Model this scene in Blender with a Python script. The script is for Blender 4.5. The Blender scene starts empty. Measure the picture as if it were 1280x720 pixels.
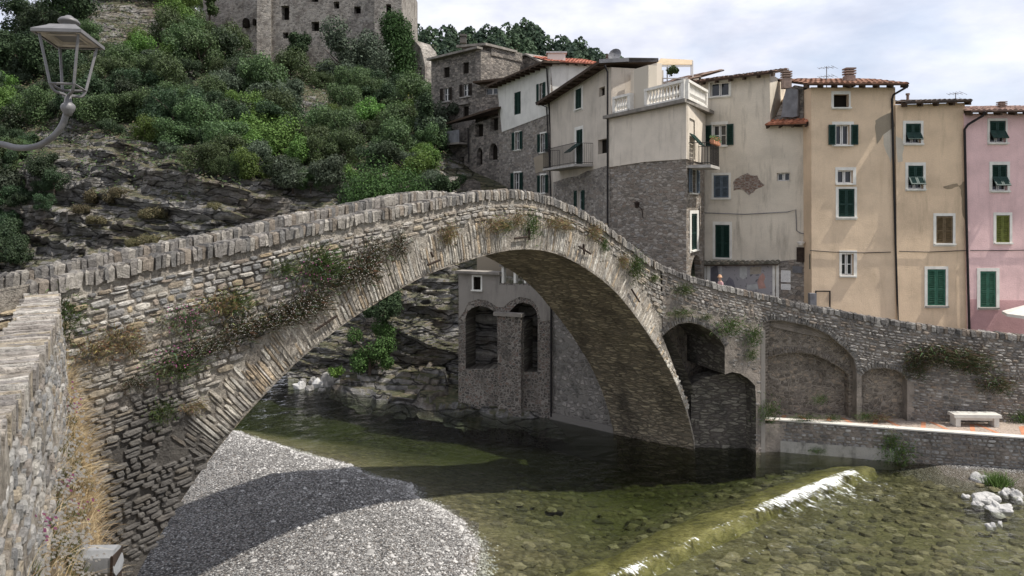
import bpy, math, random
import numpy as np
from mathutils import Vector, Matrix, noise
from mathutils.geometry import tessellate_polygon
R = math.radians
S = bpy.context.scene
H, F, HZ = 9.5, 900.0, 258.0          # eye height above the river, focal length in photo pixels, horizon row

# ------------------------------------------------------------------ camera, sky, sun, exposure
cam = bpy.data.cameras.new('camera'); camo = bpy.data.objects.new('camera', cam)
S.collection.objects.link(camo); S.camera = camo
camo.location = (0, 0, H); camo.rotation_euler = (R(90), 0, 0)
cam.sensor_width = 36; cam.lens = 36 * F / 1280; cam.shift_y = -(360 - HZ) / 1280
cam.clip_start = 0.1; cam.clip_end = 5000
SUN_EL, SUN_AZ = R(59), R(-11)          # azimuth measured from +X towards +Y
sd = Vector((math.cos(SUN_EL) * math.cos(SUN_AZ), math.cos(SUN_EL) * math.sin(SUN_AZ), math.sin(SUN_EL)))
sl = bpy.data.lights.new('sun', 'SUN'); sl.energy = 3.3; sl.angle = R(0.8); sl.color = (1, .955, .89)
so = bpy.data.objects.new('sun', sl); S.collection.objects.link(so)
so.rotation_euler = (-sd).to_track_quat('-Z', 'Y').to_euler(); so.location = sd * 60
W = bpy.data.worlds.new('World'); S.world = W; W.use_nodes = True
nt = W.node_tree; nt.nodes.clear()
def nn(t, ty, **k):
    n = t.nodes.new(ty)
    for a, b in k.items():
        if a.startswith('i_'):
            key = a[2:].replace('_', ' ')
            key = int(key) if key.isdigit() else key
            n.inputs[key].default_value = b
        else: setattr(n, a, b)
    return n
L = lambda t, a, b: t.links.new(a, b)
def ramp(t, fac, stops, interp='LINEAR'):
    r = t.nodes.new('ShaderNodeValToRGB'); r.color_ramp.interpolation = interp
    e = r.color_ramp.elements
    while len(e) > 1: e.remove(e[-1])
    for i, (p, c) in enumerate(stops):
        el = e[0] if i == 0 else e.new(p)
        el.position = p; el.color = (c[0], c[1], c[2], 1) if hasattr(c, '__len__') else (c, c, c, 1)
    if fac is not None: L(t, fac, r.inputs[0])
    return r.outputs[0]
def mixc(t, f, a, b, mode='MIX'):
    m = t.nodes.new('ShaderNodeMix'); m.data_type = 'RGBA'; m.blend_type = mode
    for s, v in ((m.inputs[0], f), (m.inputs[6], a), (m.inputs[7], b)):
        if hasattr(v, 'is_output'): L(t, v, s)
        elif hasattr(v, '__len__'): s.default_value = (v[0], v[1], v[2], 1)
        else: s.default_value = v
    return m.outputs[2]
def mth(t, op, a, b=0.0, clamp=False):
    m = t.nodes.new('ShaderNodeMath'); m.operation = op; m.use_clamp = clamp
    for s, v in ((m.inputs[0], a), (m.inputs[1], b)):
        if hasattr(v, 'is_output'): L(t, v, s)
        else: s.default_value = v
    return m.outputs[0]
sky = nn(nt, 'ShaderNodeTexSky', sky_type='NISHITA', sun_disc=False, sun_elevation=SUN_EL, sun_rotation=R(90) - SUN_AZ)
tc = nn(nt, 'ShaderNodeTexCoord')
mp = nn(nt, 'ShaderNodeMapping'); mp.inputs['Scale'].default_value = (1, 1, 2.6); L(nt, tc.outputs['Generated'], mp.inputs[0])
n1 = nn(nt, 'ShaderNodeTexNoise', i_Scale=2.7, i_Detail=9.0, i_Roughness=.55, i_Distortion=.35); L(nt, mp.outputs[0], n1.inputs['Vector'])
n2 = nn(nt, 'ShaderNodeTexNoise', i_Scale=6.5, i_Detail=8.0, i_Roughness=.55); L(nt, mp.outputs[0], n2.inputs['Vector'])
cloudc = ramp(nt, n2.outputs[0], [(.32, (.52, .55, .66)), (.52, (.68, .70, .79)), (.7, (.84, .85, .90))])
cover = ramp(nt, n1.outputs[0], [(.30, .55), (.5, 1.0)])
bgS = nn(nt, 'ShaderNodeBackground', i_Strength=.1); L(nt, sky.outputs[0], bgS.inputs[0])
bgC = nn(nt, 'ShaderNodeBackground', i_Strength=.78); L(nt, cloudc, bgC.inputs[0])
mx = nn(nt, 'ShaderNodeMixShader'); L(nt, cover, mx.inputs[0]); L(nt, bgS.outputs[0], mx.inputs[1]); L(nt, bgC.outputs[0], mx.inputs[2])
wo = nn(nt, 'ShaderNodeOutputWorld'); L(nt, mx.outputs[0], wo.inputs[0])
S.view_settings.view_transform = 'Standard'; S.view_settings.look = 'None'
S.view_settings.exposure = 0.74; S.view_settings.gamma = 1
S.render.engine = 'CYCLES'
S.cycles.transparent_max_bounces = 12

# ------------------------------------------------------------------ materials
def newmat(name, rough=.9, spec=.25):
    m = bpy.data.materials.new(name); m.use_nodes = True
    t = m.node_tree; b = t.nodes['Principled BSDF']
    b.inputs['Roughness'].default_value = rough; b.inputs['Specular IOR Level'].default_value = spec
    return m, t, b
def coords(t, kind='Object', scale=(1, 1, 1), distort=0.0, dscale=3.0):
    tc = t.nodes.new('ShaderNodeTexCoord'); v = tc.outputs[kind]
    if distort:
        n = nn(t, 'ShaderNodeTexNoise', i_Scale=dscale, i_Detail=3.0); L(t, v, n.inputs['Vector'])
        s = nn(t, 'ShaderNodeVectorMath', operation='SUBTRACT'); L(t, n.outputs['Color'], s.inputs[0]); s.inputs[1].default_value = (.5, .5, .5)
        q = nn(t, 'ShaderNodeVectorMath', operation='SCALE'); L(t, s.outputs[0], q.inputs[0]); q.inputs['Scale'].default_value = distort
        a = nn(t, 'ShaderNodeVectorMath', operation='ADD'); L(t, v, a.inputs[0]); L(t, q.outputs[0], a.inputs[1]); v = a.outputs[0]
    mp = nn(t, 'ShaderNodeMapping'); mp.inputs['Scale'].default_value = scale; L(t, v, mp.inputs[0])
    return mp.outputs[0]
def noise_t(t, v, scale, detail=5.0, rough=.55, out=0):
    n = nn(t, 'ShaderNodeTexNoise', i_Scale=scale, i_Detail=detail, i_Roughness=rough)
    if v is not None: L(t, v, n.inputs['Vector'])
    return n.outputs[out]
def bump(t, b, h, dist, strength=1.0, chain=None):
    n = nn(t, 'ShaderNodeBump', i_Distance=dist, i_Strength=strength); L(t, h, n.inputs['Height'])
    if chain is not None: L(t, chain, n.inputs['Normal'])
    if b is not None: L(t, n.outputs[0], b.inputs['Normal'])
    return n.outputs[0]
def m_plain(name, col, rough=.7, var=.15, scale=6.0, metal=0.0, bmp=.003):
    m, t, b = newmat(name, rough); v = coords(t)
    n = noise_t(t, v, scale); lo = [c * (1 - var) for c in col]; hi = [min(1, c * (1 + var)) for c in col]
    L(t, ramp(t, n, [(.3, lo), (.7, hi)]), b.inputs['Base Color']); b.inputs['Metallic'].default_value = metal
    if bmp: bump(t, b, noise_t(t, v, scale * 8), bmp)
    return m
def m_rubble(name, cols, mortar, sx=4.0, sz=8.0, coord='UV', depth=.03, edge=.10, stain=(.12, .11, .10), stainamt=.45, moss=0.0):
    m, t, b = newmat(name, .95, .15)
    v = coords(t, coord, (sx, sz, 1) if coord == 'UV' else (sx, sx, sz), .16, 2.5)
    vo = nn(t, 'ShaderNodeTexVoronoi', i_Scale=1.0); vo.inputs['Randomness'].default_value = .85
    ve = nn(t, 'ShaderNodeTexVoronoi', feature='DISTANCE_TO_EDGE', i_Scale=1.0); ve.inputs['Randomness'].default_value = .85
    L(t, v, vo.inputs['Vector']); L(t, v, ve.inputs['Vector'])
    sep = nn(t, 'ShaderNodeSeparateColor'); L(t, vo.outputs['Color'], sep.inputs[0])
    k = len(cols); stonec = ramp(t, sep.outputs[0], [(i / k, c) for i, c in enumerate(cols)], 'CONSTANT')
    w = coords(t, coord)
    nf = noise_t(t, w, 14.0, 6.0, .65)
    stonec = mixc(t, .65, stonec, ramp(t, nf, [(.3, .35), (.7, 1.0)]), 'MULTIPLY')
    ed = ramp(t, ve.outputs[0], [(edge * .45, 0.0), (edge, 1.0)])
    c = mixc(t, ed, mortar, stonec)
    nb = noise_t(t, coords(t, coord, (1, .55, 1)), .9, 6.0, .6)
    sm = ramp(t, nb, [(.48, 0.0), (.66, stainamt)])
    c = mixc(t, sm, c, stain)
    if moss:
        mm = ramp(t, noise_t(t, w, 1.7, 7.0, .7), [(.55, 0.0), (.68, moss)]); c = mixc(t, mm, c, (.05, .06, .02))
    L(t, c, b.inputs['Base Color'])
    hh = mth(t, 'ADD', ed, mth(t, 'MULTIPLY', nf, .5)); bump(t, b, hh, depth)
    return m
def m_stucco(name, col, dark=None, amt=.5, coord='UV', blotch=None, seed=0.0):
    m, t, b = newmat(name, .9, .2)
    v = coords(t, coord)
    mpv = nn(t, 'ShaderNodeMapping'); L(t, v, mpv.inputs[0]); mpv.inputs['Location'].default_value = (seed, seed * .7, 0); v = mpv.outputs[0]
    n = noise_t(t, v, .7, 8.0, .6)
    lo = [c * .80 for c in col]; hi = [min(1, c * 1.08) for c in col]
    c = ramp(t, n, [(.3, lo), (.55, col), (.75, hi)])
    mp2 = nn(t, 'ShaderNodeMapping'); mp2.inputs['Scale'].default_value = (2.2, .28, 1); L(t, v, mp2.inputs[0])
    st = ramp(t, noise_t(t, mp2.outputs[0], 1.3, 8.0, .65), [(.52, 0.0), (.72, amt)])
    c = mixc(t, st, c, dark or [x * .45 for x in col])
    if blotch:
        mk = ramp(t, noise_t(t, v, .55, 7.0, .62), [(.60, 0.0), (.625, .8)]); c = mixc(t, mk, c, blotch)
    f = noise_t(t, v, 22.0, 5.0, .7)
    c = mixc(t, .35, c, ramp(t, f, [(.3, .55), (.7, 1.0)]), 'MULTIPLY')
    L(t, c, b.inputs['Base Color']); bump(t, b, mth(t, 'ADD', f, mth(t, 'MULTIPLY', n, 3.0)), .012)
    return m
def m_col(name, rough=.9, nscale=9.0, amt=.5, depth=.02, rnd=False, spec=.2, streak=False, transl=0.0):
    """material whose hue is the face attribute 'col'"""
    m, t, b = newmat(name, rough, spec)
    a = nn(t, 'ShaderNodeAttribute', attribute_name='col'); v = coords(t)
    c = a.outputs['Color']
    if amt: c = mixc(t, amt, c, ramp(t, noise_t(t, v, nscale, 6.0, .65), [(.3, .3), (.7, 1.15)]), 'MULTIPLY')
    if streak:
        sv = coords(t, 'Object', (1, 1, .35))
        k = ramp(t, noise_t(t, sv, 1.0, 9.0, .7), [(.53, 0.0), (.68, .72)]); c = mixc(t, k, c, (.075, .068, .06))
        k2 = ramp(t, noise_t(t, coords(t, 'Object', (1, 1, .6)), 2.3, 7.0, .7), [(.56, 0.0), (.70, .5)]); c = mixc(t, k2, c, (.22, .15, .09))
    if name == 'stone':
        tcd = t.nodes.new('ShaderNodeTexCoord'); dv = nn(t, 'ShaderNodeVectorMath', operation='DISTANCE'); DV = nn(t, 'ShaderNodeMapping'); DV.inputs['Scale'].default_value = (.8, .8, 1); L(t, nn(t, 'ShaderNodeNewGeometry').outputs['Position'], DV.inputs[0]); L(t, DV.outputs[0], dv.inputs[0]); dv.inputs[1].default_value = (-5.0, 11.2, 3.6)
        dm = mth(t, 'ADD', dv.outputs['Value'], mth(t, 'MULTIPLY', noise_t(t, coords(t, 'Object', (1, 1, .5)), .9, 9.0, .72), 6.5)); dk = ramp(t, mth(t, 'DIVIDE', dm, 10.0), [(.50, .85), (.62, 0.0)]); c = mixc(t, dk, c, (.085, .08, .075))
    if rnd:
        o = nn(t, 'ShaderNodeObjectInfo'); hs = nn(t, 'ShaderNodeHueSaturation'); L(t, c, hs.inputs['Color'])
        L(t, mth(t, 'ADD', mth(t, 'MULTIPLY', o.outputs['Random'], .05), .475), hs.inputs['Hue'])
        L(t, mth(t, 'ADD', mth(t, 'MULTIPLY', o.outputs['Random'], .7), .65), hs.inputs['Value']); c = hs.outputs[0]
    L(t, c, b.inputs['Base Color'])
    if depth: bump(t, b, noise_t(t, v, nscale * 2.5, 5.0, .7), depth)
    if transl:
        tr = nn(t, 'ShaderNodeBsdfTranslucent'); L(t, c, tr.inputs[0]); ms = nn(t, 'ShaderNodeMixShader', i_0=transl)
        L(t, b.outputs[0], ms.inputs[1]); L(t, tr.outputs[0], ms.inputs[2]); L(t, ms.outputs[0], t.nodes['Material Output'].inputs[0])
    return m
M = {}
def mats():
    g = [(.30, .27, .24), (.22, .21, .20), (.37, .32, .26), (.28, .22, .17), (.18, .175, .17), (.40, .36, .30), (.25, .235, .22)]
    M['stone'] = m_col('stone', .95, 9.0, .75, .05, streak=True)
    M['stone_dark'] = m_col('dark_stone', .95, 7.0, .6, .02, streak=True)
    M['coping'] = m_col('coping_stone', .95, 11.0, .85, .06)
    # lime mortar of the bridge face
    m, t, b = newmat('lime_mortar', .95, .12); v = coords(t)
    c = ramp(t, noise_t(t, v, 2.6, 8.0, .65), [(.3, (.28, .24, .20)), (.5, (.53, .475, .40)), (.72, (.70, .645, .555))])
    c = mixc(t, .6, c, ramp(t, noise_t(t, v, 13.0, 8.0, .8), [(.38, .18), (.60, 1.1)]), 'MULTIPLY')
    k = ramp(t, noise_t(t, coords(t, 'Object', (1, 1, .28)), 1.0, 9.0, .7), [(.53, 0.0), (.68, .8)]); c = mixc(t, k, c, (.06, .055, .05))
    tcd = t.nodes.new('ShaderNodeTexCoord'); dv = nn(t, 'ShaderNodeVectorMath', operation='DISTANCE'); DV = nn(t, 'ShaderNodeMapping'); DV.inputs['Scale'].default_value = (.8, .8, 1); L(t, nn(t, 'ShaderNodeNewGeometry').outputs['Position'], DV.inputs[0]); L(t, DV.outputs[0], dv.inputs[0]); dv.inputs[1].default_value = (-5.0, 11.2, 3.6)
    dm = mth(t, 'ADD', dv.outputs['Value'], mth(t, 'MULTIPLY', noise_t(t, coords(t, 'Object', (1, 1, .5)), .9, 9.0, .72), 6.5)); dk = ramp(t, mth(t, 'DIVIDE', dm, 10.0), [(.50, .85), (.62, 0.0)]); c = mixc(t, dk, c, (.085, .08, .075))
    L(t, c, b.inputs['Base Color']); bump(t, b, mth(t, 'ADD', noise_t(t, v, 7.0, 8.0, .75), mth(t, 'MULTIPLY', noise_t(t, v, 24.0, 6.0, .7), .6)), .16)
    M['mortar'] = m
    m, t, b = newmat('dark_mortar', .95, .1); v = coords(t)
    c = ramp(t, noise_t(t, v, 1.6, 8.0, .65), [(.3, (.11, .10, .088)), (.5, (.24, .21, .18)), (.75, (.38, .33, .28))])
    L(t, c, b.inputs['Base Color']); bump(t, b, noise_t(t, v, 9.0, 8.0, .75), .07)
    M['mortar_dark'] = m
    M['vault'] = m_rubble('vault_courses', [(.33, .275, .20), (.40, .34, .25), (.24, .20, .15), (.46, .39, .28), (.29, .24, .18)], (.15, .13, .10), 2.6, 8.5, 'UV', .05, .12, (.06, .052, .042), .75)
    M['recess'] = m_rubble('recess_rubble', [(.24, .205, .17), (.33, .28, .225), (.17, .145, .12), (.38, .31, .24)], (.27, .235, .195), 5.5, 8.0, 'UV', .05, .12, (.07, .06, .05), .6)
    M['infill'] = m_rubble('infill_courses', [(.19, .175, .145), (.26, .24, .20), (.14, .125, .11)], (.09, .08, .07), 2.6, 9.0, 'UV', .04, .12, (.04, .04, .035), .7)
    M['house_stone'] = m_rubble('house_rubble', [(.30, .27, .24), (.40, .365, .32), (.21, .19, .17), (.46, .42, .37), (.34, .29, .24)], (.29, .26, .225), 3.2, 7.0, 'UV', .06, .09, (.19, .17, .15), .35)
    M['tower_stone'] = m_rubble('tower_rubble', [(.25, .225, .20), (.34, .305, .265), (.16, .145, .13), (.40, .35, .30)], (.22, .195, .17), 2.8, 5.4, 'UV', .07, .09, (.12, .11, .095), .4)
    M['corner_stone'] = m_rubble('slate_rubble', [(.35, .30, .25), (.44, .39, .33), (.22, .195, .165), (.52, .47, .41), (.31, .25, .20), (.38, .355, .325)], (.28, .245, .205), 2.7, 9.0, 'UV', .07, .11, (.24, .21, .18), .4)
    M['castle'] = m_rubble('castle_rubble', [(.36, .33, .295), (.45, .415, .37), (.26, .24, .215), (.50, .45, .39)], (.42, .385, .34), 2.6, 4.2, 'UV', .10, .10, (.13, .11, .095), .75)
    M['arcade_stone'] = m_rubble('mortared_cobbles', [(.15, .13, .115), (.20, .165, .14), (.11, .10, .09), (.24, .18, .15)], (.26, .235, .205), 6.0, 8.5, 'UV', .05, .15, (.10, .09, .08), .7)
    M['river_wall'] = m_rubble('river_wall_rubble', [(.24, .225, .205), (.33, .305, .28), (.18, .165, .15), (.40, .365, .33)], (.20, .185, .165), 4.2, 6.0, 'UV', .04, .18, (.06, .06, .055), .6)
    M['arcade_plaster'] = m_stucco('old_arcade_plaster', (.29, .265, .235), (.10, .09, .08), .7)
    M['cream'] = m_stucco('cream_stucco', (.73, .65, .54), (.29, .25, .20), .5, seed=3)
    M['cream_wall'] = m_stucco('beige_stucco', (.70, .63, .52), (.24, .21, .17), .65, blotch=None, seed=7)
    M['beige'] = m_stucco('old_beige_stucco', (.63, .56, .47), (.25, .22, .18), .5, seed=11)
    M['white'] = m_stucco('white_stucco', (.74, .72, .66), (.38, .35, .30), .4, seed=5)
    M['yellow'] = m_stucco('ochre_stucco', (.76, .59, .415), (.44, .33, .21), .3, seed=2)
    M['yellow2'] = m_stucco('warm_ochre_stucco', (.76, .58, .40), (.33, .26, .17), .45, seed=9)
    M['pink'] = m_stucco('pink_stucco', (.83, .575, .555), (.42, .28, .28), .3, seed=4)
    M['pink_low'] = m_stucco('rose_stucco', (.60, .36, .35), (.40, .22, .22), .3, seed=6)
    M['patch_brick'] = m_rubble('bare_brick', [(.30, .19, .145), (.25, .165, .13), (.36, .25, .20)], (.36, .32, .28), 5, 13, 'UV', .03, .14, (.2, .15, .12), .3)
    M['patch_pale'] = m_stucco('pale_patch', (.62, .56, .46), None, .3, seed=12)
    M['patch_grey'] = m_stucco('grey_patch', (.33, .28, .21), None, .3, seed=13)
    M['patch_stain'] = m_stucco('mouldy_stain', (.36, .28, .19), (.12, .10, .07), .8, seed=15)
    M['slab'] = m_plain('weathered_slab', (.22, .20, .175), .9, .35, 2.0)
    M['balustrade'] = m_plain('white_balustrade', (.70, .67, .61), .8, .12)
    M['frame'] = m_plain('white_surround', (.68, .66, .60), .8, .12, 3)
    M['wood_frame'] = m_plain('white_sash', (.72, .71, .68), .6, .06)
    M['green'] = m_plain('dark_green_paint', (.014, .04, .032), .55, .3, 8)
    M['green2'] = m_plain('green_paint', (.035, .115, .075), .6, .3, 8)
    M['bluegrey'] = m_plain('blue_grey_paint', (.10, .125, .15), .65, .25, 8)
    M['brownsh'] = m_plain('brown_shutter_paint', (.14, .10, .055), .7, .3, 8)
    M['olive'] = m_plain('olive_shutter_paint', (.13, .145, .035), .7, .35, 8)
    M['darkwood'] = m_plain('dark_wood', (.035, .027, .022), .8, .4, 5)
    M['rafter'] = m_plain('rafter_wood', (.06, .04, .027), .85, .3, 5)
    m, t, b = newmat('window_glass', .08, .5); b.inputs['Base Color'].default_value = (.018, .022, .026, 1); M['glass'] = m
    m, t, b = newmat('dark_interior', 1, 0); b.inputs['Base Color'].default_value = (.02, .017, .014, 1); M['dark'] = m
    M['iron'] = m_plain('black_iron', (.018, .016, .016), .6, .3, 8, 0, .001)
    M['rust'] = m_plain('rusty_iron', (.035, .024, .018), .85, .5, 9)
    M['lamp'] = m_plain('grey_lamp_paint', (.17, .165, .165), .5, .2, 12, .2, .001)
    M['lamp_white'] = m_plain('lamp_white_enamel', (.50, .45, .40), .7, .4, 7)
    M['tile'] = m_col('roof_tile', .9, 5.0, .5, .01)
    M['lead'] = m_plain('grey_flashing', (.17, .17, .18), .6, .3, 3)
    M['chimney'] = m_plain('chimney_brick', (.27, .20, .165), .9, .3, 5)
    M['concrete'] = m_plain('concrete', (.38, .36, .33), .9, .25, 4)
    M['river_wall_cement'] = m_stucco('stained_cement', (.36, .345, .31), (.08, .08, .07), .7, 'Object')
    M['bench'] = m_plain('pale_bench_stone', (.58, .555, .50), .8, .1, 3)
    M['rockwhite'] = m_plain('white_river_rock', (.43, .42, .40), .85, .25, 3, 0, .03)
    M['rockgrey'] = m_plain('grey_boulder', (.22, .21, .195), .9, .4, 3, 0, .03)
    M['bark'] = m_plain('bark', (.09, .07, .055), .95, .4, 5)
    M['leaf'] = m_col('leaf', .6, 1.0, 0, 0, rnd=True, spec=.3, transl=.3)
    M['leaf_one'] = m_col('plant_leaf', .75, 1.0, 0, 0, spec=.2, transl=.15)
    M['fleck'] = m_plain('foam', (.85, .86, .84), .8, .05)
    # rock face in tilted beds
    m, t, b = newmat('layered_rock', .95, .15); tcn = t.nodes.new('ShaderNodeTexCoord')
    mp = nn(t, 'ShaderNodeMapping'); mp.inputs['Rotation'].default_value = (R(6), R(9), 0); mp.inputs['Scale'].default_value = (.10, .10, 1.5); L(t, tcn.outputs['Object'], mp.inputs[0])
    str_ = noise_t(t, mp.outputs[0], 1.6, 9.0, .72); v = coords(t)
    c = ramp(t, str_, [(.37, (.07, .068, .068)), (.42, (.29, .28, .265)), (.54, (.42, .40, .37)), (.66, (.62, .58, .52))])
    br = ramp(t, noise_t(t, v, .35, 7.0, .65), [(.47, 0.0), (.62, .7)]); c = mixc(t, br, c, (.20, .155, .105))
    c = mixc(t, .75, c, ramp(t, noise_t(t, v, 2.2, 9.0, .75), [(.34, .35), (.62, 1.15)]), 'MULTIPLY')
    geo = nn(t, 'ShaderNodeNewGeometry'); sx = nn(t, 'ShaderNodeSeparateXYZ'); L(t, geo.outputs['Normal'], sx.inputs[0])
    gm = mth(t, 'ADD', sx.outputs[2], mth(t, 'MULTIPLY', noise_t(t, v, .8, 7.0, .7), 1.2))
    gk = ramp(t, gm, [(.50, 0.0), (.60, .9)]) if False else ramp(t, mth(t, 'MULTIPLY', gm, .5), [(.655, 0.0), (.72, .8)])
    c = mixc(t, gk, c, ramp(t, noise_t(t, v, 3.0, 6.0), [(.35, (.06, .07, .03)), (.52, (.12, .12, .055)), (.66, (.26, .21, .13))]))
    vc = nn(t, 'ShaderNodeTexVoronoi', feature='DISTANCE_TO_EDGE', i_Scale=1.0); mpc = nn(t, 'ShaderNodeMapping'); mpc.inputs['Scale'].default_value = (.42, .42, 2.1); mpc.inputs['Rotation'].default_value = (R(4), R(7), 0); L(t, coords(t, 'Object', (1, 1, 1), .9, .7), mpc.inputs[0]); L(t, mpc.outputs[0], vc.inputs['Vector'])
    crk = ramp(t, vc.outputs['Distance'], [(.0, .0), (.07, 1.0)]); c = mixc(t, mth(t, 'MULTIPLY', mth(t, 'SUBTRACT', 1.0, crk), .8), c, (.02, .019, .018))
    str_ = mth(t, 'ADD', str_, mth(t, 'MULTIPLY', crk, .35))
    L(t, c, b.inputs['Base Color']); bump(t, b, mth(t, 'ADD', mth(t, 'MULTIPLY', str_, 2.0), noise_t(t, v, 2.5, 9.0, .75)), .5)
    M['rock'] = m
    # gravel
    m, t, b = newmat('gravel', .9, .2); v = coords(t, 'Object', (1, 1, 1), .03, 9)
    vo = nn(t, 'ShaderNodeTexVoronoi', i_Scale=21.0); L(t, v, vo.inputs['Vector']); sep = nn(t, 'ShaderNodeSeparateColor'); L(t, vo.outputs['Color'], sep.inputs[0])
    c = ramp(t, sep.outputs[0], [(0, (.11, .105, .10)), (.2, (.27, .255, .24)), (.45, (.19, .185, .18)), (.62, (.38, .37, .35)), (.82, (.28, .25, .22)), (.92, (.52, .51, .49))], 'CONSTANT')
    c = mixc(t, .8, c, ramp(t, vo.outputs['Distance'], [(.25, 1.0), (.8, .15)]), 'MULTIPLY')
    c = mixc(t, .35, c, ramp(t, noise_t(t, v, .7, 6.0), [(.35, .55), (.6, 1.0)]), 'MULTIPLY')
    sz_ = nn(t, 'ShaderNodeSeparateXYZ'); tco = t.nodes.new('ShaderNodeTexCoord'); L(t, tco.outputs['Object'], sz_.inputs[0])
    wet = ramp(t, mth(t, 'ADD', sz_.outputs[2], mth(t, 'MULTIPLY', noise_t(t, tco.outputs['Object'], 1.2, 5.0), .12)), [(.07, .6), (.13, 0.0)]); c = mixc(t, wet, c, (.12, .10, .07))
    L(t, c, b.inputs['Base Color']); inv = mth(t, 'SUBTRACT', 1.0, vo.outputs['Distance']); bump(t, b, inv, .05)
    M['gravel'] = m
    # river bed
    m, t, b = newmat('river_bed', .9, .2); v = coords(t, 'Object', (1, 1.15, .4), .25, 1.5)
    vo = nn(t, 'ShaderNodeTexVoronoi', i_Scale=5.0); L(t, v, vo.inputs['Vector']); sep = nn(t, 'ShaderNodeSeparateColor'); L(t, vo.outputs['Color'], sep.inputs[0])
    c = ramp(t, sep.outputs[0], [(0, (.10, .09, .05)), (.25, (.18, .155, .095)), (.5, (.135, .12, .07)), (.7, (.26, .225, .145)), (.85, (.06, .055, .035))], 'CONSTANT')
    v9 = nn(t, 'ShaderNodeTexVoronoi', i_Scale=11.0); L(t, v, v9.inputs['Vector']); s9 = nn(t, 'ShaderNodeSeparateColor'); L(t, v9.outputs['Color'], s9.inputs[0])
    c2 = ramp(t, s9.outputs[0], [(0, (.10, .085, .05)), (.3, (.19, .16, .10)), (.6, (.14, .12, .07)), (.85, (.28, .24, .17))], 'CONSTANT')
    c = mixc(t, ramp(t, noise_t(t, coords(t), .35, 5.0), [(.44, 0.0), (.56, 1.0)]), c, c2)
    c = mixc(t, .5, c, (.145, .125, .072)); c = mixc(t, .6, c, ramp(t, noise_t(t, v, 2.2, 8.0, .7), [(.35, .4), (.62, 1.2)]), 'MULTIPLY'); c = mixc(t, .7, c, ramp(t, vo.outputs['Distance'], [(.25, 1.0), (.75, .5)]), 'MULTIPLY')
    c = mixc(t, ramp(t, noise_t(t, coords(t, 'Object', (1, 1, 1)), .22, 6.0), [(.45, 0.0), (.58, .75)]), c, (.15, .135, .075))
    L(t, c, b.inputs['Base Color']); bump(t, b, mth(t, 'SUBTRACT', 1.0, vo.outputs['Distance']), .06)
    M['bed'] = m
    # weir
    m, t, b = newmat('algae_weir', .8, .3); v = coords(t, 'Object', (1, 1, 1), .3, 1.2)
    c = ramp(t, noise_t(t, v, 1.5, 8.0, .7), [(.33, (.075, .068, .028)), (.5, (.17, .15, .055)), (.66, (.29, .255, .115))])
    L(t, c, b.inputs['Base Color']); bump(t, b, noise_t(t, v, 6.0, 6.0, .7), .05); M['weir'] = m
    # water: clear surface over an absorbing body
    m, t, b = newmat('river_water', .04, .5); t.nodes.remove(b)
    v = coords(t, 'Object', (1, 1.3, 1), .35, .6)
    bh = mth(t, 'ADD', noise_t(t, v, 3.0, 4.0, .55), mth(t, 'MULTIPLY', noise_t(t, v, 11.0, 3.0, .5), .3))
    nrm = bump(t, None, bh, .10)
    fr = nn(t, 'ShaderNodeFresnel', i_IOR=1.33); L(t, nrm, fr.inputs['Normal'])
    gl = nn(t, 'ShaderNodeBsdfGlossy', i_Roughness=.03); L(t, nrm, gl.inputs['Normal'])
    tr = nn(t, 'ShaderNodeBsdfTransparent'); tr.inputs[0].default_value = (.97, .99, .95, 1)
    mx = nn(t, 'ShaderNodeMixShader'); L(t, fr.outputs[0], mx.inputs[0]); L(t, tr.outputs[0], mx.inputs[1]); L(t, gl.outputs[0], mx.inputs[2])
    L(t, mx.outputs[0], t.nodes['Material Output'].inputs['Surface'])
    ab = nn(t, 'ShaderNodeVolumeAbsorption', i_Density=.50); ab.inputs[0].default_value = (.38, .50, .24, 1)
    L(t, ab.outputs[0], t.nodes['Material Output'].inputs['Volume'])
    M['water'] = m
    # paving
    M['paving'] = m_rubble('pebble_paving', [(.40, .32, .26), (.46, .38, .31), (.33, .27, .22)], (.38, .31, .26), 9, 9, 'Object', .01, .2, (.3, .26, .21), .3)
    M['orange'] = m_plain('brick_stripe', (.46, .21, .12), .9, .2, 4)
    M['street'] = m_rubble('cobble_street', [(.24, .22, .20), (.30, .27, .24), (.20, .19, .175)], (.15, .14, .12), 6, 6, 'Object', .02, .15, (.15, .13, .11), .3)
    M['earth'] = m_plain('dry_earth', (.20, .155, .10), .95, .45, 3, 0, .06)
    M['ground'] = m_plain('valley_soil', (.08, .085, .045), .95, .4, .3, 0, .2)
mats()

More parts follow.
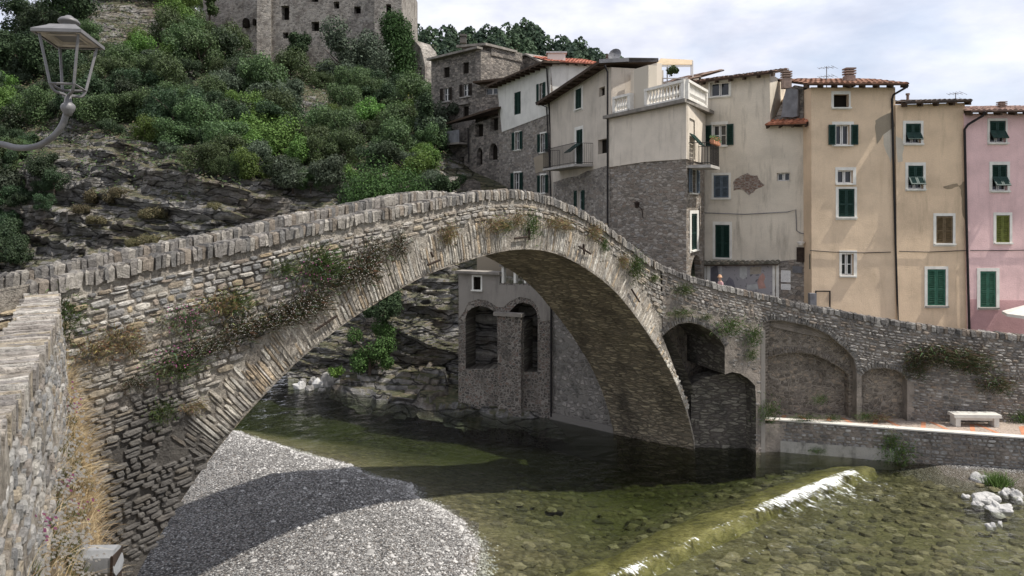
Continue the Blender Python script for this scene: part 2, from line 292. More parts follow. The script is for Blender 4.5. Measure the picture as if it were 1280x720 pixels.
# ------------------------------------------------------------------ builders
def tag(o, label=None, cat=None, group=None, kind=None):
    for k, v in (('label', label), ('category', cat), ('group', group), ('kind', kind)):
        if v: o[k] = v
    return o
def thing(name, loc, label, cat, group=None):
    o = bpy.data.objects.new(name, None); S.collection.objects.link(o); o.location = loc; o.empty_display_size = .3
    return tag(o, label, cat, group)
def origin(p):
    v = Vector((0, 0, 0))
    while p is not None: v += p.location; p = p.parent
    return v
class MB:
    def __init__(s): s.v = []; s.f = []; s.m = []; s.c = []; s.uv = {}
    def add(s, vs, fs, m=0, c=(.5, .5, .5), uv=None):
        n = len(s.v); s.v.extend([tuple(p) for p in vs])
        for i, f in enumerate(fs):
            if uv is not None: s.uv[len(s.f)] = [uv[k] for k in f]
            s.f.append(tuple(k + n for k in f)); s.m.append(m); s.c.append(c)
        return s
    def obox(s, c, ax, ay, az, m=0, col=(.5, .5, .5)):
        c = Vector(c); ax, ay, az = Vector(ax), Vector(ay), Vector(az)
        vs = [c + ax * i + ay * j + az * k for k in (-1, 1) for j in (-1, 1) for i in (-1, 1)]
        return s.add(vs, [(0, 2, 3, 1), (4, 5, 7, 6), (0, 1, 5, 4), (2, 6, 7, 3), (0, 4, 6, 2), (1, 3, 7, 5)], m, col)
    def box(s, x0, x1, y0, y1, z0, z1, m=0, col=(.5, .5, .5)):
        return s.obox(((x0 + x1) / 2, (y0 + y1) / 2, (z0 + z1) / 2), ((x1 - x0) / 2, 0, 0), (0, (y1 - y0) / 2, 0), (0, 0, (z1 - z0) / 2), m, col)
    def tube(s, path, r, n=8, m=0, col=(.5, .5, .5), cap=True):
        path = [Vector(p) for p in path]; rs = r if hasattr(r, '__len__') else [r] * len(path); vs = []
        ref = None
        for i, p in enumerate(path):
            d = (path[min(i + 1, len(path) - 1)] - path[max(i - 1, 0)]); d = d.normalized() if d.length > 1e-9 else Vector((0, 0, 1))
            if ref is None: ref = Vector((0, 0, 1)) if abs(d.z) < .9 else Vector((1, 0, 0))
            a = ref - d * ref.dot(d)
            if a.length < 1e-4: a = d.orthogonal()
            a.normalize(); b = d.cross(a); ref = a
            for k in range(n):
                t = 2 * math.pi * k / n; vs.append(p + (a * math.cos(t) + b * math.sin(t)) * rs[i])
        fs = [(i * n + k, i * n + (k + 1) % n, (i + 1) * n + (k + 1) % n, (i + 1) * n + k) for i in range(len(path) - 1) for k in range(n)]
        if cap: fs += [tuple(range(n - 1, -1, -1)), tuple(range((len(path) - 1) * n, len(path) * n))]
        return s.add(vs, fs, m, col)
    def lathe(s, base, prof, n=12, m=0, col=(.5, .5, .5)):
        b = Vector(base); return s.tube([b + Vector((0, 0, z)) for z, r in prof], [r for z, r in prof], n, m, col)
    def build(s, name, mats, parent=None, smooth=False):
        me = bpy.data.meshes.new(name); off = origin(parent) if parent is not None else Vector((0, 0, 0))
        A = np.array(s.v, float) - np.array(off)
        me.from_pydata([tuple(p) for p in A], [], s.f)
        for m_ in (mats if isinstance(mats, (list, tuple)) else [mats]): me.materials.append(m_ if not isinstance(m_, str) else M[m_])
        me.polygons.foreach_set('material_index', s.m)
        if smooth: me.polygons.foreach_set('use_smooth', [True] * len(s.f))
        at = me.attributes.new('col', 'FLOAT_COLOR', 'FACE')
        at.data.foreach_set('color', np.array([(c[0], c[1], c[2], 1) for c in s.c], 'f').ravel())
        if s.uv:
            u = me.uv_layers.new(name='UVMap'); arr = np.zeros((len(me.loops), 2), 'f'); k = 0
            for i, f in enumerate(s.f):
                q = s.uv.get(i)
                if q:
                    for j in range(len(f)): arr[k + j] = q[j]
                k += len(f)
            u.data.foreach_set('uv', arr.ravel())
        me.update(); o = bpy.data.objects.new(name, me); S.collection.objects.link(o); o.parent = parent
        return o
def copy_tree(o, parent=None):
    c = o.copy(); S.collection.objects.link(c); c.parent = parent
    for ch in o.children: copy_tree(ch, c)
    return c
def world(px, py, Y): return Vector(((px - 640) / F * Y, Y, H - (py - HZ) / F * Y))
class Wall:
    def __init__(s, a, b):
        s.a = Vector((a[0], a[1])); s.b = Vector((b[0], b[1])); s.d = (s.b - s.a).normalized(); s.len = (s.b - s.a).length
        n = Vector((s.d.y, -s.d.x)); s.n = n if n.dot(-s.a) > 0 else -n
    @staticmethod
    def px(p0, Y0, p1, Y1): return Wall(((p0 - 640) / F * Y0, Y0), ((p1 - 640) / F * Y1, Y1))
    def uz(s, px, py):
        r = (px - 640) / F
        u = (s.a.x - r * s.a.y) / (r * s.d.y - s.d.x); Y = s.a.y + s.d.y * u
        return (u, H - (py - HZ) / F * Y)
    def pt(s, u, z, o=0.0):
        p = s.a + s.d * u + s.n * o; return Vector((p.x, p.y, z))
    def D3(s): return Vector((s.d.x, s.d.y, 0))
    def N3(s): return Vector((s.n.x, s.n.y, 0))
def area2(poly): return sum(poly[i][0] * poly[(i + 1) % len(poly)][1] - poly[(i + 1) % len(poly)][0] * poly[i][1] for i in range(len(poly)))
def sheet(mb, w, outline, holes=(), o=0.0, m=0, reveal=0.0, rm=None, back=None):
    """wall sheet in (u,z) with holes; optional reveals; optional extrusion backwards"""
    loops = [list(outline)] + [list(h) for h in holes]
    tri = tessellate_polygon([[Vector((u, z, 0)) for u, z in lp] for lp in loops])
    flat = [p for lp in loops for p in lp]
    mb.add([w.pt(u, z, o) for u, z in flat], [tuple(t) for t in tri], m, uv=flat)
    for h in holes:
        k = len(h)
        if reveal:
            for i in range(k):
                a, b = h[i], h[(i + 1) % k]
                mb.add([w.pt(*a, o), w.pt(*b, o), w.pt(*b, o - reveal), w.pt(*a, o - reveal)], [(0, 1, 2, 3)], m if rm is None else rm, uv=[a, b, (b[0] + .2, b[1]), (a[0] + .2, a[1])])
    if back:
        k = len(outline)
        for i in range(k):
            a, b = outline[i], outline[(i + 1) % k]
            mb.add([w.pt(*a, o), w.pt(*b, o), w.pt(*b, o - back), w.pt(*a, o - back)], [(0, 1, 2, 3)], m, uv=[(a[0], a[1]), (b[0], b[1]), (b[0] + back, b[1]), (a[0] + back, a[1])])
        tri = tessellate_polygon([[Vector((u, z, 0)) for u, z in outline]])
        mb.add([w.pt(u, z, o - back) for u, z in outline], [tuple(t) for t in tri], m, uv=outline)
def lerp(a, b, t): return a + (b - a) * t
def interp(xs, ys, x): return float(np.interp(x, xs, ys))
def rect_uz(w, r):
    x0, y0, x1, y1 = r; xm, ym = (x0 + x1) / 2, (y0 + y1) / 2
    return (w.uz(x0, ym)[0], w.uz(xm, y1)[1], w.uz(x1, ym)[0], w.uz(xm, y0)[1])
def rect_loop(q): return [(q[0], q[1]), (q[2], q[1]), (q[2], q[3]), (q[0], q[3])]
def arch_loop(q, k=8):
    u0, z0, u1, z1 = q; r = (u1 - u0) / 2; zs = max(z0 + .05, z1 - r)
    return [(u0, z0), (u1, z0)] + [((u0 + u1) / 2 + r * math.cos(math.pi * i / k), zs + (z1 - zs) * math.sin(math.pi * i / k)) for i in range(k + 1)]
def wbox(mb, w, u0, u1, z0, z1, o0, o1, m=0, col=(.5, .5, .5)):
    c = w.pt((u0 + u1) / 2, (z0 + z1) / 2, (o0 + o1) / 2)
    return mb.obox(c, w.D3() * (u1 - u0) / 2, w.N3() * (o1 - o0) / 2, Vector((0, 0, (z1 - z0) / 2)), m, col)
def louvre(mb, origin_, ax, up, out, w_, h, two=False):
    """a shutter leaf: origin = lower corner, ax along width, up, out = thickness direction"""
    o = Vector(origin_); t = .022; fr = min(.07, w_ * .18)
    def bx(a0, a1, z0, z1, d0, d1): mb.obox(o + ax * (a0 + a1) / 2 + up * (z0 + z1) / 2 + out * (d0 + d1) / 2, ax * (a1 - a0) / 2, out * (d1 - d0) / 2, up * (z1 - z0) / 2)
    bx(0, fr, 0, h, -t, t); bx(w_ - fr, w_, 0, h, -t, t); bx(fr, w_ - fr, 0, fr, -t, t); bx(fr, w_ - fr, h - fr, h, -t, t)
    if h > 1.0: bx(fr, w_ - fr, h * .45 - fr / 2, h * .45 + fr / 2, -t, t)
    n = max(4, int((h - 2 * fr) / .09)); st = (h - 2 * fr) / n; tl = (up * .75 + out * .5).normalized()
    for i in range(n):
        c = o + ax * w_ / 2 + up * (fr + st * (i + .5)); mb.obox(c, ax * (w_ / 2 - fr), tl * st * .62, tl.cross(ax).normalized() * .004)
def window(root, w, r, kind='glass', sur=None, mat='green', cut=.18, name='window', frame=True, sillw=True, arched=False):
    """one window built in its opening: surround > pane, sash, shutter leaves"""
    u0, z0, u1, z1 = q = rect_uz(w, r); wd, ht = u1 - u0, z1 - z0
    fm = MB()
    if sur:
        s0, s1, s2, s3 = rect_uz(w, sur); s0 = min(s0, u0 - .03); s2 = max(s2, u1 + .03); s3 = max(s3, z1 + .03); s1 = min(s1, z0 - .03); p = .025
        wbox(fm, w, s0, u0, s1, s3, -.02, p); wbox(fm, w, u1, s2, s1, s3, -.02, p); wbox(fm, w, u0, u1, z1, s3, -.02, p); wbox(fm, w, u0, u1, s1, z0, -.02, p)
    else:
        wbox(fm, w, u0 + .002, u0 + .05, z0 + .05, z1 - .05, -cut, -cut + .05); wbox(fm, w, u1 - .05, u1 - .002, z0 + .05, z1 - .05, -cut, -cut + .05)
        wbox(fm, w, u0 + .002, u1 - .002, z1 - .05, z1 - .002, -cut, -cut + .05); wbox(fm, w, u0 + .002, u1 - .002, z0 + .002, z0 + .05, -cut, -cut + .05)
    win = fm.build(name, 'frame' if sur else ('darkwood' if kind == 'dark' else 'wood_frame'), root)
    p = MB(); p.add([w.pt(u0, z0, -cut), w.pt(u1, z0, -cut), w.pt(u1, z1, -cut), w.pt(u0, z1, -cut)], [(0, 1, 2, 3)]); p.build('pane', 'dark' if kind in ('dark', 'closed') else 'glass', win)
    if kind in ('glass', 'open', 'pushed') and frame:
        sm = MB(); um = (u0 + u1) / 2; b = .045
        for a0, a1 in ((u0 + .004, um - .012), (um + .012, u1 - .004)):
            wbox(sm, w, a0, a0 + b, z0 + .004, z1 - .004, -cut + .01, -cut + .05); wbox(sm, w, a1 - b, a1, z0 + .004, z1 - .004, -cut + .01, -cut + .05)
            wbox(sm, w, a0 + b, a1 - b, z0 + .004, z0 + .004 + b, -cut + .01, -cut + .05); wbox(sm, w, a0 + b, a1 - b, z1 - .004 - b, z1 - .004, -cut + .01, -cut + .05)
            if ht > .9: wbox(sm, w, a0 + b, a1 - b, (z0 + z1) / 2 - .015, (z0 + z1) / 2 + .015, -cut + .012, -cut + .046)
        sm.build('sash', 'wood_frame', win)
    if sillw and sur:
        sb = MB(); wbox(sb, w, u0 - .1, u1 + .1, z0 - .07, z0 - .01, .03, .11); sb.build('sill', 'slab' if mat == 'green2' else 'frame', win)
    up = Vector((0, 0, 1)); D, N = w.D3(), w.N3()
    if kind == 'closed':
        for a in (u0 + .008, (u0 + u1) / 2 + .004):
            s = MB(); louvre(s, w.pt(a, z0 + .01, -.03), D, up, N, wd / 2 - .012, ht - .02); s.build('shutter', mat, win)
    if kind == 'open':
        lw = wd / 2 * 1.0
        for a in (u0 - lw - .05, u1 + .05):
            s = MB(); louvre(s, w.pt(a, z0, .06), D, up, N, lw, ht); s.build('shutter', mat, win)
    if kind == 'pushed':      # closed leaves whose lower flaps are pushed outwards
        for a in (u0 + .008, (u0 + u1) / 2 + .004):
            s = MB(); lw = wd / 2 - .012; louvre(s, w.pt(a, z0 + ht * .5, -.03), D, up, N, lw, ht * .5 - .01)
            fl = (up * -.80 + N * .6).normalized(); o_ = w.pt(a, z0 + ht * .52, .01) + fl * ht * .42
            louvre(s, o_, D, -fl, fl.cross(D).normalized(), lw, ht * .42); s.build('shutter', mat, win)
    return q
def house(name, w, outline_px, wins, mat, depth, label, zbot=None, cat='house', extra_holes=(), split=None, group=None):
    """facade from the photo outline, extruded back; returns the root. split=(pts_px, mat) adds a second-surface area"""
    ol = [w.uz(*p) for p in outline_px]
    if zbot is not None: ol = [(u, zbot) if p[1] > 900 else (u, z) for (u, z), p in zip(ol, outline_px)]
    base = w.pt(w.len / 2, min(z for u, z in ol)); root = thing(name, base, label, cat, group)
    holes = []
    for wn in wins:
        q = rect_uz(w, wn[0]); holes.append(arch_loop(q) if wn[1].get('arched') else rect_loop(q))
    mb = MB(); sheet(mb, w, ol, holes, 0, 0, .34, 0, depth); mb.build('wall', mat, root)
    for wn in wins:
        k = dict(wn[1]); k.pop('arched', None); window(root, w, wn[0], cut=k.pop('cut', .18), **k)
    return root
def overlay(root, w, pts_px, mat, o=.004, name='wall_patch', holes=()):
    mb = MB(); ol = [w.uz(*p) for p in pts_px]; sheet(mb, w, ol, [rect_loop(rect_uz(w, h)) for h in holes], o, 0, 0); 
    for i in range(len(ol)):
        a, b = ol[i], ol[(i + 1) % len(ol)]
        mb.add([w.pt(*a, o), w.pt(*b, o), w.pt(*b, -.01), w.pt(*a, -.01)], [(0, 1, 2, 3)], 0, uv=[a, b, b, a])
    return mb.build(name, mat, root)
def blob(pts, k=3, amt=1.2, seed=1):
    rng = random.Random(seed); out = []
    for i in range(len(pts)):
        a, b = pts[i], pts[(i + 1) % len(pts)]
        for j in range(k):
            t = j / k; out.append((lerp(a[0], b[0], t) + rng.uniform(-amt, amt), lerp(a[1], b[1], t) + rng.uniform(-amt, amt)))
    return out
def tile_roof(root, w, ua, za, ub, zb, over=.5, depth=3.0, pitch=.32, cols=((.27, .135, .085), (.33, .18, .12), (.22, .12, .08)), name='roof', side=.25, rows=7, rafters=True, down=0.0):
    """corrugated clay-tile roof rising from the eave line behind the facade, with soffit and rafters"""
    rng = random.Random(int(ua * 31 + za * 77) & 1023); mb = MB(); n = max(6, int((ub - ua + 2 * side) / .22)); per = 6
    for r in range(rows):
        t0, t1 = r / rows, (r + 1) / rows; d0, d1 = over - t0 * (over + depth), over - t1 * (over + depth)
        for i in range(n):
            c = list(rng.choice(cols)); f = rng.uniform(.8, 1.2); c = [x * f for x in c]; vs = []; j = rng.uniform(-.012, .012)
            for q in range(per + 1):
                s_ = (i + q / per) / n; u = ua - side + s_ * (ub - ua + 2 * side); z = za + (zb - za) * (u - ua) / (ub - ua)
                h = .055 * abs(math.sin(math.pi * q / per)) 
                for d, lift in ((d0, .03), (d1, .0)): vs.append(w.pt(u, z + pitch * (over - d) + h + lift + j + .05, d))
            mb.add(vs, [(2 * q, 2 * q + 2, 2 * q + 3, 2 * q + 1) for q in range(per)], 0, c)
            mb.add([vs[2 * q] for q in range(per + 1)] + [w.pt(ua - side + (i + 1) / n * (ub - ua + 2 * side), za + (zb - za) * (ua - side + (i + 1) / n * (ub - ua + 2 * side) - ua) / (ub - ua) + pitch * (over - d0) + .03, d0), w.pt(ua - side + i / n * (ub - ua + 2 * side), za + (zb - za) * (ua - side + i / n * (ub - ua + 2 * side) - ua) / (ub - ua) + pitch * (over - d0) + .03, d0)], [tuple(range(per + 3))], 0, [x * .6 for x in c])
    rf = mb.build(name, 'tile', root)
    sl_ = (zb - za) / (ub - ua); sb = MB(); u0, u1 = ua - side + .02, ub + side - .02
    A = lambda u, d, dz: w.pt(u, za + (u - ua) * sl_ + pitch * (over - d) + dz, d)
    vs = [A(u0, over - .03, -.03), A(u1, over - .03, -.03), A(u1, -depth, -.03), A(u0, -depth, -.03), A(u0, over - .03, .03), A(u1, over - .03, .03), A(u1, -depth, .03), A(u0, -depth, .03)]
    sb.add(vs, [(0, 3, 2, 1), (4, 5, 6, 7), (0, 1, 5, 4), (1, 2, 6, 5), (2, 3, 7, 6), (3, 0, 4, 7)])
    if rafters:
        k = int((u1 - u0) / .6)
        for i in range(k + 1):
            u = u0 + .05 + (u1 - u0 - .1) * i / max(1, k)
            vs = [A(u + a, d, dz) for d in (over - .06, -.05) for dz in (-.15, -.032) for a in (-.04, .04)]
            sb.add(vs, [(0, 1, 3, 2), (4, 6, 7, 5), (0, 4, 5, 1), (2, 3, 7, 6), (0, 2, 6, 4), (1, 5, 7, 3)])
    sb.build('soffit', 'rafter', rf)
    return rf
def chimney(root, p, wx, h, mat='chimney', rings=3):
    mb = MB(); p = Vector(p); mb.box(p.x - wx / 2, p.x + wx / 2, p.y - wx / 2, p.y + wx / 2, p.z, p.z + h * .6)
    for i in range(rings):
        z = p.z + h * .6 + i * h * .4 / rings; mb.box(p.x - wx * .34, p.x + wx * .34, p.y - wx * .34, p.y + wx * .34, z, z + h * .4 / rings * .45)
        mb.box(p.x - wx * .56, p.x + wx * .56, p.y - wx * .56, p.y + wx * .56, z + h * .4 / rings * .45, z + h * .4 / rings * .98)
    return mb.build('chimney', mat, root)
def antenna(p, h, label, n=2):
    t = thing('aerial', p, label, 'aerial'); mb = MB(); p = Vector(p); mb.tube([p, p + Vector((0, 0, h))], .02, 6); mb.build('mast', 'lead', t)
    mb = MB()
    for i in range(n):
        z = p.z + h * (.95 - .35 * i); d = Vector((.9, .3, .12)).normalized() * .45; c = Vector((p.x, p.y, z)); mb.tube([c - d, c + d], .012, 5)
        for k in range(5):
            q = c - d + d * 2 * k / 4; e = Vector((-.25, .8, .45)).normalized() * (.10 + .035 * k); mb.tube([q - e, q + e], .008, 4)
    mb.build('elements', 'lead', t); return t
def pipe(root, pts, r=.045, mat='iron', name='drainpipe'):
    mb = MB(); mb.tube(pts, r, 8); return mb.build(name, mat, root)
# irregular stones laid in a wall
STONE = [(.43, .405, .37), (.36, .35, .33), (.50, .46, .395), (.44, .37, .285), (.28, .275, .265), (.58, .54, .47), (.49, .40, .27), (.40, .38, .355), (.43, .36, .295), (.62, .585, .53), (.52, .50, .46)]
def stone(mb, P, D, U, N, w_, h, out, rng, col, base=-.03):
    k = 8; vs = []; ph = rng.uniform(-.2, .2)
    for lay, (sc, o) in enumerate(((1.0, base), (.93, out * .55), (.62, out))):
        for i in range(k):
            a = 2 * math.pi * (i + .5) / k + ph; ca, sa = math.cos(a), math.sin(a)
            e = .55; x = math.copysign(abs(ca) ** e, ca) * w_ / 2 * sc; y = math.copysign(abs(sa) ** e, sa) * h / 2 * sc
            if lay == 0: j = (rng.uniform(.82, 1.04), rng.uniform(.82, 1.04)); vs.append((P + D * x * j[0] + U * y * j[1] + N * o)); 
            else:
                q = vs[i] - N * base - P; vs.append(P + q * sc + N * (o + rng.uniform(-.008, .008)))
    fs = [(i, (i + 1) % k, k + (i + 1) % k, k + i) for i in range(k)] + [(k + i, k + (i + 1) % k, 2 * k + (i + 1) % k, 2 * k + i) for i in range(k)] + [tuple(range(2 * k, 3 * k))]
    mb.add(vs, fs, 0, col)
def lay_stones(mb, ptf, u0, u1, ztop, zlow, inside, rng, hs=(.09, .19), ws=(.14, .42), out=(.01, .055), cols=STONE, gap=.02, keep=None, D=None, N=None, maxdepth=12):
    r = 0.0
    while r < maxdepth:
        h = rng.uniform(*hs); u = u0 - rng.uniform(0, .3)
        while u < u1:
            wd = rng.uniform(*ws); uc = u + wd / 2; z = ztop(uc) - r - h / 2
            if z > zlow(uc) and inside(uc, z):
                kf = keep(uc, z) if keep else 1.0
                if rng.random() < kf:
                    sl = (ztop(uc + .1) - ztop(uc - .1)) / .2; Dv, Nv = D(uc), N(uc); Dt = (Dv + Vector((0, 0, sl))).normalized(); Ut = Nv.cross(Dt); Ut = Ut if Ut.z > 0 else -Ut
                    c = rng.choice(cols); f = rng.uniform(.75, 1.2); c = (c[0] * f, c[1] * f, c[2] * f)
                    hh = (h - gap) * rng.uniform(.8, 1.05)
                    stone(mb, ptf(uc, z + rng.uniform(-.01, .01)), Dt, Ut, Nv, wd - gap, hh, rng.uniform(*out) * (kf if kf < .99 else 1), rng, c if kf > .95 or cols is not STONE else [x * .6 + y * .4 for x, y in zip(c, (.50, .45, .38))])
            u += wd
        r += h
exec_parts = []

# ================================================================== THE RIVER VALLEY
def fbm(x, y, z, o=4, s=1.0): return noise.fractal(Vector((x * s, y * s, z * s)), 1.0, 2.1, o)
BK_Y = [-5, 3, 8, 14, 18.5, 20, 22.1, 24.7, 27.2, 30.3, 33, 36]; BK_X = [2.2, 1.6, .6, -.6, -.86, -.8, -2, -3.9, -7.3, -11.6, -18, -30]
# weir line (down-stream lip), from the far end towards the viewer
WR = [(13.4, 26.6), (11.8, 25.6), (8.4, 23.2), (5.6, 21.0), (3.4, 19.2), (1.6, 17.8), (-.6, 16.0)]
def wside(x, y):      # >0 on the downstream (right) side of the weir lip
    xs = [p[0] for p in WR][::-1]; ys = [p[1] for p in WR][::-1]
    return (interp(xs, ys, x) - y) * .78 if x > xs[0] else (x - xs[0]) * .6 + (ys[0] - y) * .78
def bedz(x, y):
    xb = interp(BK_Y, BK_X, y); n = fbm(x, y, 0, 3, .35)
    s = (xb - x) * (.75 if y > 24 else .95) + n * .5
    if s > 0: return min(.62, .02 + .16 * s) + .03 * n
    z = max(-1.35, .17 * s) if y > 20 else max(-.9, .22 * s)
    ws_ = wside(x, y)
    if x > .3: z = max(z, -.34 - .30 * abs(min(0, ws_ + .9)) + .05 * n) if ws_ < 0 else z
    k = min(1, max(0, ws_ / .35 + .8)); dn = -.50 - .13 * fbm(x + 9, y, 2, 3, .3)
    z = lerp(z, dn if x > 2 else max(dn, z - .25), k)
    if x > 13.3 and y > 20:       # small shingle beach under the promenade
        d = (28.0 - (x - 9.95) * .268) - y; kx = min(1, max(0, (x - 13.3) / 3.0)); kx = kx * kx * (3 - 2 * kx)
        z = lerp(z, max(z, .12 - .26 * max(0, d) - .1 * (1 - kx)), kx)
    return z
mb = MB(); nx, ny = 170, 150
xs = np.linspace(-24, 30, nx); ys = np.linspace(1.0, 46, ny)
vs = [(x, y, bedz(x, y)) for y in ys for x in xs]
fs = [(j * nx + i, j * nx + i + 1, (j + 1) * nx + i + 1, (j + 1) * nx + i) for j in range(ny - 1) for i in range(nx - 1)]
def isbank(f):
    c = np.mean([vs[k] for k in f], axis=0); return c[2] > (-.06 if c[0] < 5 else -.34)
mb.add(vs, [f for f in fs if not isbank(f)]); tag(mb.build('river_bed', 'bed', None, True), kind='structure')
mb = MB(); mb.add(vs, [f for f in fs if isbank(f)]); tag(mb.build('gravel_bank', 'gravel', None, True), kind='structure')
mb = MB(); mb.add([(-1500, -600, -3.2), (1500, -600, -3.2), (1500, 3000, -3.2), (-1500, 3000, -3.2)], [(0, 1, 2, 3)]); tag(mb.build('ground', 'ground'), kind='structure')
# water body
def wz(x, y):
    k = min(1, max(0, wside(x, y) / .9)); return -.17 * k * k * (3 - 2 * k) + (.018 * fbm(x * 1.3, y * 2.2, 0, 3, 1.1) * (1 + 1.8 * max(0, 1 - abs(wside(x, y) - .8) / 1.6)))
mb = MB(); nx, ny = 200, 170; xs = np.linspace(-45, 45, nx); ys = np.linspace(.5, 60, ny)
vs = [(x, y, wz(x, y)) for y in ys for x in xs]
b0 = len(vs); mb.add(vs, [(j * nx + i, j * nx + i + 1, (j + 1) * nx + i + 1, (j + 1) * nx + i) for j in range(ny - 1) for i in range(nx - 1)])
rim = [i for i in range(nx)] + [j * nx + nx - 1 for j in range(1, ny)] + [(ny - 1) * nx + i for i in range(nx - 2, -1, -1)] + [j * nx for j in range(ny - 2, 0, -1)]
k0 = len(mb.v); mb.v.extend([(vs[i][0], vs[i][1], -3.0) for i in rim]); kk = len(rim)
for i in range(kk): mb.f.append((rim[i], k0 + i, k0 + (i + 1) % kk, rim[(i + 1) % kk])); mb.m.append(0); mb.c.append((0, 0, 0))
mb.f.append(tuple(k0 + i for i in range(kk - 1, -1, -1))); mb.m.append(0); mb.c.append((0, 0, 0))
tag(mb.build('river_water', 'water', None, True), kind='structure')

# hillside, laid out by bearing: each column runs from the river up to the ridge
HC = [ # bearing px, [(distance, photo row), ...]
 (-420, [(40, 480), (44, 420), (52, 250), (70, 90), (95, -60), (140, -150)]),
 (-100, [(43, 460), (45, 400), (52, 230), (66, 120), (84, 70), (140, 60)]),
 (0,    [(43, 455), (45, 390), (53, 215), (66, 130), (84, 70), (140, 75)]),
 (70,   [(42, 455), (45, 390), (52, 205), (66, 120), (86, 34), (140, 40)]),
 (120,  [(42, 455), (45, 390), (52, 195), (66, 105), (88, -14), (150, -10)]),
 (210,  [(41, 460), (44, 395), (50, 205), (66, 110), (90, -12), (150, -10)]),
 (262,  [(41, 465), (44, 400), (49, 215), (66, 115), (95, 40), (150, 20)]),
 (340,  [(40, 470), (43, 405), (48, 228), (68, 120), (96, 82), (150, 60)]),
 (450,  [(38.5, 476), (42, 400), (47, 238), (68, 135), (96, 88), (150, 60)]),
 (525,  [(37.2, 485), (39.5, 400), (46, 236), (66, 140), (94, 112), (150, 120)]),
 (600,  [(37.0, 487), (38.2, 400), (50, 240), (66, 180), (94, 150), (150, 150)]),
 (800,  [(39.5, 480), (40.4, 400), (52, 255), (70, 230), (94, 200), (150, 200)])]
def hill(px, t):
    ps = [c[0] for c in HC]; i = max(0, min(len(ps) - 2, int(np.searchsorted(ps, px)) - 1)); k = (px - ps[i]) / (ps[i + 1] - ps[i]); k = min(1, max(0, k)); k = k * k * (3 - 2 * k)
    a, b = HC[i][1], HC[i + 1][1]; tt = np.arange(6)
    Y = lerp(interp(tt, [q[0] for q in a], t), interp(tt, [q[0] for q in b], t), k); py = lerp(interp(tt, [q[1] for q in a], t), interp(tt, [q[1] for q in b], t), k)
    return world(px, py, Y)
mb = MB(); nx, nt_ = 330, 230; vs = []
for j in range(nt_):
    t = (j / (nt_ - 1)) ** 1.0 * 5
    for i in range(nx):
        px = -420 + 1220 * i / (nx - 1); p = hill(px, t)
        rocky = max(0, 1 - max(0, t - 2.0) / .7)
        zz = p.z + .16 * p.x; bed_ = fbm(p.x * .10, p.y * .10, zz * 1.1, 5, 1.0); crag = fbm(p.x, p.y, p.z, 5, .16); fine = fbm(p.x, p.y, p.z * 1.8, 4, .7)
        st = (zz * .8 + bed_ * 1.2) % 1.0; step = (st if st < .72 else (1 - st) * 2.6) - .4
        amt = rocky * (1.1 * bed_ + 1.1 * step * (.6 + .5 * crag) + .5 * fine) + (.4 + 1.1 * min(1, t / 3)) * crag
        fade = min(1, t * 2.2 + .25) 
        if px > 540: fade *= max(.12, 1 - (px - 540) / 50)
        vs.append((p.x + .25 * amt * fade, p.y - .9 * amt * fade, p.z + .25 * amt * fade))
mb.add(vs, [(j * nx + i, j * nx + i + 1, (j + 1) * nx + i + 1, (j + 1) * nx + i) for j in range(nt_ - 1) for i in range(nx - 1)])
HV = np.array(vs).reshape(nt_, nx, 3)
tag(mb.build('hillside', 'rock', None, False), kind='structure')
def hillp(px, t):
    i = min(nx_h - 2, max(0, (px + 420) / 1220 * (nx_h - 1))); j = min(nt_ - 2, max(0, t / 5 * (nt_ - 1)))
    return Vector(HV[int(j), int(i)])
nx_h = nx
# rock shelf at the foot of the cliff, left of the arcaded building
mb = MB(); nxs, nys = 90, 26; vs = []
edge_px = [(380, 478), (430, 492), (470, 503), (520, 511), (575, 519), (640, 524), (700, 531)]
for i in range(nxs):
    px = 360 + 350 * i / (nxs - 1); py = interp([e[0] for e in edge_px], [e[1] for e in edge_px], px); Y0 = H * F / (py - HZ)
    for j in range(nys):
        s_ = j / (nys - 1); Y = Y0 + s_ * 6; x = (px - 640) / F * Y; n = fbm(x, Y * .6, 3, 4, .6)
        zz = -.5 + (.55 + .25 * min(1, (px - 360) / 120)) * min(1, s_ * 9) + 1.3 * max(0, s_ - .12) + .35 * n
        lay = .22; zz = math.floor(zz / lay) * lay * .75 + zz * .25
        if px > 560: zz = min(zz, .35 + .1 * n)
        vs.append((x, Y - .25 * n, zz))
mb.add(vs, [(i * nys + j, (i + 1) * nys + j, (i + 1) * nys + j + 1, i * nys + j + 1) for i in range(nxs - 1) for j in range(nys - 1)])
tag(mb.build('rock_shelf', 'rock', None, False), kind='structure')
# wooded ridge far behind the village
mb = MB(); vs = []; rg = [(380, 75), (500, 62), (530, 58), (560, 50), (600, 62), (640, 50), (670, 52), (700, 66), (745, 84), (800, 105), (1000, 180), (1600, 200)]
for i in range(60):
    px = 300 + 1300 * i / 59; py = interp([r[0] for r in rg], [r[1] for r in rg], px)
    for Y, k in ((130, 0), (190, .45), (240, 1), (300, .9), (420, .2)):
        top = world(px, py, 240).z; x = (px - 640) / F * Y; vs.append((x, Y, max(-3, 5 + (top - 5) * k)))
mb.add(vs, [(i * 5 + j, (i + 1) * 5 + j, (i + 1) * 5 + j + 1, i * 5 + j + 1) for i in range(59) for j in range(4)]); tag(mb.build('far_hill', 'ground', None, True), kind='structure')

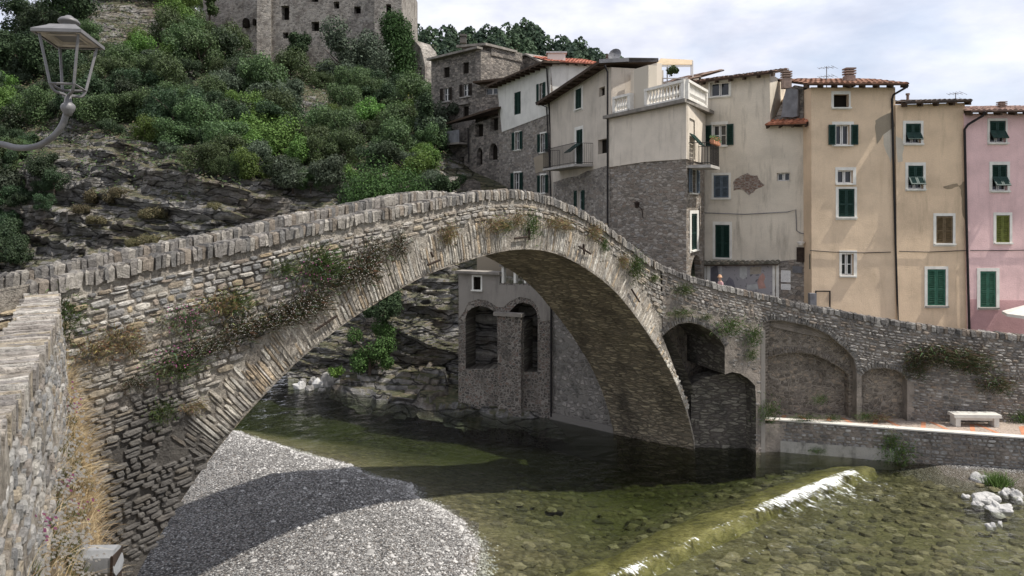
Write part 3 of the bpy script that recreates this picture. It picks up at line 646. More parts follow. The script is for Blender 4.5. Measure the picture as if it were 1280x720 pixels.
# ================================================================== THE BRIDGE
FOOT = ((869 - 640) / F * (H * F / 304), H * F / 304); TH = R(46)
LB = 24.0
BR = Wall((FOOT[0] - math.cos(TH) * LB, FOOT[1] - math.sin(TH) * LB), FOOT)
bd, bn = BR.D3(), BR.N3()
intr = [BR.uz(*p) for p in [(165, 720), (205, 663), (243, 597), (288, 540), (340, 483), (379, 444), (440, 397), (490, 367), (534, 342), (590, 324), (629, 313), (662, 310), (700, 317), (737, 338), (767, 361), (796, 397), (821, 434), (842, 472), (858, 513), (867, 548)]]
u0_, z0_ = intr[0]
intr = [(u0_ - .75, -1.5), (u0_ - .70, -.2), (u0_ - .40, 1.3)] + intr + [(LB + .02, -.1), (LB + .05, -1.5)]
# smooth resample by arc length
def resample(pts, n):
    P = np.array(pts, float); s = np.r_[0, np.cumsum(np.hypot(*(P[1:] - P[:-1]).T))]; q = np.linspace(0, s[-1], n)
    X = np.interp(q, s, P[:, 0]); Z = np.interp(q, s, P[:, 1]); k = np.array([1, 4, 7, 4, 1]) / 17
    for _ in range(2):
        X[2:-2] = np.convolve(X, k, 'valid'); Z[2:-2] = np.convolve(Z, k, 'valid')
    return X, Z, q
IU, IZ, IS = resample(intr, 90)
topb = [BR.uz(*p) for p in [(-60, 370), (0, 360), (60, 349), (100, 341), (200, 319), (320, 296), (440, 269), (518, 255), (565, 245.6), (602, 239), (640, 237.5), (665, 240), (690, 247), (721, 260), (752, 278), (784, 302), (809, 322), (828, 332), (869, 348)]]
TU, TZ = [p[0] for p in topb], [p[1] for p in topb]
ztop = lambda u: interp(TU, TZ, u)
UC = BR.uz(828, 400)[0]
legp = [BR.uz(*p) for p in [(828, 420), (842, 455), (858, 505), (868, 545), (874, 570)]]
zleg = lambda u: interp([p[0] for p in legp], [p[1] for p in legp], u)
zin = lambda u: (-1.5 if u < IU[2] else interp(IU[2:], IZ[2:], u))
wof = lambda u: interp([1, 5, 14, 24], [2.2, 2.5, 3.3, 3.5], u)      # width of the bridge along its length
wdir = (Vector((math.cos(R(146)), math.sin(R(146)), 0)))
def acr(u, z, k, o=0.0):          # point across the bridge, k=0 near face .. 1 far face
    p = BR.pt(u, z, o * (1 - k)); t = min(1, max(0, (u - 6) / 10)); dd = (-bn).lerp(wdir, t).normalized(); return p + dd * wof(u) * k
rng = random.Random(5)
bridge = thing('stone_bridge', BR.pt(12, 0, 0), 'humpbacked medieval stone bridge crossing the river in one great arch', 'bridge')
ULE = 0.2
def face_grid(off, k, step=.13):
    mbx = MB(); us = np.arange(ULE, LB + .01, step); nz = 44; vs = []; uvs = []
    for u in us:
        hi = ztop(u) - .02 if u < UC else min(ztop(u), zleg(u)); lo = min(zin(u), hi - .01)
        for j in range(nz):
            z = lerp(lo, hi, (j / (nz - 1)) ** .9); n = fbm(u, z, 3, 5, 1.4) * .035 + fbm(u, z, 8, 3, .4) * .05
            e = .3 if u < UC else .15
            vs.append(acr(u, z, k, 0) + bn * (off + n * e * (2.2 if k == 0 else 1))); uvs.append((u, z))
    mbx.add(vs, [(i * nz + j, (i + 1) * nz + j, (i + 1) * nz + j + 1, i * nz + j + 1) for i in range(len(us) - 1) for j in range(nz - 1)], uv=uvs)
    return mbx
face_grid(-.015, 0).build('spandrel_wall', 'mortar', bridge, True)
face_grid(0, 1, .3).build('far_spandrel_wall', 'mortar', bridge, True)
# vault
mbv = MB(); nk = 14; vs = []; uvs = []
for i in range(len(IU)):
    for j in range(nk):
        k = j / (nk - 1); n = fbm(IS[i], k * 3.5, 5, 4, .9) * .05 * (0 if j in (0,) else 1); nv = Vector((0, 0, 1))
        a = max(0, i - 1); b = min(len(IU) - 1, i + 1); tu, tz = IU[b] - IU[a], IZ[b] - IZ[a]; l = math.hypot(tu, tz) or 1
        vs.append(acr(IU[i] - tz / l * n, IZ[i] + tu / l * n, k)); uvs.append((k * 3.5, IS[i]))
mbv.add(vs, [(i * nk + j, (i + 1) * nk + j, (i + 1) * nk + j + 1, i * nk + j + 1) for i in range(len(IU) - 1) for j in range(nk - 1)], uv=uvs)
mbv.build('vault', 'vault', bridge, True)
# ring of thin voussoirs
def ring(mbx, pts_u, pts_z, ptf, Dv, Nv, length, wr, outr, rng, cols, lj=.15):
    P = np.column_stack([pts_u, pts_z]); s = np.r_[0, np.cumsum(np.hypot(*(P[1:] - P[:-1]).T))]; q = .02
    while q < s[-1] - .02:
        w_ = rng.uniform(*wr); c = q + w_ / 2; u = np.interp(c, s, P[:, 0]); z = np.interp(c, s, P[:, 1]); u2 = np.interp(c + .12, s, P[:, 0]); z2 = np.interp(c + .12, s, P[:, 1]); u1 = np.interp(c - .12, s, P[:, 0]); z1 = np.interp(c - .12, s, P[:, 1])
        tu, tz = u2 - u1, z2 - z1; l = math.hypot(tu, tz) or 1; tu /= l; tz /= l
        nu, nz_ = -tz, tu
        if nz_ < 0 and abs(nz_) > .3: nu, nz_ = -nu, -nz_
        ln = (length(u, z) if callable(length) else length) * (1 + rng.uniform(-lj, lj)); q0 = q; q += w_
        if ln < .12: continue
        parts = [(0, ln)] if rng.random() < .55 else [(0, ln * .55), (ln * .57, ln)]
        for a, b in parts:
            col = rng.choice(cols); f = rng.uniform(.75, 1.2); m = (a + b) / 2
            T = (Dv * tu + Vector((0, 0, tz))).normalized(); Nn = (Dv * nu + Vector((0, 0, nz_))).normalized()
            stone(mbx, ptf(u + nu * m, z + nz_ * m), T, Nn, Nv, w_ * .93, (b - a) * .99, rng.uniform(*outr), rng, [x * f for x in col], -.03)
RC = [(.60, .54, .45), (.66, .61, .52), (.54, .48, .395), (.60, .48, .34), (.70, .66, .58), (.47, .43, .375)]
mbr = MB(); sel = [i for i in range(len(IU)) if IZ[i] > (4.3 if IU[i] < 12 else 1.3)]
ring(mbr, IU[sel], IZ[sel], lambda u, z: BR.pt(u, z, .0), bd, bn, lambda u, z: (0 if (rng.random() > (.98 if z > 6 else .95)) else .88 if u < UC - 1.6 else max(.28, .88 - .45 * (u - UC + 1.6))), (.045, .11), (-.004, .03), rng, RC, .22)
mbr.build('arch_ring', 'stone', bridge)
# spandrel rubble
def lowz(u):
    if u < IU[3]: return -.4
    k = int(np.searchsorted(IU, u)); d = 1e9
    return zin(u)
def inside(u, z):
    if u < ULE + .1 or u > LB - .1: return False
    hi = ztop(u) - .38 if u < UC else min(ztop(u) - .38, zleg(u) - .1)
    if z > hi: return False
    if z < 1.2: return u < IU[3] - .08
    d = np.min(np.hypot(IU - u, IZ - z)); return d > (1.02 if z > 4.6 or u > 12 else .1) and z > zin(u)
def keep(u, z):
    d = ztop(u) - z; n = fbm(u, z, 2, 3, .45); k = 1.0 if d < 1.3 + .8 * n else .62 + .45 * n
    if u > 8: k = k * .75 + .1
    return max(.90, min(1, k))
mbs = MB(); lay_stones(mbs, lambda u, z: BR.pt(u, z, .0), ULE, LB, ztop, lambda u: -.5, inside, rng, hs=(.06, .17), ws=(.09, .40), out=(.01, .06), keep=keep, gap=.006, D=lambda u: bd, N=lambda u: bn, maxdepth=9.5)
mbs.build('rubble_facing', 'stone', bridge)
# coping and parapets
def coping(mbx, ua, ub, ptf, dirf, nf, top, rng, wr=(.07, .15), h=.27, th=.4, cols=None, jit=.03):
    u = ua; cols = cols or [(.36, .33, .295), (.29, .27, .245), (.44, .405, .355), (.34, .29, .235), (.23, .22, .205), (.50, .46, .40)]
    while u < ub:
        w_ = min(rng.uniform(*wr), ub - u + .02); c = u + w_ / 2; D = dirf(c); N = nf(c); sl = (top(c + .1) - top(c - .1)) / .2; Dt = (D + Vector((0, 0, sl))).normalized(); U = Vector((0, 0, 1))
        hh = h * rng.uniform(.88, 1.06); tj = rng.uniform(0, jit); P = ptf(c, top(c)) + U * tj; col = rng.choice(cols); f = rng.uniform(.75, 1.15); col = [x * f for x in col]
        o0 = .035 + rng.uniform(0, .04); b = .035; vs = []; lean_ = rng.uniform(-.12, .12)
        for (zz, ins) in ((-hh, 0), (-b - .01, 0), (0, b)):
            for sx, sy in ((-1, 1), (1, 1), (1, -1), (-1, -1)):
                vs.append(P + Dt * (sx * (w_ * .47 - ins + rng.uniform(-.016, .012)) + zz * lean_) + U * (zz + rng.uniform(-.022, .022)) + N * rng.uniform(-.02, .02) + N * ((o0 - ins) if sy > 0 else (-th + ins)))
        mbx.add(vs, [(0, 1, 5, 4), (1, 2, 6, 5), (2, 3, 7, 6), (3, 0, 4, 7), (4, 5, 9, 8), (5, 6, 10, 9), (6, 7, 11, 10), (7, 4, 8, 11), (8, 9, 10, 11)], 0, col)
        u += w_
    return mbx
mbc = MB(); coping(mbc, 1.9, UC, lambda u, z: BR.pt(u, z), lambda u: bd, lambda u: bn, ztop, rng); par = mbc.build('coping', 'coping', bridge)
mbp = MB(); us = np.arange(ULE, UC + .01, .4)
vs = []
for u in us: 
    for z, o in ((ztop(u) - .06, -.02), (ztop(u) - .06, -.38), (ztop(u) - 1.1, -.38)): vs.append(BR.pt(u, z, o))
mbp.add(vs, [(i * 3 + j, (i + 1) * 3 + j, (i + 1) * 3 + j + 1, i * 3 + j + 1) for i in range(len(us) - 1) for j in range(2)]); mbp.build('parapet', 'mortar', bridge)
def fpt(u, z, o=0): return acr(u, z, 1) + bn * o
mbc = MB(); coping(mbc, -6, 24, lambda u, z: fpt(u, z, .38), lambda u: bd, lambda u: bn, lambda u: ztop(max(u, 0)) + min(0, u) * -.0, rng, h=.3); mbc.build('far_coping', 'coping', bridge)
mbp = MB(); us = np.arange(-6, 24.2, .4); vs = []
for u in us:
    zt = ztop(max(u, 0)); 
    for z, o in ((zt - 8 if u < 0 else zt - 1.5, 0), (zt - .06, 0), (zt - .06, .38), (zt - 1.15, .38)): vs.append(fpt(u, z, o))
mbp.add(vs, [(i * 4 + j, (i + 1) * 4 + j, (i + 1) * 4 + j + 1, i * 4 + j + 1) for i in range(len(us) - 1) for j in range(3)]); mbp.build('far_parapet', 'mortar', bridge)
mbs = MB(); lay_stones(mbs, lambda u, z: fpt(u, z, .38), -5, 9, lambda u: ztop(max(0, u)) - .3, lambda u: ztop(max(0, u)) - 1.1, lambda u, z: True, rng, out=(.02, .06), D=lambda u: bd, N=lambda u: bn, maxdepth=.9); mbs.build('far_parapet_facing', 'stone', bridge)
mbd = MB(); vs = []; us = np.arange(ULE, 24.01, .5)
for u in us:
    for k in (.02, .98): vs.append(acr(u, ztop(u) - 1.0, k))
mbd.add(vs, [(2 * i, 2 * i + 2, 2 * i + 3, 2 * i + 1) for i in range(len(us) - 1)]); mbd.build('deck', 'street', bridge)
# iron tie bars
for (a, b) in (((391, 412), (418, 394)), ((531, 331), (546, 325)), ((640, 298), (656, 296)), ((720, 308), (735, 317)), ((786, 361), (796, 377)), ((538, 321), (535, 315)), ((658, 285), (658, 300)), ((726, 305), (727, 318))):
    pa, pb = BR.uz(*a), BR.uz(*b); mbx = MB(); mbx.tube([BR.pt(*pa, .11), BR.pt(*pb, .11)], .032, 6); mbx.build('tie_bar', 'rust', bridge)

# ------------------------------------------------------------------ approach ramp and its blind arches
C0 = BR.pt(UC, 0); W1 = Wall((C0.x, C0.y), (9.72, 27.85)); W2 = Wall((9.72, 27.85), (19.8, 27.6))
ramp_w = thing('approach_ramp_wall', W2.pt(4, 0), 'rising rubble retaining wall with blind arches behind the promenade', 'retaining wall')
tp1 = [(828, 332), (869, 347), (905, 357), (951, 368)]; tp2 = [(951, 368), (1000, 379), (1100, 398), (1200, 412), (1280, 419), (1420, 428)]
q1 = [W1.uz(*p) for p in tp1]; q2 = [W2.uz(*p) for p in tp2]; q1[0] = (0, q1[0][1]); q1[-1] = (W1.len, q1[-1][1]); q2[0] = (0, q1[-1][1])
zt1 = lambda u: interp([p[0] for p in q1], [p[1] for p in q1], u); zt2 = lambda u: interp([p[0] for p in q2], [p[1] for p in q2], u)
side_arch = [(906, 468), (906, 434), (900, 424), (888, 413), (875, 406), (862, 403), (848, 405), (838, 411), (829, 420)]
lowarch = [(945, 500), (944, 482), (935, 473), (925, 467), (915, 465), (906, 468)]
o1 = q1 + [(W1.len, -1.5), (W1.uz(945, 500)[0], -1.5)] + [W1.uz(*p) for p in lowarch] + [W1.uz(*p) for p in side_arch[1:-1]] + [(0, W1.uz(829, 420)[1])]
mb = MB(); sheet(mb, W1, o1, [], 0, 0)
for a, b in list(zip(o1[len(q1) + 1:], o1[len(q1) + 2:])):
    mb.add([W1.pt(*a), W1.pt(*b), W1.pt(*b, -2.6), W1.pt(*a, -2.6)], [(0, 1, 2, 3)], 1, uv=[(0, a[1]), (0, b[1]), (2.6, b[1]), (2.6, a[1])])
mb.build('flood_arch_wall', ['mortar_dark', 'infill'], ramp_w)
h1 = [(954, 530), (1071, 530), (1071, 466), (1067, 448), (1058, 437), (1048, 429), (1036, 419), (1024, 413), (1008, 407), (993, 404), (977, 401), (962, 401), (954, 404)]
h2 = [(958, 530), (1067, 530), (1067, 472), (1054, 461), (1040, 454), (1028, 448), (1017, 445), (1005, 444), (993, 444), (979, 446), (965, 449), (958, 453)]
h3 = [(1077, 530), (1134, 530), (1134, 476), (1129, 468), (1120, 463), (1105, 460), (1090, 461), (1081, 465), (1077, 471)]
H1, H2, H3 = [[W2.uz(*p) for p in h] for h in (h1, h2, h3)]
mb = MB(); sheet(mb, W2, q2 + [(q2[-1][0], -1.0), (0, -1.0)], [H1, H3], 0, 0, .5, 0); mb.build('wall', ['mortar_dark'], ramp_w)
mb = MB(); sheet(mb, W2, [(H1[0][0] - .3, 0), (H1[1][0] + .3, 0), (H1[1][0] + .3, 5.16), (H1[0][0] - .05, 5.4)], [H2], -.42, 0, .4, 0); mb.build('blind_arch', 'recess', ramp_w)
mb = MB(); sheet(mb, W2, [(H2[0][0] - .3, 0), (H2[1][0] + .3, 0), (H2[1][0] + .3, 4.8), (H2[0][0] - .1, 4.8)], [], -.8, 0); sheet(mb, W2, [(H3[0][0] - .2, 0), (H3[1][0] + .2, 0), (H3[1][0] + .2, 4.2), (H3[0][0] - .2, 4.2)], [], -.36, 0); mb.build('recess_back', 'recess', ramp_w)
DK = [(.30, .28, .26), (.23, .215, .20), (.37, .35, .32), (.29, .24, .195), (.18, .17, .16), (.44, .41, .375)]
rg_ = random.Random(8)
def inpoly(u, z, poly):
    c = False; n = len(poly); j = n - 1
    for i in range(n):
        if (poly[i][1] > z) != (poly[j][1] > z) and u < (poly[j][0] - poly[i][0]) * (z - poly[i][1]) / (poly[j][1] - poly[i][1]) + poly[i][0]: c = not c
        j = i
    return c
def nearhole(u, z, holes, r):
    for h in holes:
        if inpoly(u, z, h): return True
        for i in range(len(h)):
            a, b = h[i], h[(i + 1) % len(h)]; dx, dz = b[0] - a[0], b[1] - a[1]; k = max(0, min(1, ((u - a[0]) * dx + (z - a[1]) * dz) / (dx * dx + dz * dz + 1e-9)))
            if math.hypot(u - a[0] - k * dx, z - a[1] - k * dz) < r: return True
    return False
mb = MB(); lay_stones(mb, lambda u, z: W1.pt(u, z), 0, W1.len, zt1, lambda u: -.3, lambda u, z: inpoly(u, z, o1) and not nearhole(u, z, [[(a, b) for a, b in [W1.uz(*p) for p in lowarch[:0:-1] + side_arch]]], .22) and z < zt1(u) - .25, rg_, hs=(.07, .14), ws=(.12, .36), out=(.01, .05), cols=DK, keep=lambda u, z: .9 if zt1(u) - z < 1.1 else .35, D=lambda u: W1.D3(), N=lambda u: W1.N3(), maxdepth=8)
lay_stones(mb, lambda u, z: W2.pt(u, z), 0, 14.5, zt2, lambda u: 1.0, lambda u, z: not nearhole(u, z, [H1, H3], .2) and z < zt2(u) - .25, rg_, hs=(.07, .15), ws=(.11, .38), out=(.015, .06), cols=DK, D=lambda u: W2.D3(), N=lambda u: W2.N3(), maxdepth=5)
mb.build('rubble_facing', 'stone_dark', ramp_w)
mb = MB()
for h, w_, o in ((H1[2:], W2, 0), (H3[2:], W2, 0), ([W1.uz(*p) for p in side_arch[1:]], W1, 0)):
    P = np.array(h); ring(mb, P[:, 0][::-1], P[:, 1][::-1], lambda u, z, w_=w_: w_.pt(u, z), w_.D3(), w_.N3(), .27, (.06, .13), (.01, .06), rg_, [(.20, .19, .175), (.26, .245, .225), (.16, .15, .14)], .15)
P = np.array(H2[2:]); ring(mb, P[:, 0][::-1], P[:, 1][::-1], lambda u, z: W2.pt(u, z, -.42), W2.D3(), W2.N3(), .25, (.06, .12), (.01, .05), rg_, [(.19, .165, .14), (.24, .21, .18)], .15)
mb.build('arch_rings', 'stone_dark', ramp_w)
mb = MB(); coping(mb, 0, W1.len, lambda u, z: W1.pt(u, z), lambda u: W1.D3(), lambda u: W1.N3(), zt1, rg_, wr=(.10, .22), h=.24, th=.35, cols=DK); coping(mb, 0, 14.8, lambda u, z: W2.pt(u, z), lambda u: W2.D3(), lambda u: W2.N3(), zt2, rg_, wr=(.10, .22), h=.24, th=.35, cols=DK); mb.build('coping', 'coping', ramp_w)
# inner faces of the parapet, pillar, low infill wall
mb = MB()
for w_, zt, ln in ((W1, zt1, W1.len), (W2, zt2, 14.8)):
    us = np.arange(0, ln + .01, ln / 20); vs = []
    for u in us:
        for z, o in ((zt(u) - .05, -.05), (zt(u) - .05, -.34), (zt(u) - 1.2, -.34)): vs.append(w_.pt(u, z, o))
    mb.add(vs, [(i * 3 + j, (i + 1) * 3 + j, (i + 1) * 3 + j + 1, i * 3 + j + 1) for i in range(len(us) - 1) for j in range(2)])
mb.build('parapet', 'mortar_dark', ramp_w)
mb = MB(); wbox(mb, W2, -.10, .06, -1.5, 4.7, -.1, .05); mb.build('pillar', 'arcade_plaster', ramp_w)
IF = Wall((FOOT[0] - .1, 28.35), (9.9, 28.3)); mb = MB(); ol = [IF.uz(*p) for p in [(868, 480), (880, 472), (892, 469), (906, 467), (948, 467)]]; ol = [(0, ol[0][1])] + ol[1:] + [(ol[-1][0], -1.5), (0, -1.5)]
sheet(mb, IF, ol, [], 0, 0, back=.8); mb.build('infill_wall', 'infill', ramp_w)
mb = MB(); vs = [W1.pt(1.7, z, -2.6) for z in (-1.5, 5.4)] + [W1.pt(W1.len + .5, z, -2.6) for z in (5.4, -1.5)]; mb.add(vs, [(0, 1, 2, 3)], uv=[(0, 0), (0, 8), (7, 8), (7, 0)])
mb.build('recess_back_wall', 'recess', ramp_w)
# back of the main arch haunch seen inside the flood arch
mb = MB(); vs = []; uvs = []; ii = [i for i in range(len(IU)) if IU[i] > 15]
for i in ii:
    a, b = max(0, i - 1), min(len(IU) - 1, i + 1); tu, tz = IU[b] - IU[a], IZ[b] - IZ[a]; l = math.hypot(tu, tz) or 1
    du = -tz / l * .95 if IZ[i] > 1 else .5; dz = tu / l * .95 if IZ[i] > 1 else 0
    for k in (.03, .5, .97): vs.append(acr(IU[i] + du, IZ[i] + dz, k)); uvs.append((k * 3, IS[i]))
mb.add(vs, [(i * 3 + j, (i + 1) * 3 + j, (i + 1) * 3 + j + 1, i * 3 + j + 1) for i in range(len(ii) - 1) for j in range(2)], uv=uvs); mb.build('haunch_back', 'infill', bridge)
# ramp street behind the parapets, running up onto the bridge
mb = MB(); vs = []
pl = [(W1.pt(0, zt1(0) - 1.0, -.34), Vector((5.0, 31.5, zt1(0) - 1.0))), (W1.pt(W1.len, zt1(W1.len) - 1.0, -.34), Vector((9.5, 38, zt1(W1.len) - 1.0)))]
for u in (3, 6, 10, 14.8): pl.append((W2.pt(u, zt2(u) - 1.0, -.34), W2.pt(u, zt2(u) - 1.0, -6)))
for a, b in pl: vs += [a, b]
mb.add(vs, [(2 * i, 2 * i + 2, 2 * i + 3, 2 * i + 1) for i in range(len(pl) - 1)]); tag(mb.build('street', 'street'), kind='structure')

# ------------------------------------------------------------------ promenade and its river wall
FW = Wall((9.95, 28.0), (18.35, 25.75)); PZ = 1.2
pw = thing('promenade_wall', FW.pt(4, -.5), 'low grey rubble river wall with a white stone edge below the bench', 'river wall')
mb = MB(); sheet(mb, FW, [(0, -1.2), (13, -1.2), (13, PZ), (0, PZ)], [], 0, 0); mb.add([FW.pt(0, -1.2), FW.pt(0, PZ), FW.pt(-.3, PZ, -2), FW.pt(-.3, -1.2, -2)], [(0, 1, 2, 3)]); mb.build('wall', 'mortar_dark', pw)
mb = MB(); lay_stones(mb, lambda u, z: FW.pt(u, z), .05, 13, lambda u: PZ - .02, lambda u: -.45, lambda u, z: not (u < 4.4 and z < .42), rg_, hs=(.09, .19), ws=(.13, .36), out=(.02, .06), cols=[(.24, .23, .215), (.30, .29, .27), (.19, .18, .17), (.38, .365, .34), (.27, .235, .20)], D=lambda u: FW.D3(), N=lambda u: FW.N3(), maxdepth=1.8); mb.build('rubble_facing', 'stone_dark', pw)
mb = MB(); wbox(mb, FW, -.02, 4.45, -1.2, .44, -.2, .05); mb.build('cement_base', 'river_wall_cement', pw)
mb = MB(); wbox(mb, FW, -.05, 13, PZ, PZ + .045, -.28, .05); mb.build('edge_stone', 'bench', pw)
mb = MB(); mb.add([FW.pt(0, PZ + .03, -.25), FW.pt(13, PZ + .03, -.25), W2.pt(14.5, PZ + .03, 0), W2.pt(0, PZ + .03, -.9)], [(0, 1, 2, 3)]); mb.add([W2.pt(0, PZ + .026, 0), W2.pt(14.5, PZ + .026, 0), W2.pt(14.5, PZ + .026, -.9), W2.pt(0, PZ + .026, -.9)], [(0, 1, 2, 3)]); tag(mb.build('path', 'paving'), kind='structure')
mb = MB()
for i in range(16):
    t = .5 + i * .82; a = FW.pt(t, PZ + .035, -.3); b = FW.pt(t + .16, PZ + .035, -.3); k = min(1, t / 13); wd = lerp(.45, 1.9, k); s_ = -.55 if i % 2 else .45
    c = FW.pt(t + .16 + s_ * wd * .5, PZ + .035, -.3 - wd * .8); d = FW.pt(t + s_ * wd * .5, PZ + .035, -.3 - wd * .8); mb.add([a, b, c, d], [(0, 1, 2, 3)])
tag(mb.build('paving_stripes', 'orange'), kind='structure')
bp = world(1218, 534, 8.3 * F / (533 - HZ)); bp.z = PZ + .04
bench = thing('stone_bench', bp, 'pale backless stone bench on the brick-striped promenade', 'bench')
ang = math.atan2(-2.25, 8.4); bx = Vector((math.cos(ang * .2), math.sin(ang * .2), 0)); by = Vector((-bx.y, bx.x, 0))
mb = MB(); mb.obox(bp + Vector((0, 0, .40)), bx * .86, by * .24, Vector((0, 0, .06))); mb.build('seat', 'bench', bench)
for s_ in (-1, 1): mb = MB(); mb.obox(bp + bx * s_ * .70 + Vector((0, 0, .168)), bx * .09, by * .2, Vector((0, 0, .17))); mb.build('leg', 'bench', bench)
mb = MB(); mb.obox(bp + Vector((0, 0, .28)), bx * .608, by * .14, Vector((0, 0, .055))); mb.build('stretcher', 'bench', bench)

# ================================================================== THE VILLAGE
G, GL, SH = 'green', 'glass', 'closed'
# --- yellow house
wy = Wall.px(1015, 31.5, 1122, 31.4)
y1 = house('ochre_house', wy, [(1014, 109), (1119, 109), (1124, 999), (1015, 999)], [
    ((1042, 118, 1061, 134), dict(kind='dark', sur=(1039, 114, 1063, 137), cut=.25)),
    ((1045, 156, 1062, 181), dict(kind='open', sur=(1040, 152, 1067, 183))),
    ((1047, 213, 1066, 229), dict(kind=GL, sur=(1044, 209, 1070, 231))),
    ((1048, 236, 1068, 271), dict(kind=SH, sur=(1044.5, 233.5, 1071, 275))),
    ((1052, 317, 1067, 344), dict(kind=GL, sur=(1049, 313, 1071, 347)))], 'yellow', 8,
    'tall ochre yellow house with two red brick chimneys, tallest of the right-hand row', zbot=1)
qa, qb = wy.uz(1014, 109), wy.uz(1119, 109)
tile_roof(y1, wy, qa[0], qa[1] + .02, qb[0], qb[1] + .02, .5, 3.5, .22, side=.35)
chimney(y1, wy.pt(wy.uz(1074, 107)[0], wy.uz(1074, 107)[1] + .1, -1.0), .40, .85); chimney(y1, wy.pt(wy.uz(995, 108)[0], wy.uz(995, 108)[1] + .1, -1.2), .36, .78)
pipe(y1, [wy.pt(*wy.uz(x, y), o) for x, y, o in [(1128, 109, .5), (1125, 112, .45), (1115, 119, .12), (1114, 124, .07), (1117, 250, .07), (1122, 420, .07)]], .045)
mb = MB(); q = rect_uz(wy, (1010, 366, 1018, 382)); wbox(mb, wy, q[0], q[2], q[1], q[3], .0, .25); mb.build('meter_box', 'lead', y1)
mb = MB(); q = rect_uz(wy, (1018, 363, 1037, 392))
for a in ((q[0], q[0] + .05, q[1], q[3]), (q[2] - .05, q[2], q[1], q[3]), (q[0] + .05, q[2] - .05, q[3] - .05, q[3])): wbox(mb, wy, *a, .07, .11)
mb.build('door_frame', 'iron', y1)
overlay(y1, wy, blob([(1097, 163), (1104, 170), (1108, 190), (1112, 204), (1117, 190), (1117.5, 160), (1108, 157)], 2, 1.5, 3), 'patch_pale', .004)
overlay(y1, wy, blob([(1093, 158), (1097, 180), (1104, 168), (1118, 158), (1116, 140), (1104, 144), (1095, 150)], 2, 1.0, 6), 'patch_grey', .007)
# its narrow left flank
wys = Wall((wy.a.x, wy.a.y), ((1002 - 640) / F * 33.4, 33.4))
for r in ((1002, 160, 1008, 183), (1006.5, 257, 1011.5, 278), (1010.6, 317, 1014, 336)):
    u0, u1 = sorted((wys.uz(r[0], 200)[0], wys.uz(r[2], 200)[0])); z0, z1 = wys.uz((r[0] + r[2]) / 2, r[3])[1], wys.uz((r[0] + r[2]) / 2, r[1])[1]
    mb = MB(); wbox(mb, wys, u0 - .06, u1 + .06, z0 - .06, z1 + .06, .0, .02); wn = mb.build('window', 'frame', y1)
    mb = MB(); wbox(mb, wys, u0, u1, z0, z1, .02, .05); mb.build('shutter', 'green', wn)
# --- second ochre house
wz2 = Wall.px(1119.5, 31.3, 1210, 31.25)
y2 = house('ochre_house', wz2, [(1119.5, 131), (1206, 128.5), (1211, 999), (1122.5, 999)], [
    ((1132, 154.5, 1151, 179), dict(kind='pushed', sur=(1128.5, 151, 1154, 182))),
    ((1135, 207, 1154, 236), dict(kind='pushed', sur=(1131.5, 203, 1157, 239))),
    ((1170, 270, 1191, 304), dict(kind=SH, mat='brownsh', sur=(1166.5, 266.5, 1194, 308))),
    ((1159, 336.5, 1182, 382), dict(kind=SH, mat='green2', sur=(1155.5, 333, 1185, 385)))], 'yellow2', 8,
    'lower ochre yellow house between the tall ochre house and the pink one', zbot=1)
qa, qb = wz2.uz(1120, 131), wz2.uz(1206, 128.5)
tile_roof(y2, wz2, qa[0] + .3, qa[1], qb[0], qb[1], .4, 2.2, .14, side=.1, cols=((.10, .08, .07), (.15, .11, .085)))
mb = MB(); c = wz2.pt(wz2.uz(1150, 124)[0], wz2.uz(1150, 126)[1], -1.0); mb.tube([c, c + Vector((0, 0, .4))], .06, 8); mb.tube([c + Vector((0, 0, .4)), c + Vector((0, 0, .48))], .09, 8); mb.build('flue', 'chimney', y2)
mb = MB(); z = wz2.uz(1170, 126)[1]; zz = wz2.uz(1170, 121)[1]
ua, ub = wz2.uz(1150, 126)[0], wz2.uz(1192, 126)[0]
for i in range(15): u = lerp(ua, ub, i / 14); mb.tube([wz2.pt(u, z + .1, -1.6), wz2.pt(u, zz + .1, -1.6)], .012, 4)
mb.tube([wz2.pt(ua, zz + .1, -1.6), wz2.pt(ub, zz + .1, -1.6)], .018, 4); mb.build('railing', 'rust', y2)
overlay(y2, wz2, blob([(1199, 232), (1206, 226), (1207, 282), (1202, 262), (1203, 248)], 3, .9, 14), 'patch_stain', .004)
overlay(y2, wz2, blob([(1178, 234), (1196, 229), (1199, 233), (1184, 237)], 3, .7, 15), 'patch_stain', .004)
overlay(y2, wz2, blob([(1120, 170), (1127, 172), (1130, 185), (1128, 202), (1123, 204), (1120.5, 190)], 2, 1.2, 9), 'patch_pale', .004)
# --- pink house
wp = Wall.px(1208.5, 31.2, 1500, 31.0)
pk = house('pink_house', wp, [(1205, 142), (1500, 140), (1500, 999), (1211, 999)], [
    ((1237, 151, 1257, 178), dict(kind='pushed', sur=(1234, 148, 1259, 181))),
    ((1240, 206, 1259, 238), dict(kind='pushed', sur=(1236.5, 202, 1262, 241))),
    ((1245, 269, 1262, 303), dict(kind=SH, mat='olive', sur=(1241.5, 265.5, 1265, 305.5))),
    ((1225, 339, 1245, 384), dict(kind=SH, mat='green2', sur=(1221, 335, 1249, 387))),
    ((1310, 206, 1329, 238), dict(kind=SH, sur=(1306, 202, 1333, 241)))], 'pink', 8,
    'pink house with green shutters at the right end of the row', zbot=1)
qa, qb = wp.uz(1205, 142), wp.uz(1500, 140)
tile_roof(pk, wp, qa[0] + .1, qa[1], qb[0], qb[1], .5, 3, .18, side=.1, cols=((.30, .19, .15), (.36, .24, .19), (.26, .17, .14)))
overlay(pk, wp, [(1211.5, 374), (1221, 374), (1221, 388), (1249, 388), (1249, 375), (1400, 377), (1400, 460), (1211.5, 460)], 'pink_low', .006)
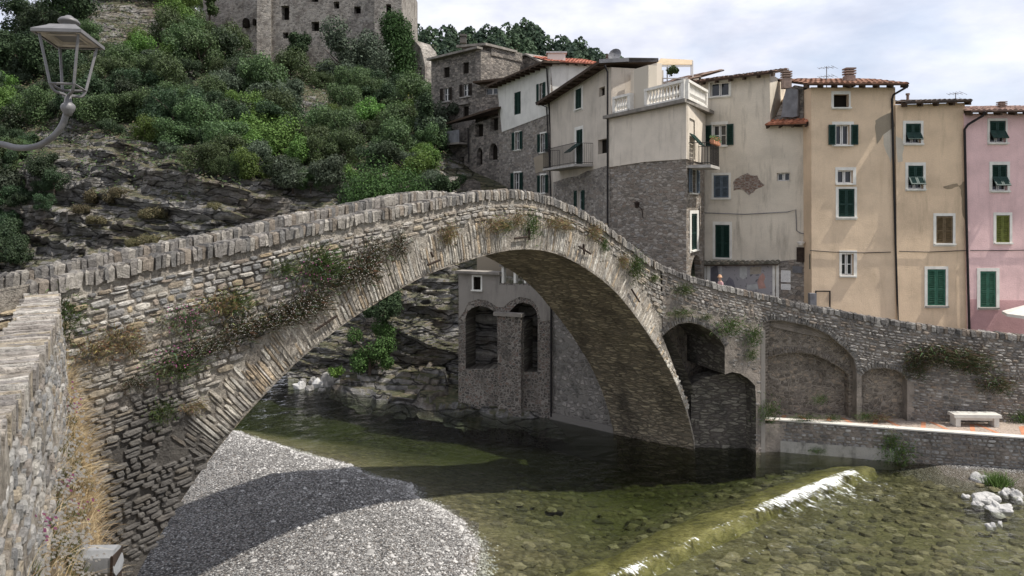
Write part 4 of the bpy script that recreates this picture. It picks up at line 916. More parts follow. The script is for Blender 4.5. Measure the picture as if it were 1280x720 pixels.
pipe(pk, [wp.pt(*wp.uz(x, y), o) for x, y, o in [(1222, 141, .5), (1221, 146, .42), (1208, 156, .12), (1204.5, 162, .07), (1207, 282, .07), (1211, 430, .07)]], .05)
for px_, py_ in ((1210, 131), (1275, 132)):
    q = wp.uz(px_, py_ + 6); chimney(pk, wp.pt(q[0], q[1], -1.2), .28, .55)
for i_, (px_, py_, hh, lab) in enumerate(((1052, 107, 1.15, 'thin television aerial on the tall ochre house between its two chimneys'), (1222, 133, .85, 'small television aerial above the tiled roof of the pink house'))):
    w_ = wy if i_ == 0 else wp; q = w_.uz(px_, py_); antenna(w_.pt(q[0], q[1], -1.6), hh, lab)
mb = MB(); pts = [wy.pt(*wy.uz(x, y), .05) for x, y in ((1012, 313), (1040, 315), (1080, 316), (1113, 315))]; mb.tube(pts, .018, 5); mb.build('cable', 'iron', y1)
mb = MB(); mb.tube([wz2.pt(*wz2.uz(x, y), .05) for x, y in ((1123, 314), (1160, 315), (1207, 313))], .018, 5); mb.build('cable', 'iron', y2)
mb = MB(); mb.tube([wp.pt(*wp.uz(x, y), .05) for x, y in ((1212, 313), (1250, 313), (1330, 312))], .018, 5); mb.build('cable', 'iron', pk)
# parasol
pp = world(1292, 392, 29.6); gz = zt2(10.5) - 1
ps = thing('parasol', (pp.x, pp.y, gz), 'white parasol tip showing in front of the pink house at the far right', 'parasol')
mb = MB(); mb.tube([Vector((pp.x, pp.y, gz)), Vector((pp.x, pp.y, pp.z + .5))], .025, 8); mb.build('pole', 'wood_frame', ps)
mb = MB(); top = Vector((pp.x, pp.y, pp.z + .45)); k = 8; rim = [Vector((pp.x + 1.1 * math.cos(2 * math.pi * i / k), pp.y + 1.1 * math.sin(2 * math.pi * i / k), pp.z)) for i in range(k)]
mb.add([top] + rim, [(0, 1 + i, 1 + (i + 1) % k) for i in range(k)]); mb.add(rim + [r - Vector((0, 0, .12)) for r in rim], [(i, (i + 1) % k, k + (i + 1) % k, k + i) for i in range(k)]); mb.build('canopy', 'balustrade', ps)

# --- cream house C with the mural
wc = Wall((9.1, 35.0), (13.1, 32.45)); DR = [(870, 101), (962, 91), (963, 157), (1004, 159), (1006, 999), (872, 999)]
cs = house('cream_house', wc, DR, [
    ((888, 103, 911, 120), dict(kind=GL, sur=(885.5, 100.5, 914, 123))),
    ((891, 156, 907.5, 182), dict(kind='open', sur=(888.5, 152, 910, 184))),
    ((892, 219, 911, 247), dict(kind=SH, mat='bluegrey', sur=(889.5, 216, 913.5, 250))),
    ((894, 281, 912, 322), dict(kind=SH, sur=(891, 277, 915, 325))),
    ((971, 216, 987, 226), dict(kind=GL, sillw=False))], 'cream_wall', 9,
    'large beige plastered house above the ramp with a painted mural on its ground floor', zbot=1)
qa, qb = wc.uz(868, 106), wc.uz(964, 94)
tile_roof(cs, wc, qa[0], qa[1], qb[0], qb[1], .5, 3.0, .20, cols=((.13, .085, .06), (.18, .11, .08), (.10, .07, .055)), side=.2)
overlay(cs, wc, blob([(917, 229), (921, 222), (935, 217), (946, 220), (955, 232), (944, 238), (936, 244), (928, 237), (918, 238)], 3, 1.0, 4), 'patch_brick', .012)
mb = MB(); mb.tube([wc.pt(*wc.uz(x, y), .05) for x, y in ((879, 266), (930, 268), (985, 265), (995, 262), (996, 288), (1000, 291), (1005, 292))], .02, 5); mb.build('cable', 'lead', cs)
pipe(cs, [wc.pt(*wc.uz(x, y), o) for x, y, o in [(879, 98, .4), (872, 108, .12), (872, 135, .08)]], .045)
# ground floor: rubble strip, mural under a small tiled hood, plaques
overlay(cs, wc, blob([(975, 326), (1005, 324), (1006, 400), (968, 400), (968, 366)], 2, .4, 2), 'house_stone', .03, 'rubble_patch')
mu = MB(); q = rect_uz(wc, (888, 330, 966, 372)); wbox(mu, wc, q[0], q[2], q[1], q[3], .03, .05)
m, t, b = newmat('mural_paint', .85, .2); v = coords(t, 'Object', (1, 1, 1), .6, 1.2)
L(t, mixc(t, ramp(t, noise_t(t, v, 5.0, 3.0), [(.40, 0.0), (.43, 1.0)]), ramp(t, noise_t(t, v, 2.1, 2.0), [(.36, (.16, .155, .165)), (.44, (.26, .25, .26)), (.5, (.42, .40, .395)), (.58, (.20, .19, .20))], 'CONSTANT'), (.34, .325, .33)), b.inputs['Base Color']); M['mural'] = m
mural = mu.build('mural', 'mural', cs)
def mshape(pts, col, o=.055):
    mm = MB(); ol = [wc.uz(*p) for p in pts]; sheet(mm, wc, ol, [], o, 0, back=.003); mm.c = [col] * len(mm.c); return mm
M['paint'] = m_col('mural_figure_paint', .85, 5, .4, 0)
for nm, pts, col in (('painted_figure', [(950, 345), (954, 341), (957, 346), (955, 352), (958, 360), (949, 361), (947, 352)], (.50, .30, .25)), ('painted_arch', [(925, 334), (929, 331), (934, 334), (934, 346), (929, 349), (925, 346)], (.52, .52, .50)),
    ('painted_shelf', [(938, 334), (952, 333), (952, 342), (938, 343)], (.42, .37, .30)), ('painted_figure', [(908, 352), (912, 346), (917, 350), (920, 361), (907, 360)], (.22, .21, .24)), ('painted_column', [(900, 332), (903, 332), (903, 362), (900, 361)], (.55, .54, .53)), ('painted_table', [(934, 356), (947, 355), (948, 362), (934, 362)], (.5, .5, .48)), ('painted_vault', [(889, 335), (897, 331), (899, 345), (896, 358), (889, 352)], (.13, .125, .14))):
    mshape(pts, col).build(nm, 'paint', mural)
mb = MB()
for r in ((966, 329, 969, 380), (970.5, 329, 974, 380), (884, 329, 888, 370), (879, 331, 883, 366)): q = rect_uz(wc, r); wbox(mb, wc, q[0], q[2], q[1], q[3], .0, .07)
mb.build('mural_frame', 'frame', cs)
qa, qb = wc.uz(880, 331), wc.uz(974, 330)
tile_roof(cs, wc, qa[0], qa[1] - .02, qb[0], qb[1] - .02, .35, .0, .35, rows=2, side=.05, cols=((.24, .22, .18), (.30, .26, .20), (.18, .17, .13)), name='hood', rafters=False)
for r, lab in (((976.5, 338, 988.5, 352.5), 'upper'), ((976.5, 355, 988.5, 362), 'lower')):
    mb = MB(); q = rect_uz(wc, r); wbox(mb, wc, q[0], q[2], q[1], q[3], .03, .06); pq = mb.build('plaque', 'wood_frame', cs)
    mb = MB(); n = int((q[3] - q[1]) / .055); rr = random.Random(4)
    for i in range(1, n):
        z = q[3] - i * (q[3] - q[1]) / n; u = q[0] + .04
        while u < q[2] - .07: l_ = rr.uniform(.02, .06); wbox(mb, wc, u, min(u + l_, q[2] - .04), z - .006, z + .006, .06, .062); u += l_ + .018
    mb.build('inscription', 'lead', pq)
mb = MB(); q = rect_uz(wc, (991, 333, 1003, 341))
for i in range(6): z = lerp(q[1], q[3], (i + .5) / 6); wbox(mb, wc, q[0], q[2], z - .015, z + .015, .035, .06)
wbox(mb, wc, q[0], q[2], q[1], q[3], .03, .035); mb.build('vent_grille', 'lead', cs)
wl = thing('wall_lamp', wc.pt(*wc.uz(1003, 305), .0), 'small white-capped wall lamp on the right end of the beige mural house', 'wall lamp')
mb = MB(); p = wc.pt(*wc.uz(1003, 303), .3); mb.lathe(p, [(-.12, .05), (-.10, .10), (.0, .16), (.03, .17), (.06, .05)], 12); mb.tube([p, wc.pt(*wc.uz(1003, 300), 0)], .02, 6); mb.build('head', 'balustrade', wl)
mb = MB(); p = wc.pt(*wc.uz(1001, 318), .04); mb.obox(p, wc.D3() * .16, wc.N3() * .08, Vector((0, 0, .32))); mb.build('bracket', 'rust', wl)
# lean-to roof between the beige house and the ochre one
wl2 = Wall((12.2, 33.1), (13.35, 31.9)); lt = thing('lean_to', wl2.pt(.7, 10), 'small lean-to with an orange tiled eave wedged between beige and ochre houses', 'lean-to')
mb = MB(); sheet(mb, wl2, [wl2.uz(*p) for p in [(966, 150), (1003, 150), (1003, 108), (992, 106), (984, 112)]], [], -.1, 0, back=2); mb.build('wall', 'tower_stone', lt)
mb = MB(); sheet(mb, wl2, blob([wl2.uz(*p) for p in [(978, 147), (999, 146), (998, 112), (984, 110), (980, 125)]], 3, .03, 3), [], .12, 0, back=.2); mb.build('flashing', 'lead', lt)
qa, qb = wl2.uz(963, 157), wl2.uz(1012, 155)
tile_roof(lt, wl2, qa[0], qa[1] - .05, qb[0], qb[1] - .05, .45, .2, .42, rows=2, side=.05, cols=((.42, .16, .09), (.48, .20, .12)), name='eave_tiles')
# --- corner house: stone below, cream above, terrace with balustrade
wa = Wall.px(762, 36.6, 858, 31.0); wb = Wall((wa.b.x, wa.b.y), (9.25, 34.6))
ck = thing('corner_house', wa.pt(wa.len, 4), 'slate-stone and cream corner house with a white balustraded roof terrace', 'house')
ztopA = wa.uz(850, 131)[1]
ol = [(0, 1), (wa.len, 1), (wa.len, ztopA), (0, ztopA)]
mb = MB(); sheet(mb, wa, ol, [], 0, 0, 0); mb.build('stone_wall', 'corner_stone', ck)
zs = wa.uz(857, 199)[1]; mb = MB(); sheet(mb, wa, [(0, zs - .05), (wa.len * .5, zs + .05), (wa.len + .06, zs), (wa.len + .06, ztopA), (0, ztopA)], [], .06, 0, back=.06); mb.build('plaster_wall', 'cream', ck)
bw = [((860.5, 149, 867, 199), 'door'), ((863.5, 212, 869.5, 241), 'glass'), ((864, 267, 871, 312), 'shut'), ((863, 318, 877, 350), 'arch')]
hol = []
for r, k in bw: q = rect_uz(wb, r); hol.append(arch_loop(q, 6) if k == 'arch' else rect_loop(q))
mb = MB(); zsb = zs; sheet(mb, wb, [(0, 1), (wb.len, 1), (wb.len, ztopA), (0, ztopA)], hol, 0, 0, .3); mb.build('side_wall', 'corner_stone', ck)
hb = [rect_loop(rect_uz(wb, (860.5, 149, 867, 199)))]
mb = MB(); sheet(mb, wb, [(0, zsb), (wb.len, zsb), (wb.len, ztopA), (0, ztopA)], hb, .05, 0, back=.05); mb.build('side_plaster', 'cream', ck)
window(ck, wb, bw[1][0], 'open', (861.5, 210, 872, 243), 'bluegrey'); window(ck, wb, bw[2][0], 'closed', (862, 263, 873, 315), 'green')
q = rect_uz(wb, bw[3][0]); mb = MB(); mb.add([wb.pt(q[0] - .2, q[1], -.6), wb.pt(q[2] + .2, q[1], -.6), wb.pt(q[2] + .2, q[3] + .2, -.6), wb.pt(q[0] - .2, q[3] + .2, -.6)], [(0, 1, 2, 3)]); mb.build('arched_passage', 'dark', ck)
q = rect_uz(wb, bw[0][0]); mb = MB(); louvre(mb, wb.pt(q[0], q[1], -.05), wb.D3(), Vector((0, 0, 1)), wb.N3(), q[2] - q[0], q[3] - q[1]); dr = mb.build('balcony_door', 'green', ck)
mb = MB(); fl = (Vector((0, 0, -.75)) + wb.N3() * .66).normalized(); hh_ = (q[3] - q[1]) * .38; o_ = wb.pt(q[0], lerp(q[1], q[3], .62), .05) + fl * hh_; louvre(mb, o_, wb.D3(), -fl, fl.cross(wb.D3()).normalized(), q[2] - q[0], hh_); mb.build('shutter', 'green', dr)
# balcony on the side
def balcony(root, w, u0, u1, z, out, h=.95, mat='iron', bars=.11):
    mb = MB(); wbox(mb, w, u0, u1, z - .13, z, 0, out); sl = mb.build('balcony', 'concrete', root)
    mb = MB(); P = [w.pt(u0 + .03, z, 0), w.pt(u0 + .03, z, out - .03), w.pt(u1 - .03, z, out - .03), w.pt(u1 - .03, z, 0)]
    for a, b in zip(P, P[1:]):
        n = max(2, int((b - a).length / bars))
        for i in range(n + 1): p = a.lerp(b, i / n); mb.tube([p, p + Vector((0, 0, h))], .009, 4, cap=False)
    for dz in (.08, h): mb.tube([p + Vector((0, 0, dz)) for p in P], .016, 5)
    mb.build('railing', mat, sl); return sl
zb_ = wa.uz(858, 206)[1]
bl = balcony(ck, wb, .15, 2.3, zb_, 1.0, .95)
mb = MB(); mbf = MB(); rr = random.Random(3)
for i in range(4): c = wb.pt(.4 + i * .42, zb_ + .98, 1.03); mb.obox(c, wb.D3() * .17, wb.N3() * .09, Vector((0, 0, .08)))
mb.build('flower_box', 'orange', bl)
for i in range(260):
    c = wb.pt(.25 + rr.random() * 1.6, zb_ + 1.05 + rr.random() * .22, 1.03 + rr.uniform(-.12, .12)); s_ = .035; a = Vector((rr.gauss(0, 1), rr.gauss(0, 1), rr.gauss(0, 1))).normalized(); b = a.orthogonal().normalized()
    mbf.add([c - a * s_, c + b * s_, c + a * s_, c - b * s_], [(0, 1, 2, 3)], 0, (.08, .14, .05) if i % 5 else (.5, .10, .08))
mbf.build('potted_flowers', 'leaf_one', bl)
# terrace slab and balustrade
def slab(root, pts, z0, z1, mat='slab', name='slab'):
    mb = MB(); k = len(pts); mb.add([(p[0], p[1], z0) for p in pts] + [(p[0], p[1], z1) for p in pts], [tuple(range(k - 1, -1, -1)), tuple(range(k, 2 * k))] + [(i, (i + 1) % k, k + (i + 1) % k, k + i) for i in range(k)]); return mb.build(name, mat, root)
e1 = wa.pt(-.05, 0, .38); e2 = Vector((*(wa.b + wa.d * .38 + wa.n * .38), 0)); e3 = wb.pt(wb.len + .25, 0, .42); e4 = wb.pt(wb.len, 0, -3); e5 = wa.pt(0, 0, -4)
slab(ck, [e1, e2, e3, wb.pt(wb.len + .2, 0, -.5), e5], ztopA, ztopA + .16, 'slab', 'terrace_slab')
def balus(root, a, b, z, h=.85):
    a, b = Vector((a.x, a.y, z)), Vector((b.x, b.y, z)); d = (b - a); l_ = d.length; d.normalize(); n_ = Vector((d.y, -d.x, 0)); mb = MB(); up = Vector((0, 0, 1))
    mb.obox((a + b) / 2 + up * .05, d * l_ / 2, n_ * .11, up * .05); mb.obox((a + b) / 2 + up * (h - .06), d * l_ / 2, n_ * .13, up * .06)
    for e in (a + d * .1, b - d * .1): mb.obox(e + up * h / 2, d * .11, n_ * .11, up * (h / 2 - .002))
    rail = mb.build('balustrade', 'balustrade', root); k = max(2, int(l_ / .27))
    mb = MB()
    for i in range(k):
        p = a + d * (.25 + (l_ - .5) * (i + .5) / k); hh = h - .22; mb.lathe(p + up * .1, [(0, .07), (.06 * hh, .07), (.12 * hh, .045), (.35 * hh, .09), (.6 * hh, .05), (.85 * hh, .035), (.92 * hh, .065), (hh, .065)], 8)
    mb.build('balusters', 'balustrade', rail); return rail
ub1 = wa.uz(793, 130)[0]; ub2 = wa.uz(811, 130)[0]; zsl = ztopA + .16
balus(ck, wa.pt(wa.uz(771, 130)[0], 0, .15), wa.pt(ub1, 0, .15), zsl); balus(ck, wa.pt(ub2, 0, .15), wa.pt(wa.len + .15, 0, .15), zsl); balus(ck, wa.pt(wa.len + .15, 0, .15), wb.pt(wb.len * .8, 0, .2), zsl)
mb = MB(); q = rect_uz(wa, (793, 76, 811, 131)); wbox(mb, wa, q[0], q[2], zsl, q[3] - .3, -.45, .02); mb.build('terrace_pillar', 'cream_wall', ck)
mb = MB(); wbox(mb, wa, wa.uz(768, 100)[0] - .5, ub1, zsl, wa.uz(780, 80)[1], -1.6, -1.3); mb.build('terrace_wall', 'cream', ck)
wt = Wall((wa.pt(ub2, 0, -3.2).x, wa.pt(ub2, 0, -3.2).y), (9.2, 36.2)); mb = MB(); sheet(mb, wt, [wt.uz(*p) for p in [(805, 135), (872, 135), (872, 98), (812, 105)]], [rect_loop(rect_uz(wt, (846, 107, 858, 122)))], 0, 0, .2, back=2.5); mb.build('upper_room', 'cream_wall', ck)
mb = MB(); q = rect_uz(wt, (845, 106, 859, 123)); mb.add([wt.pt(q[0], q[1], -.19), wt.pt(q[2], q[1], -.19), wt.pt(q[2], q[3], -.19), wt.pt(q[0], q[3], -.19)], [(0, 1, 2, 3)]); mb.build('window', 'glass', ck)
qa, qb = wt.uz(815, 110), wt.uz(868, 101); tile_roof(ck, wt, qa[0], qa[1] - .1, qb[0], qb[1] - .1, .6, 1.6, .30, side=.2, rows=4, cols=((.16, .10, .075), (.21, .14, .10), (.13, .09, .07)))
pipe(ck, [wa.pt(*wa.uz(762, y), o) for y, o in ((82, .3), (90, .12), (286, .12))], .05)
sl_ = thing('wall_lantern', wa.pt(*wa.uz(801, 253), 0), 'small dark lantern on the slate-stone wall of the corner house', 'wall lamp')
mb = MB(); p = wa.pt(*wa.uz(801, 256), .22); mb.lathe(p, [(-.16, .05), (-.14, .09), (.08, .13), (.09, .17), (.17, .04)], 6); mb.build('lantern', 'rust', sl_)
mb = MB(); mb.tube([p, wa.pt(*wa.uz(803, 262), .02), wa.pt(*wa.uz(804, 272), .02)], .02, 5); mb.build('bracket', 'rust', sl_)
tl = thing('terrace_light', wa.pt(wa.uz(782, 112)[0], zsl, -1.28), 'small globe lamp above the left balustrade of the corner terrace', 'lamp')
mb = MB(); p = wa.pt(*wa.uz(782, 108), -1.1); mb.lathe(p, [(-.12, .02), (-.1, .09), (0, .12), (.1, .08), (.13, .02)], 10); mb.build('globe', 'balustrade', tl); mb = MB(); mb.tube([p - Vector((0, 0, .12)), p - Vector((0, 0, .4)), p - Vector((0, 0, .4)) - wa.N3() * .25], .02, 5); mb.build('arm', 'iron', tl)
# pergola on the roof behind
Yp = 38.5; pgz = world(830, 100, Yp).z; pg = thing('pergola', world(842, 98, Yp), 'rooftop pergola with beige fabric awning and climbing plants', 'pergola')
for px_, Y_ in ((818, Yp), (866, Yp - 1), (834, Yp + 1.5), (864, Yp + 1.5)):
    mb = MB(); a = world(px_, 104, Y_); b = world(px_, 76, Y_); mb.tube([a, b], .035, 6); mb.build('post', 'wood_frame', pg)
mb = MB(); A_ = [world(818, 82, Yp), world(866, 82, Yp - 1), world(866, 76, Yp + 1.5), world(826, 74, Yp + 1.5)]
mb.add(A_ + [a + Vector((0, 0, .05)) for a in A_], [(3, 2, 1, 0), (4, 5, 6, 7), (0, 1, 5, 4), (1, 2, 6, 5), (2, 3, 7, 6), (3, 0, 4, 7)]); m_ = m_plain('awning_cloth', (.42, .33, .22), .9, .15); M['awning'] = m_; mb.build('awning', 'awning', pg)
mb = MB()
for a, b in (((818, 83), (866, 83)), ((826, 98), (866, 98)), ((826, 103), (866, 103))): mb.tube([world(*a, Yp), world(*b, Yp - 1)], .03, 5)
mb.build('rails', 'wood_frame', pg)
# --- beige house with the iron balcony
wd = Wall.px(690, 46.0, 764, 37.2)
bh = house('beige_house', wd, [(686, 129), (758, 84), (764, 84), (764, 999), (692, 999)], [
    ((719.5, 111, 727, 136), dict(kind=SH, sur=(718, 108, 729, 139))), ((748.5, 109, 756, 120), dict(kind='dark', cut=.25)), ((747.5, 174, 759, 192), dict(kind='dark', cut=.3)),
    ((720.5, 162, 728.5, 207), dict(kind=SH, sur=(718.5, 158, 729.5, 207.5), sillw=False)), ((722, 238, 728, 262), dict(kind='open', sur=(720.8, 235, 729, 264)))], 'beige', 3,
    'old beige house with black iron balcony and stone foot beside the corner house', zbot=1)
overlay(bh, wd, [(692, 228), (710, 222), (722, 220), (734, 214), (764, 206), (764, 232), (764, 330), (692, 330)], 'house_stone', .03, 'stone_base', holes=[(722, 238, 728, 262)])
q = rect_uz(wd, (698, 175, 744, 208)); balcony(bh, wd, q[0] + .2, q[2] - .3, wd.uz(722, 208)[1], 1.1, 1.15)
q = rect_uz(wd, (720.5, 162, 728.5, 207)); mb = MB(); fl = (Vector((0, 0, -.6)) + wd.N3() * .8).normalized(); o_ = wd.pt(q[0], lerp(q[1], q[3], .62), .05) + fl * .9; louvre(mb, o_, wd.D3(), -fl, fl.cross(wd.D3()).normalized(), q[2] - q[0], .9); mb.build('shutter', 'green', bh)
qa, qb = wd.uz(686, 130), wd.uz(765, 79); mb = MB()
E1, E2 = wd.pt(qa[0] - .4, qa[1] - .05, .75), wd.pt(qb[0] + .1, qb[1] - .05, .75); E3, E4 = wd.pt(qb[0] + .1, qb[1] + .2, -2.6), wd.pt(qa[0] - .4, qa[1] + .2, -2.6)
mb.add([E1, E2, E3, E4] + [e + Vector((0, 0, .16)) for e in (E1, E2, E3, E4)], [(3, 2, 1, 0), (4, 5, 6, 7), (0, 1, 5, 4), (1, 2, 6, 5), (2, 3, 7, 6), (3, 0, 4, 7)]); rf = mb.build('roof', 'rafter', bh)
mb = MB()
for i in range(12): k = (i + .5) / 12; a = E1.lerp(E2, k); b = E4.lerp(E3, k); mb.tube([a - Vector((0, 0, .06)), a.lerp(b, .16) - Vector((0, 0, .06))], .05, 4)
mb.build('rafters', 'rafter', rf)
mb = MB(); mb.add([E2 + Vector((0, 0, .0)), E2 + Vector((1.55, .2, .12)), E2 + Vector((1.7, 1.6, .3)), E3, ] + [p + Vector((0, 0, .2)) for p in (E2, E2 + Vector((1.55, .2, .12)), E2 + Vector((1.7, 1.6, .3)), E3)], [(3, 2, 1, 0), (4, 5, 6, 7), (0, 1, 5, 4), (1, 2, 6, 5), (2, 3, 7, 6), (3, 0, 4, 7)]); mb.build('ridge_slab', 'lead', bh)
pipe(bh, [wd.pt(*wd.uz(x, y), o) for x, y, o in [(684, 129, .8), (687, 134, .2), (690, 230, .1), (691, 262, .1)]], .05)
chimney(bh, world(763, 77, 41), .45, .35)
dish = thing('satellite_dish', world(768, 75, 40.5), 'grey satellite dish on the roof ridge beside the corner terrace', 'satellite dish')
mb = MB(); c = world(768, 69, 40.5); mb.tube([world(768, 77, 40.5), c], .03, 5); mb.build('mast', 'lead', dish)
mb = MB(); vs = [c]; kk = 14
for r_, o in ((.2, .03), (.38, .11)): vs += [c + Vector((.8, 0, .2)).normalized() * r_ * math.cos(2 * math.pi * i / kk) + Vector((0, .3, 1)).normalized() * r_ * math.sin(2 * math.pi * i / kk) + Vector((0, -o, 0)) for i in range(kk)]
mb.add(vs, [(0, 1 + i, 1 + (i + 1) % kk) for i in range(kk)] + [(1 + i, 1 + kk + i, 1 + kk + (i + 1) % kk, 1 + (i + 1) % kk) for i in range(kk)]); mb.build('reflector', 'lead', dish)
# --- white and stone house
we = Wall.px(624, 53.5, 688, 46.5)
wh = house('white_house', we, [(622, 107), (688, 80), (691, 999), (627, 999)], [
    ((643.5, 115, 651.5, 143), dict(kind=SH)), ((674.5, 104, 679.5, 130), dict(kind='open', sur=(673.5, 102, 681, 132))),
    ((644, 165, 650, 187), dict(kind='open', sur=(643, 164, 651.5, 189))), ((676, 167, 682, 190), dict(kind='open', sur=(675, 165, 683, 192))),
    ((643, 216, 650, 239), dict(kind='open', sur=(642, 214, 652, 241))), ((676, 219, 682, 241), dict(kind='open', sur=(675, 217, 683, 243)))], 'house_stone', 5,
    'tall house with white plaster above and bare stone below, under a dark sloping eave', zbot=1)
overlay(wh, we, [(622, 107), (688, 80), (688.5, 142), (660, 153), (628, 165)], 'white', .04, 'white_plaster', holes=[(643.5, 115, 651.5, 143), (674.5, 104, 679.5, 130)])
overlay(wh, we, blob([(668, 196), (687, 190), (690, 214), (670, 216)], 3, 1.2, 8), 'patch_grey', .02)
wf = Wall.px(688, 46.5, 756, 47.5); mb = MB(); sheet(mb, wf, [wf.uz(*p) for p in [(688, 80), (754, 80), (756, 240), (688, 240)]], [], 0, 0, back=5); mb.build('side_wall', 'white', wh)
qa, qb = wf.uz(686, 79), wf.uz(752, 83); tile_roof(wh, wf, qa[0], qa[1], qb[0], qb[1], .4, 3.2, .28, side=.1, cols=((.45, .15, .09), (.50, .20, .13), (.38, .13, .09)))
qa, qb = we.uz(622, 107), we.uz(689, 80); mb = MB(); E1, E2 = we.pt(qa[0] - .3, qa[1] - .12, .8), we.pt(qb[0] + .4, qb[1] - .05, .8); E3, E4 = we.pt(qb[0] + .3, qb[1] + .3, -4.8), we.pt(qa[0] - .3, qa[1] + .3, -4.8)
mb.add([E1, E2, E3, E4] + [e + Vector((0, 0, .14)) for e in (E1, E2, E3, E4)], [(3, 2, 1, 0), (4, 5, 6, 7), (0, 1, 5, 4), (1, 2, 6, 5), (2, 3, 7, 6), (3, 0, 4, 7)]); rf = mb.build('eave', 'rafter', wh); mb = MB()
for i in range(12): k = (i + .5) / 12; a = E1.lerp(E2, k); b = E4.lerp(E3, k); mb.tube([a - Vector((0, 0, .07)), a.lerp(b, .15) - Vector((0, 0, .07))], .07, 4)
mb.build('rafters', 'rafter', rf)
pipe(wh, [we.pt(*we.uz(x, y), o) for x, y, o in [(684, 80, .75), (686, 86, .15), (689.5, 160, .1), (690, 248, .1)]], .055)
mb = MB(); c = world(695, 78, 47.5); mb.box(c.x - .55, c.x + .6, c.y - .3, c.y + .3, c.z - .2, c.z + .55); mb.build('chimney', 'white', wh); mb = MB(); mb.box(c.x - .65, c.x + .7, c.y - .4, c.y + .4, c.z + .55, c.z + .65); mb.build('chimney_cap', 'tile', wh)
# --- low stone house with arched openings
wg = Wall.px(586, 57.0, 628, 53.2)
lh = house('stone_house', wg, [(586, 157), (628, 143), (629, 999), (588, 999)], [
    ((594, 155, 604, 171), dict(kind='dark', cut=.4)), ((613, 147, 625, 163), dict(kind='dark', cut=.4)), ((596, 185, 603, 206), dict(kind='dark', cut=.4, arched=True)), ((611.5, 179, 622, 200), dict(kind='dark', cut=.4, arched=True)), ((599, 224, 606, 240), dict(kind=SH, sur=(597.8, 222, 607.5, 241)))], 'tower_stone', 7,
    'rough stone house with two arched openings between tower house and white house', zbot=1)
qa, qb = wg.uz(566, 158), wg.uz(628, 139); mb = MB(); E1, E2 = wg.pt(qa[0], qa[1], 1.0), wg.pt(qb[0], qb[1], 1.0); E3, E4 = wg.pt(qb[0], qb[1] + .9, -3.0), wg.pt(qa[0], qa[1] + .9, -3.0)
mb.add([E1, E2, E3, E4] + [e + Vector((0, 0, .15)) for e in (E1, E2, E3, E4)], [(3, 2, 1, 0), (4, 5, 6, 7), (0, 1, 5, 4), (1, 2, 6, 5), (2, 3, 7, 6), (3, 0, 4, 7)]); mb.build('roof', 'rafter', lh)
wg2 = Wall.px(560, 59.0, 586, 57.2); mb = MB(); sheet(mb, wg2, [wg2.uz(*p) for p in [(556, 184), (586, 178), (586, 270), (556, 270)]], [rect_loop(rect_uz(wg2, (562, 192, 569, 206))), rect_loop(rect_uz(wg2, (574, 196, 580, 212)))], 0, 0, .4, back=4); mb.build('stair_wall', 'tower_stone', lh)
q = wg2.uz(573, 180); mb = MB(); wbox(mb, wg2, wg2.uz(568, 180)[0], wg2.uz(588, 180)[0], q[1] - .15, q[1], -.2, 1.2); mb.build('balcony', 'slab', lh)
mb = MB(); wbox(mb, wg2, wg2.uz(568, 180)[0], wg2.uz(588, 180)[0], q[1], q[1] + .95, 1.14, 1.2); mb.build('balcony_panel', 'lead', lh)
mb = MB(); mb.tube([wg.pt(wg.uz(587, 160)[0], wg.uz(587, 160)[1], .15), wg.pt(wg.uz(588, 200)[0], wg.uz(588, 203)[1], .15)], .05, 6); mb.build('drainpipe', 'iron', lh)
# small dark-roofed room with a blue window
wgl = Wall.px(600, 59.5, 632, 58.5); sr = thing('attic_room', wgl.pt(1, wgl.uz(610, 125)[1]), 'little dark-roofed attic room with one wide window beside the stone tower house', 'attic')
mb = MB(); sheet(mb, wgl, [wgl.uz(*p) for p in [(600, 150), (632, 150), (632, 101), (600, 105)]], [rect_loop(rect_uz(wgl, (607, 110, 624, 118)))], 0, 0, .2, back=3); mb.build('wall', 'tower_stone', sr)
window(sr, wgl, (607, 110, 624, 118), 'glass', None); mb = MB(); q = wgl.uz(598, 105); q2_ = wgl.uz(634, 101); mb.obox(wgl.pt((q[0] + q2_[0]) / 2, (q[1] + q2_[1]) / 2, .3), (wgl.pt(*q2_) - wgl.pt(*q)) / 2, wgl.N3() * .7, Vector((0, 0, .08))); mb.build('roof', 'rafter', sr)
# --- grey tower house
wt1 = Wall.px(540, 64.0, 601, 60.0)
th = house('tower_house', wt1, [(539, 76), (601, 62), (601, 999), (541, 999)], [
    ((554.5, 84, 562, 97), dict(kind='dark', cut=.2)), ((578.5, 78, 586, 92), dict(kind='dark', cut=.2)), ((554.5, 110, 561.5, 126), dict(kind='open', mat='darkwood')), ((579, 105, 586, 120), dict(kind='open', mat='darkwood')),
    ((554.5, 138, 562, 154), dict(kind='dark')), ((579, 133, 586, 147), dict(kind='dark')), ((555.5, 168, 562, 180), dict(kind='dark')), ((555.5, 190, 562, 200), dict(kind='dark'))], 'tower_stone', 7,
    'tall grey stone tower house with dark shuttered windows, furthest left of the village', zbot=2)
for r in ((551, 133, 564, 136), (576, 128.5, 588, 131), (552, 163, 563, 166), (553, 186, 563, 188)):
    q = rect_uz(wt1, r); mb = MB(); wbox(mb, wt1, q[0], q[2], q[1], q[3], 0, .3); mb.build('window_hood', 'slab', th)
for x_ in (554.5, 579):
    q = rect_uz(wt1, (x_ - 3, 127, x_ + 10, 128)) if x_ < 570 else rect_uz(wt1, (x_ - 3, 121, x_ + 10, 122)); mb = MB(); wbox(mb, wt1, q[0], q[2], q[1], q[3], 0, .15); mb.build('sill', 'concrete', th)
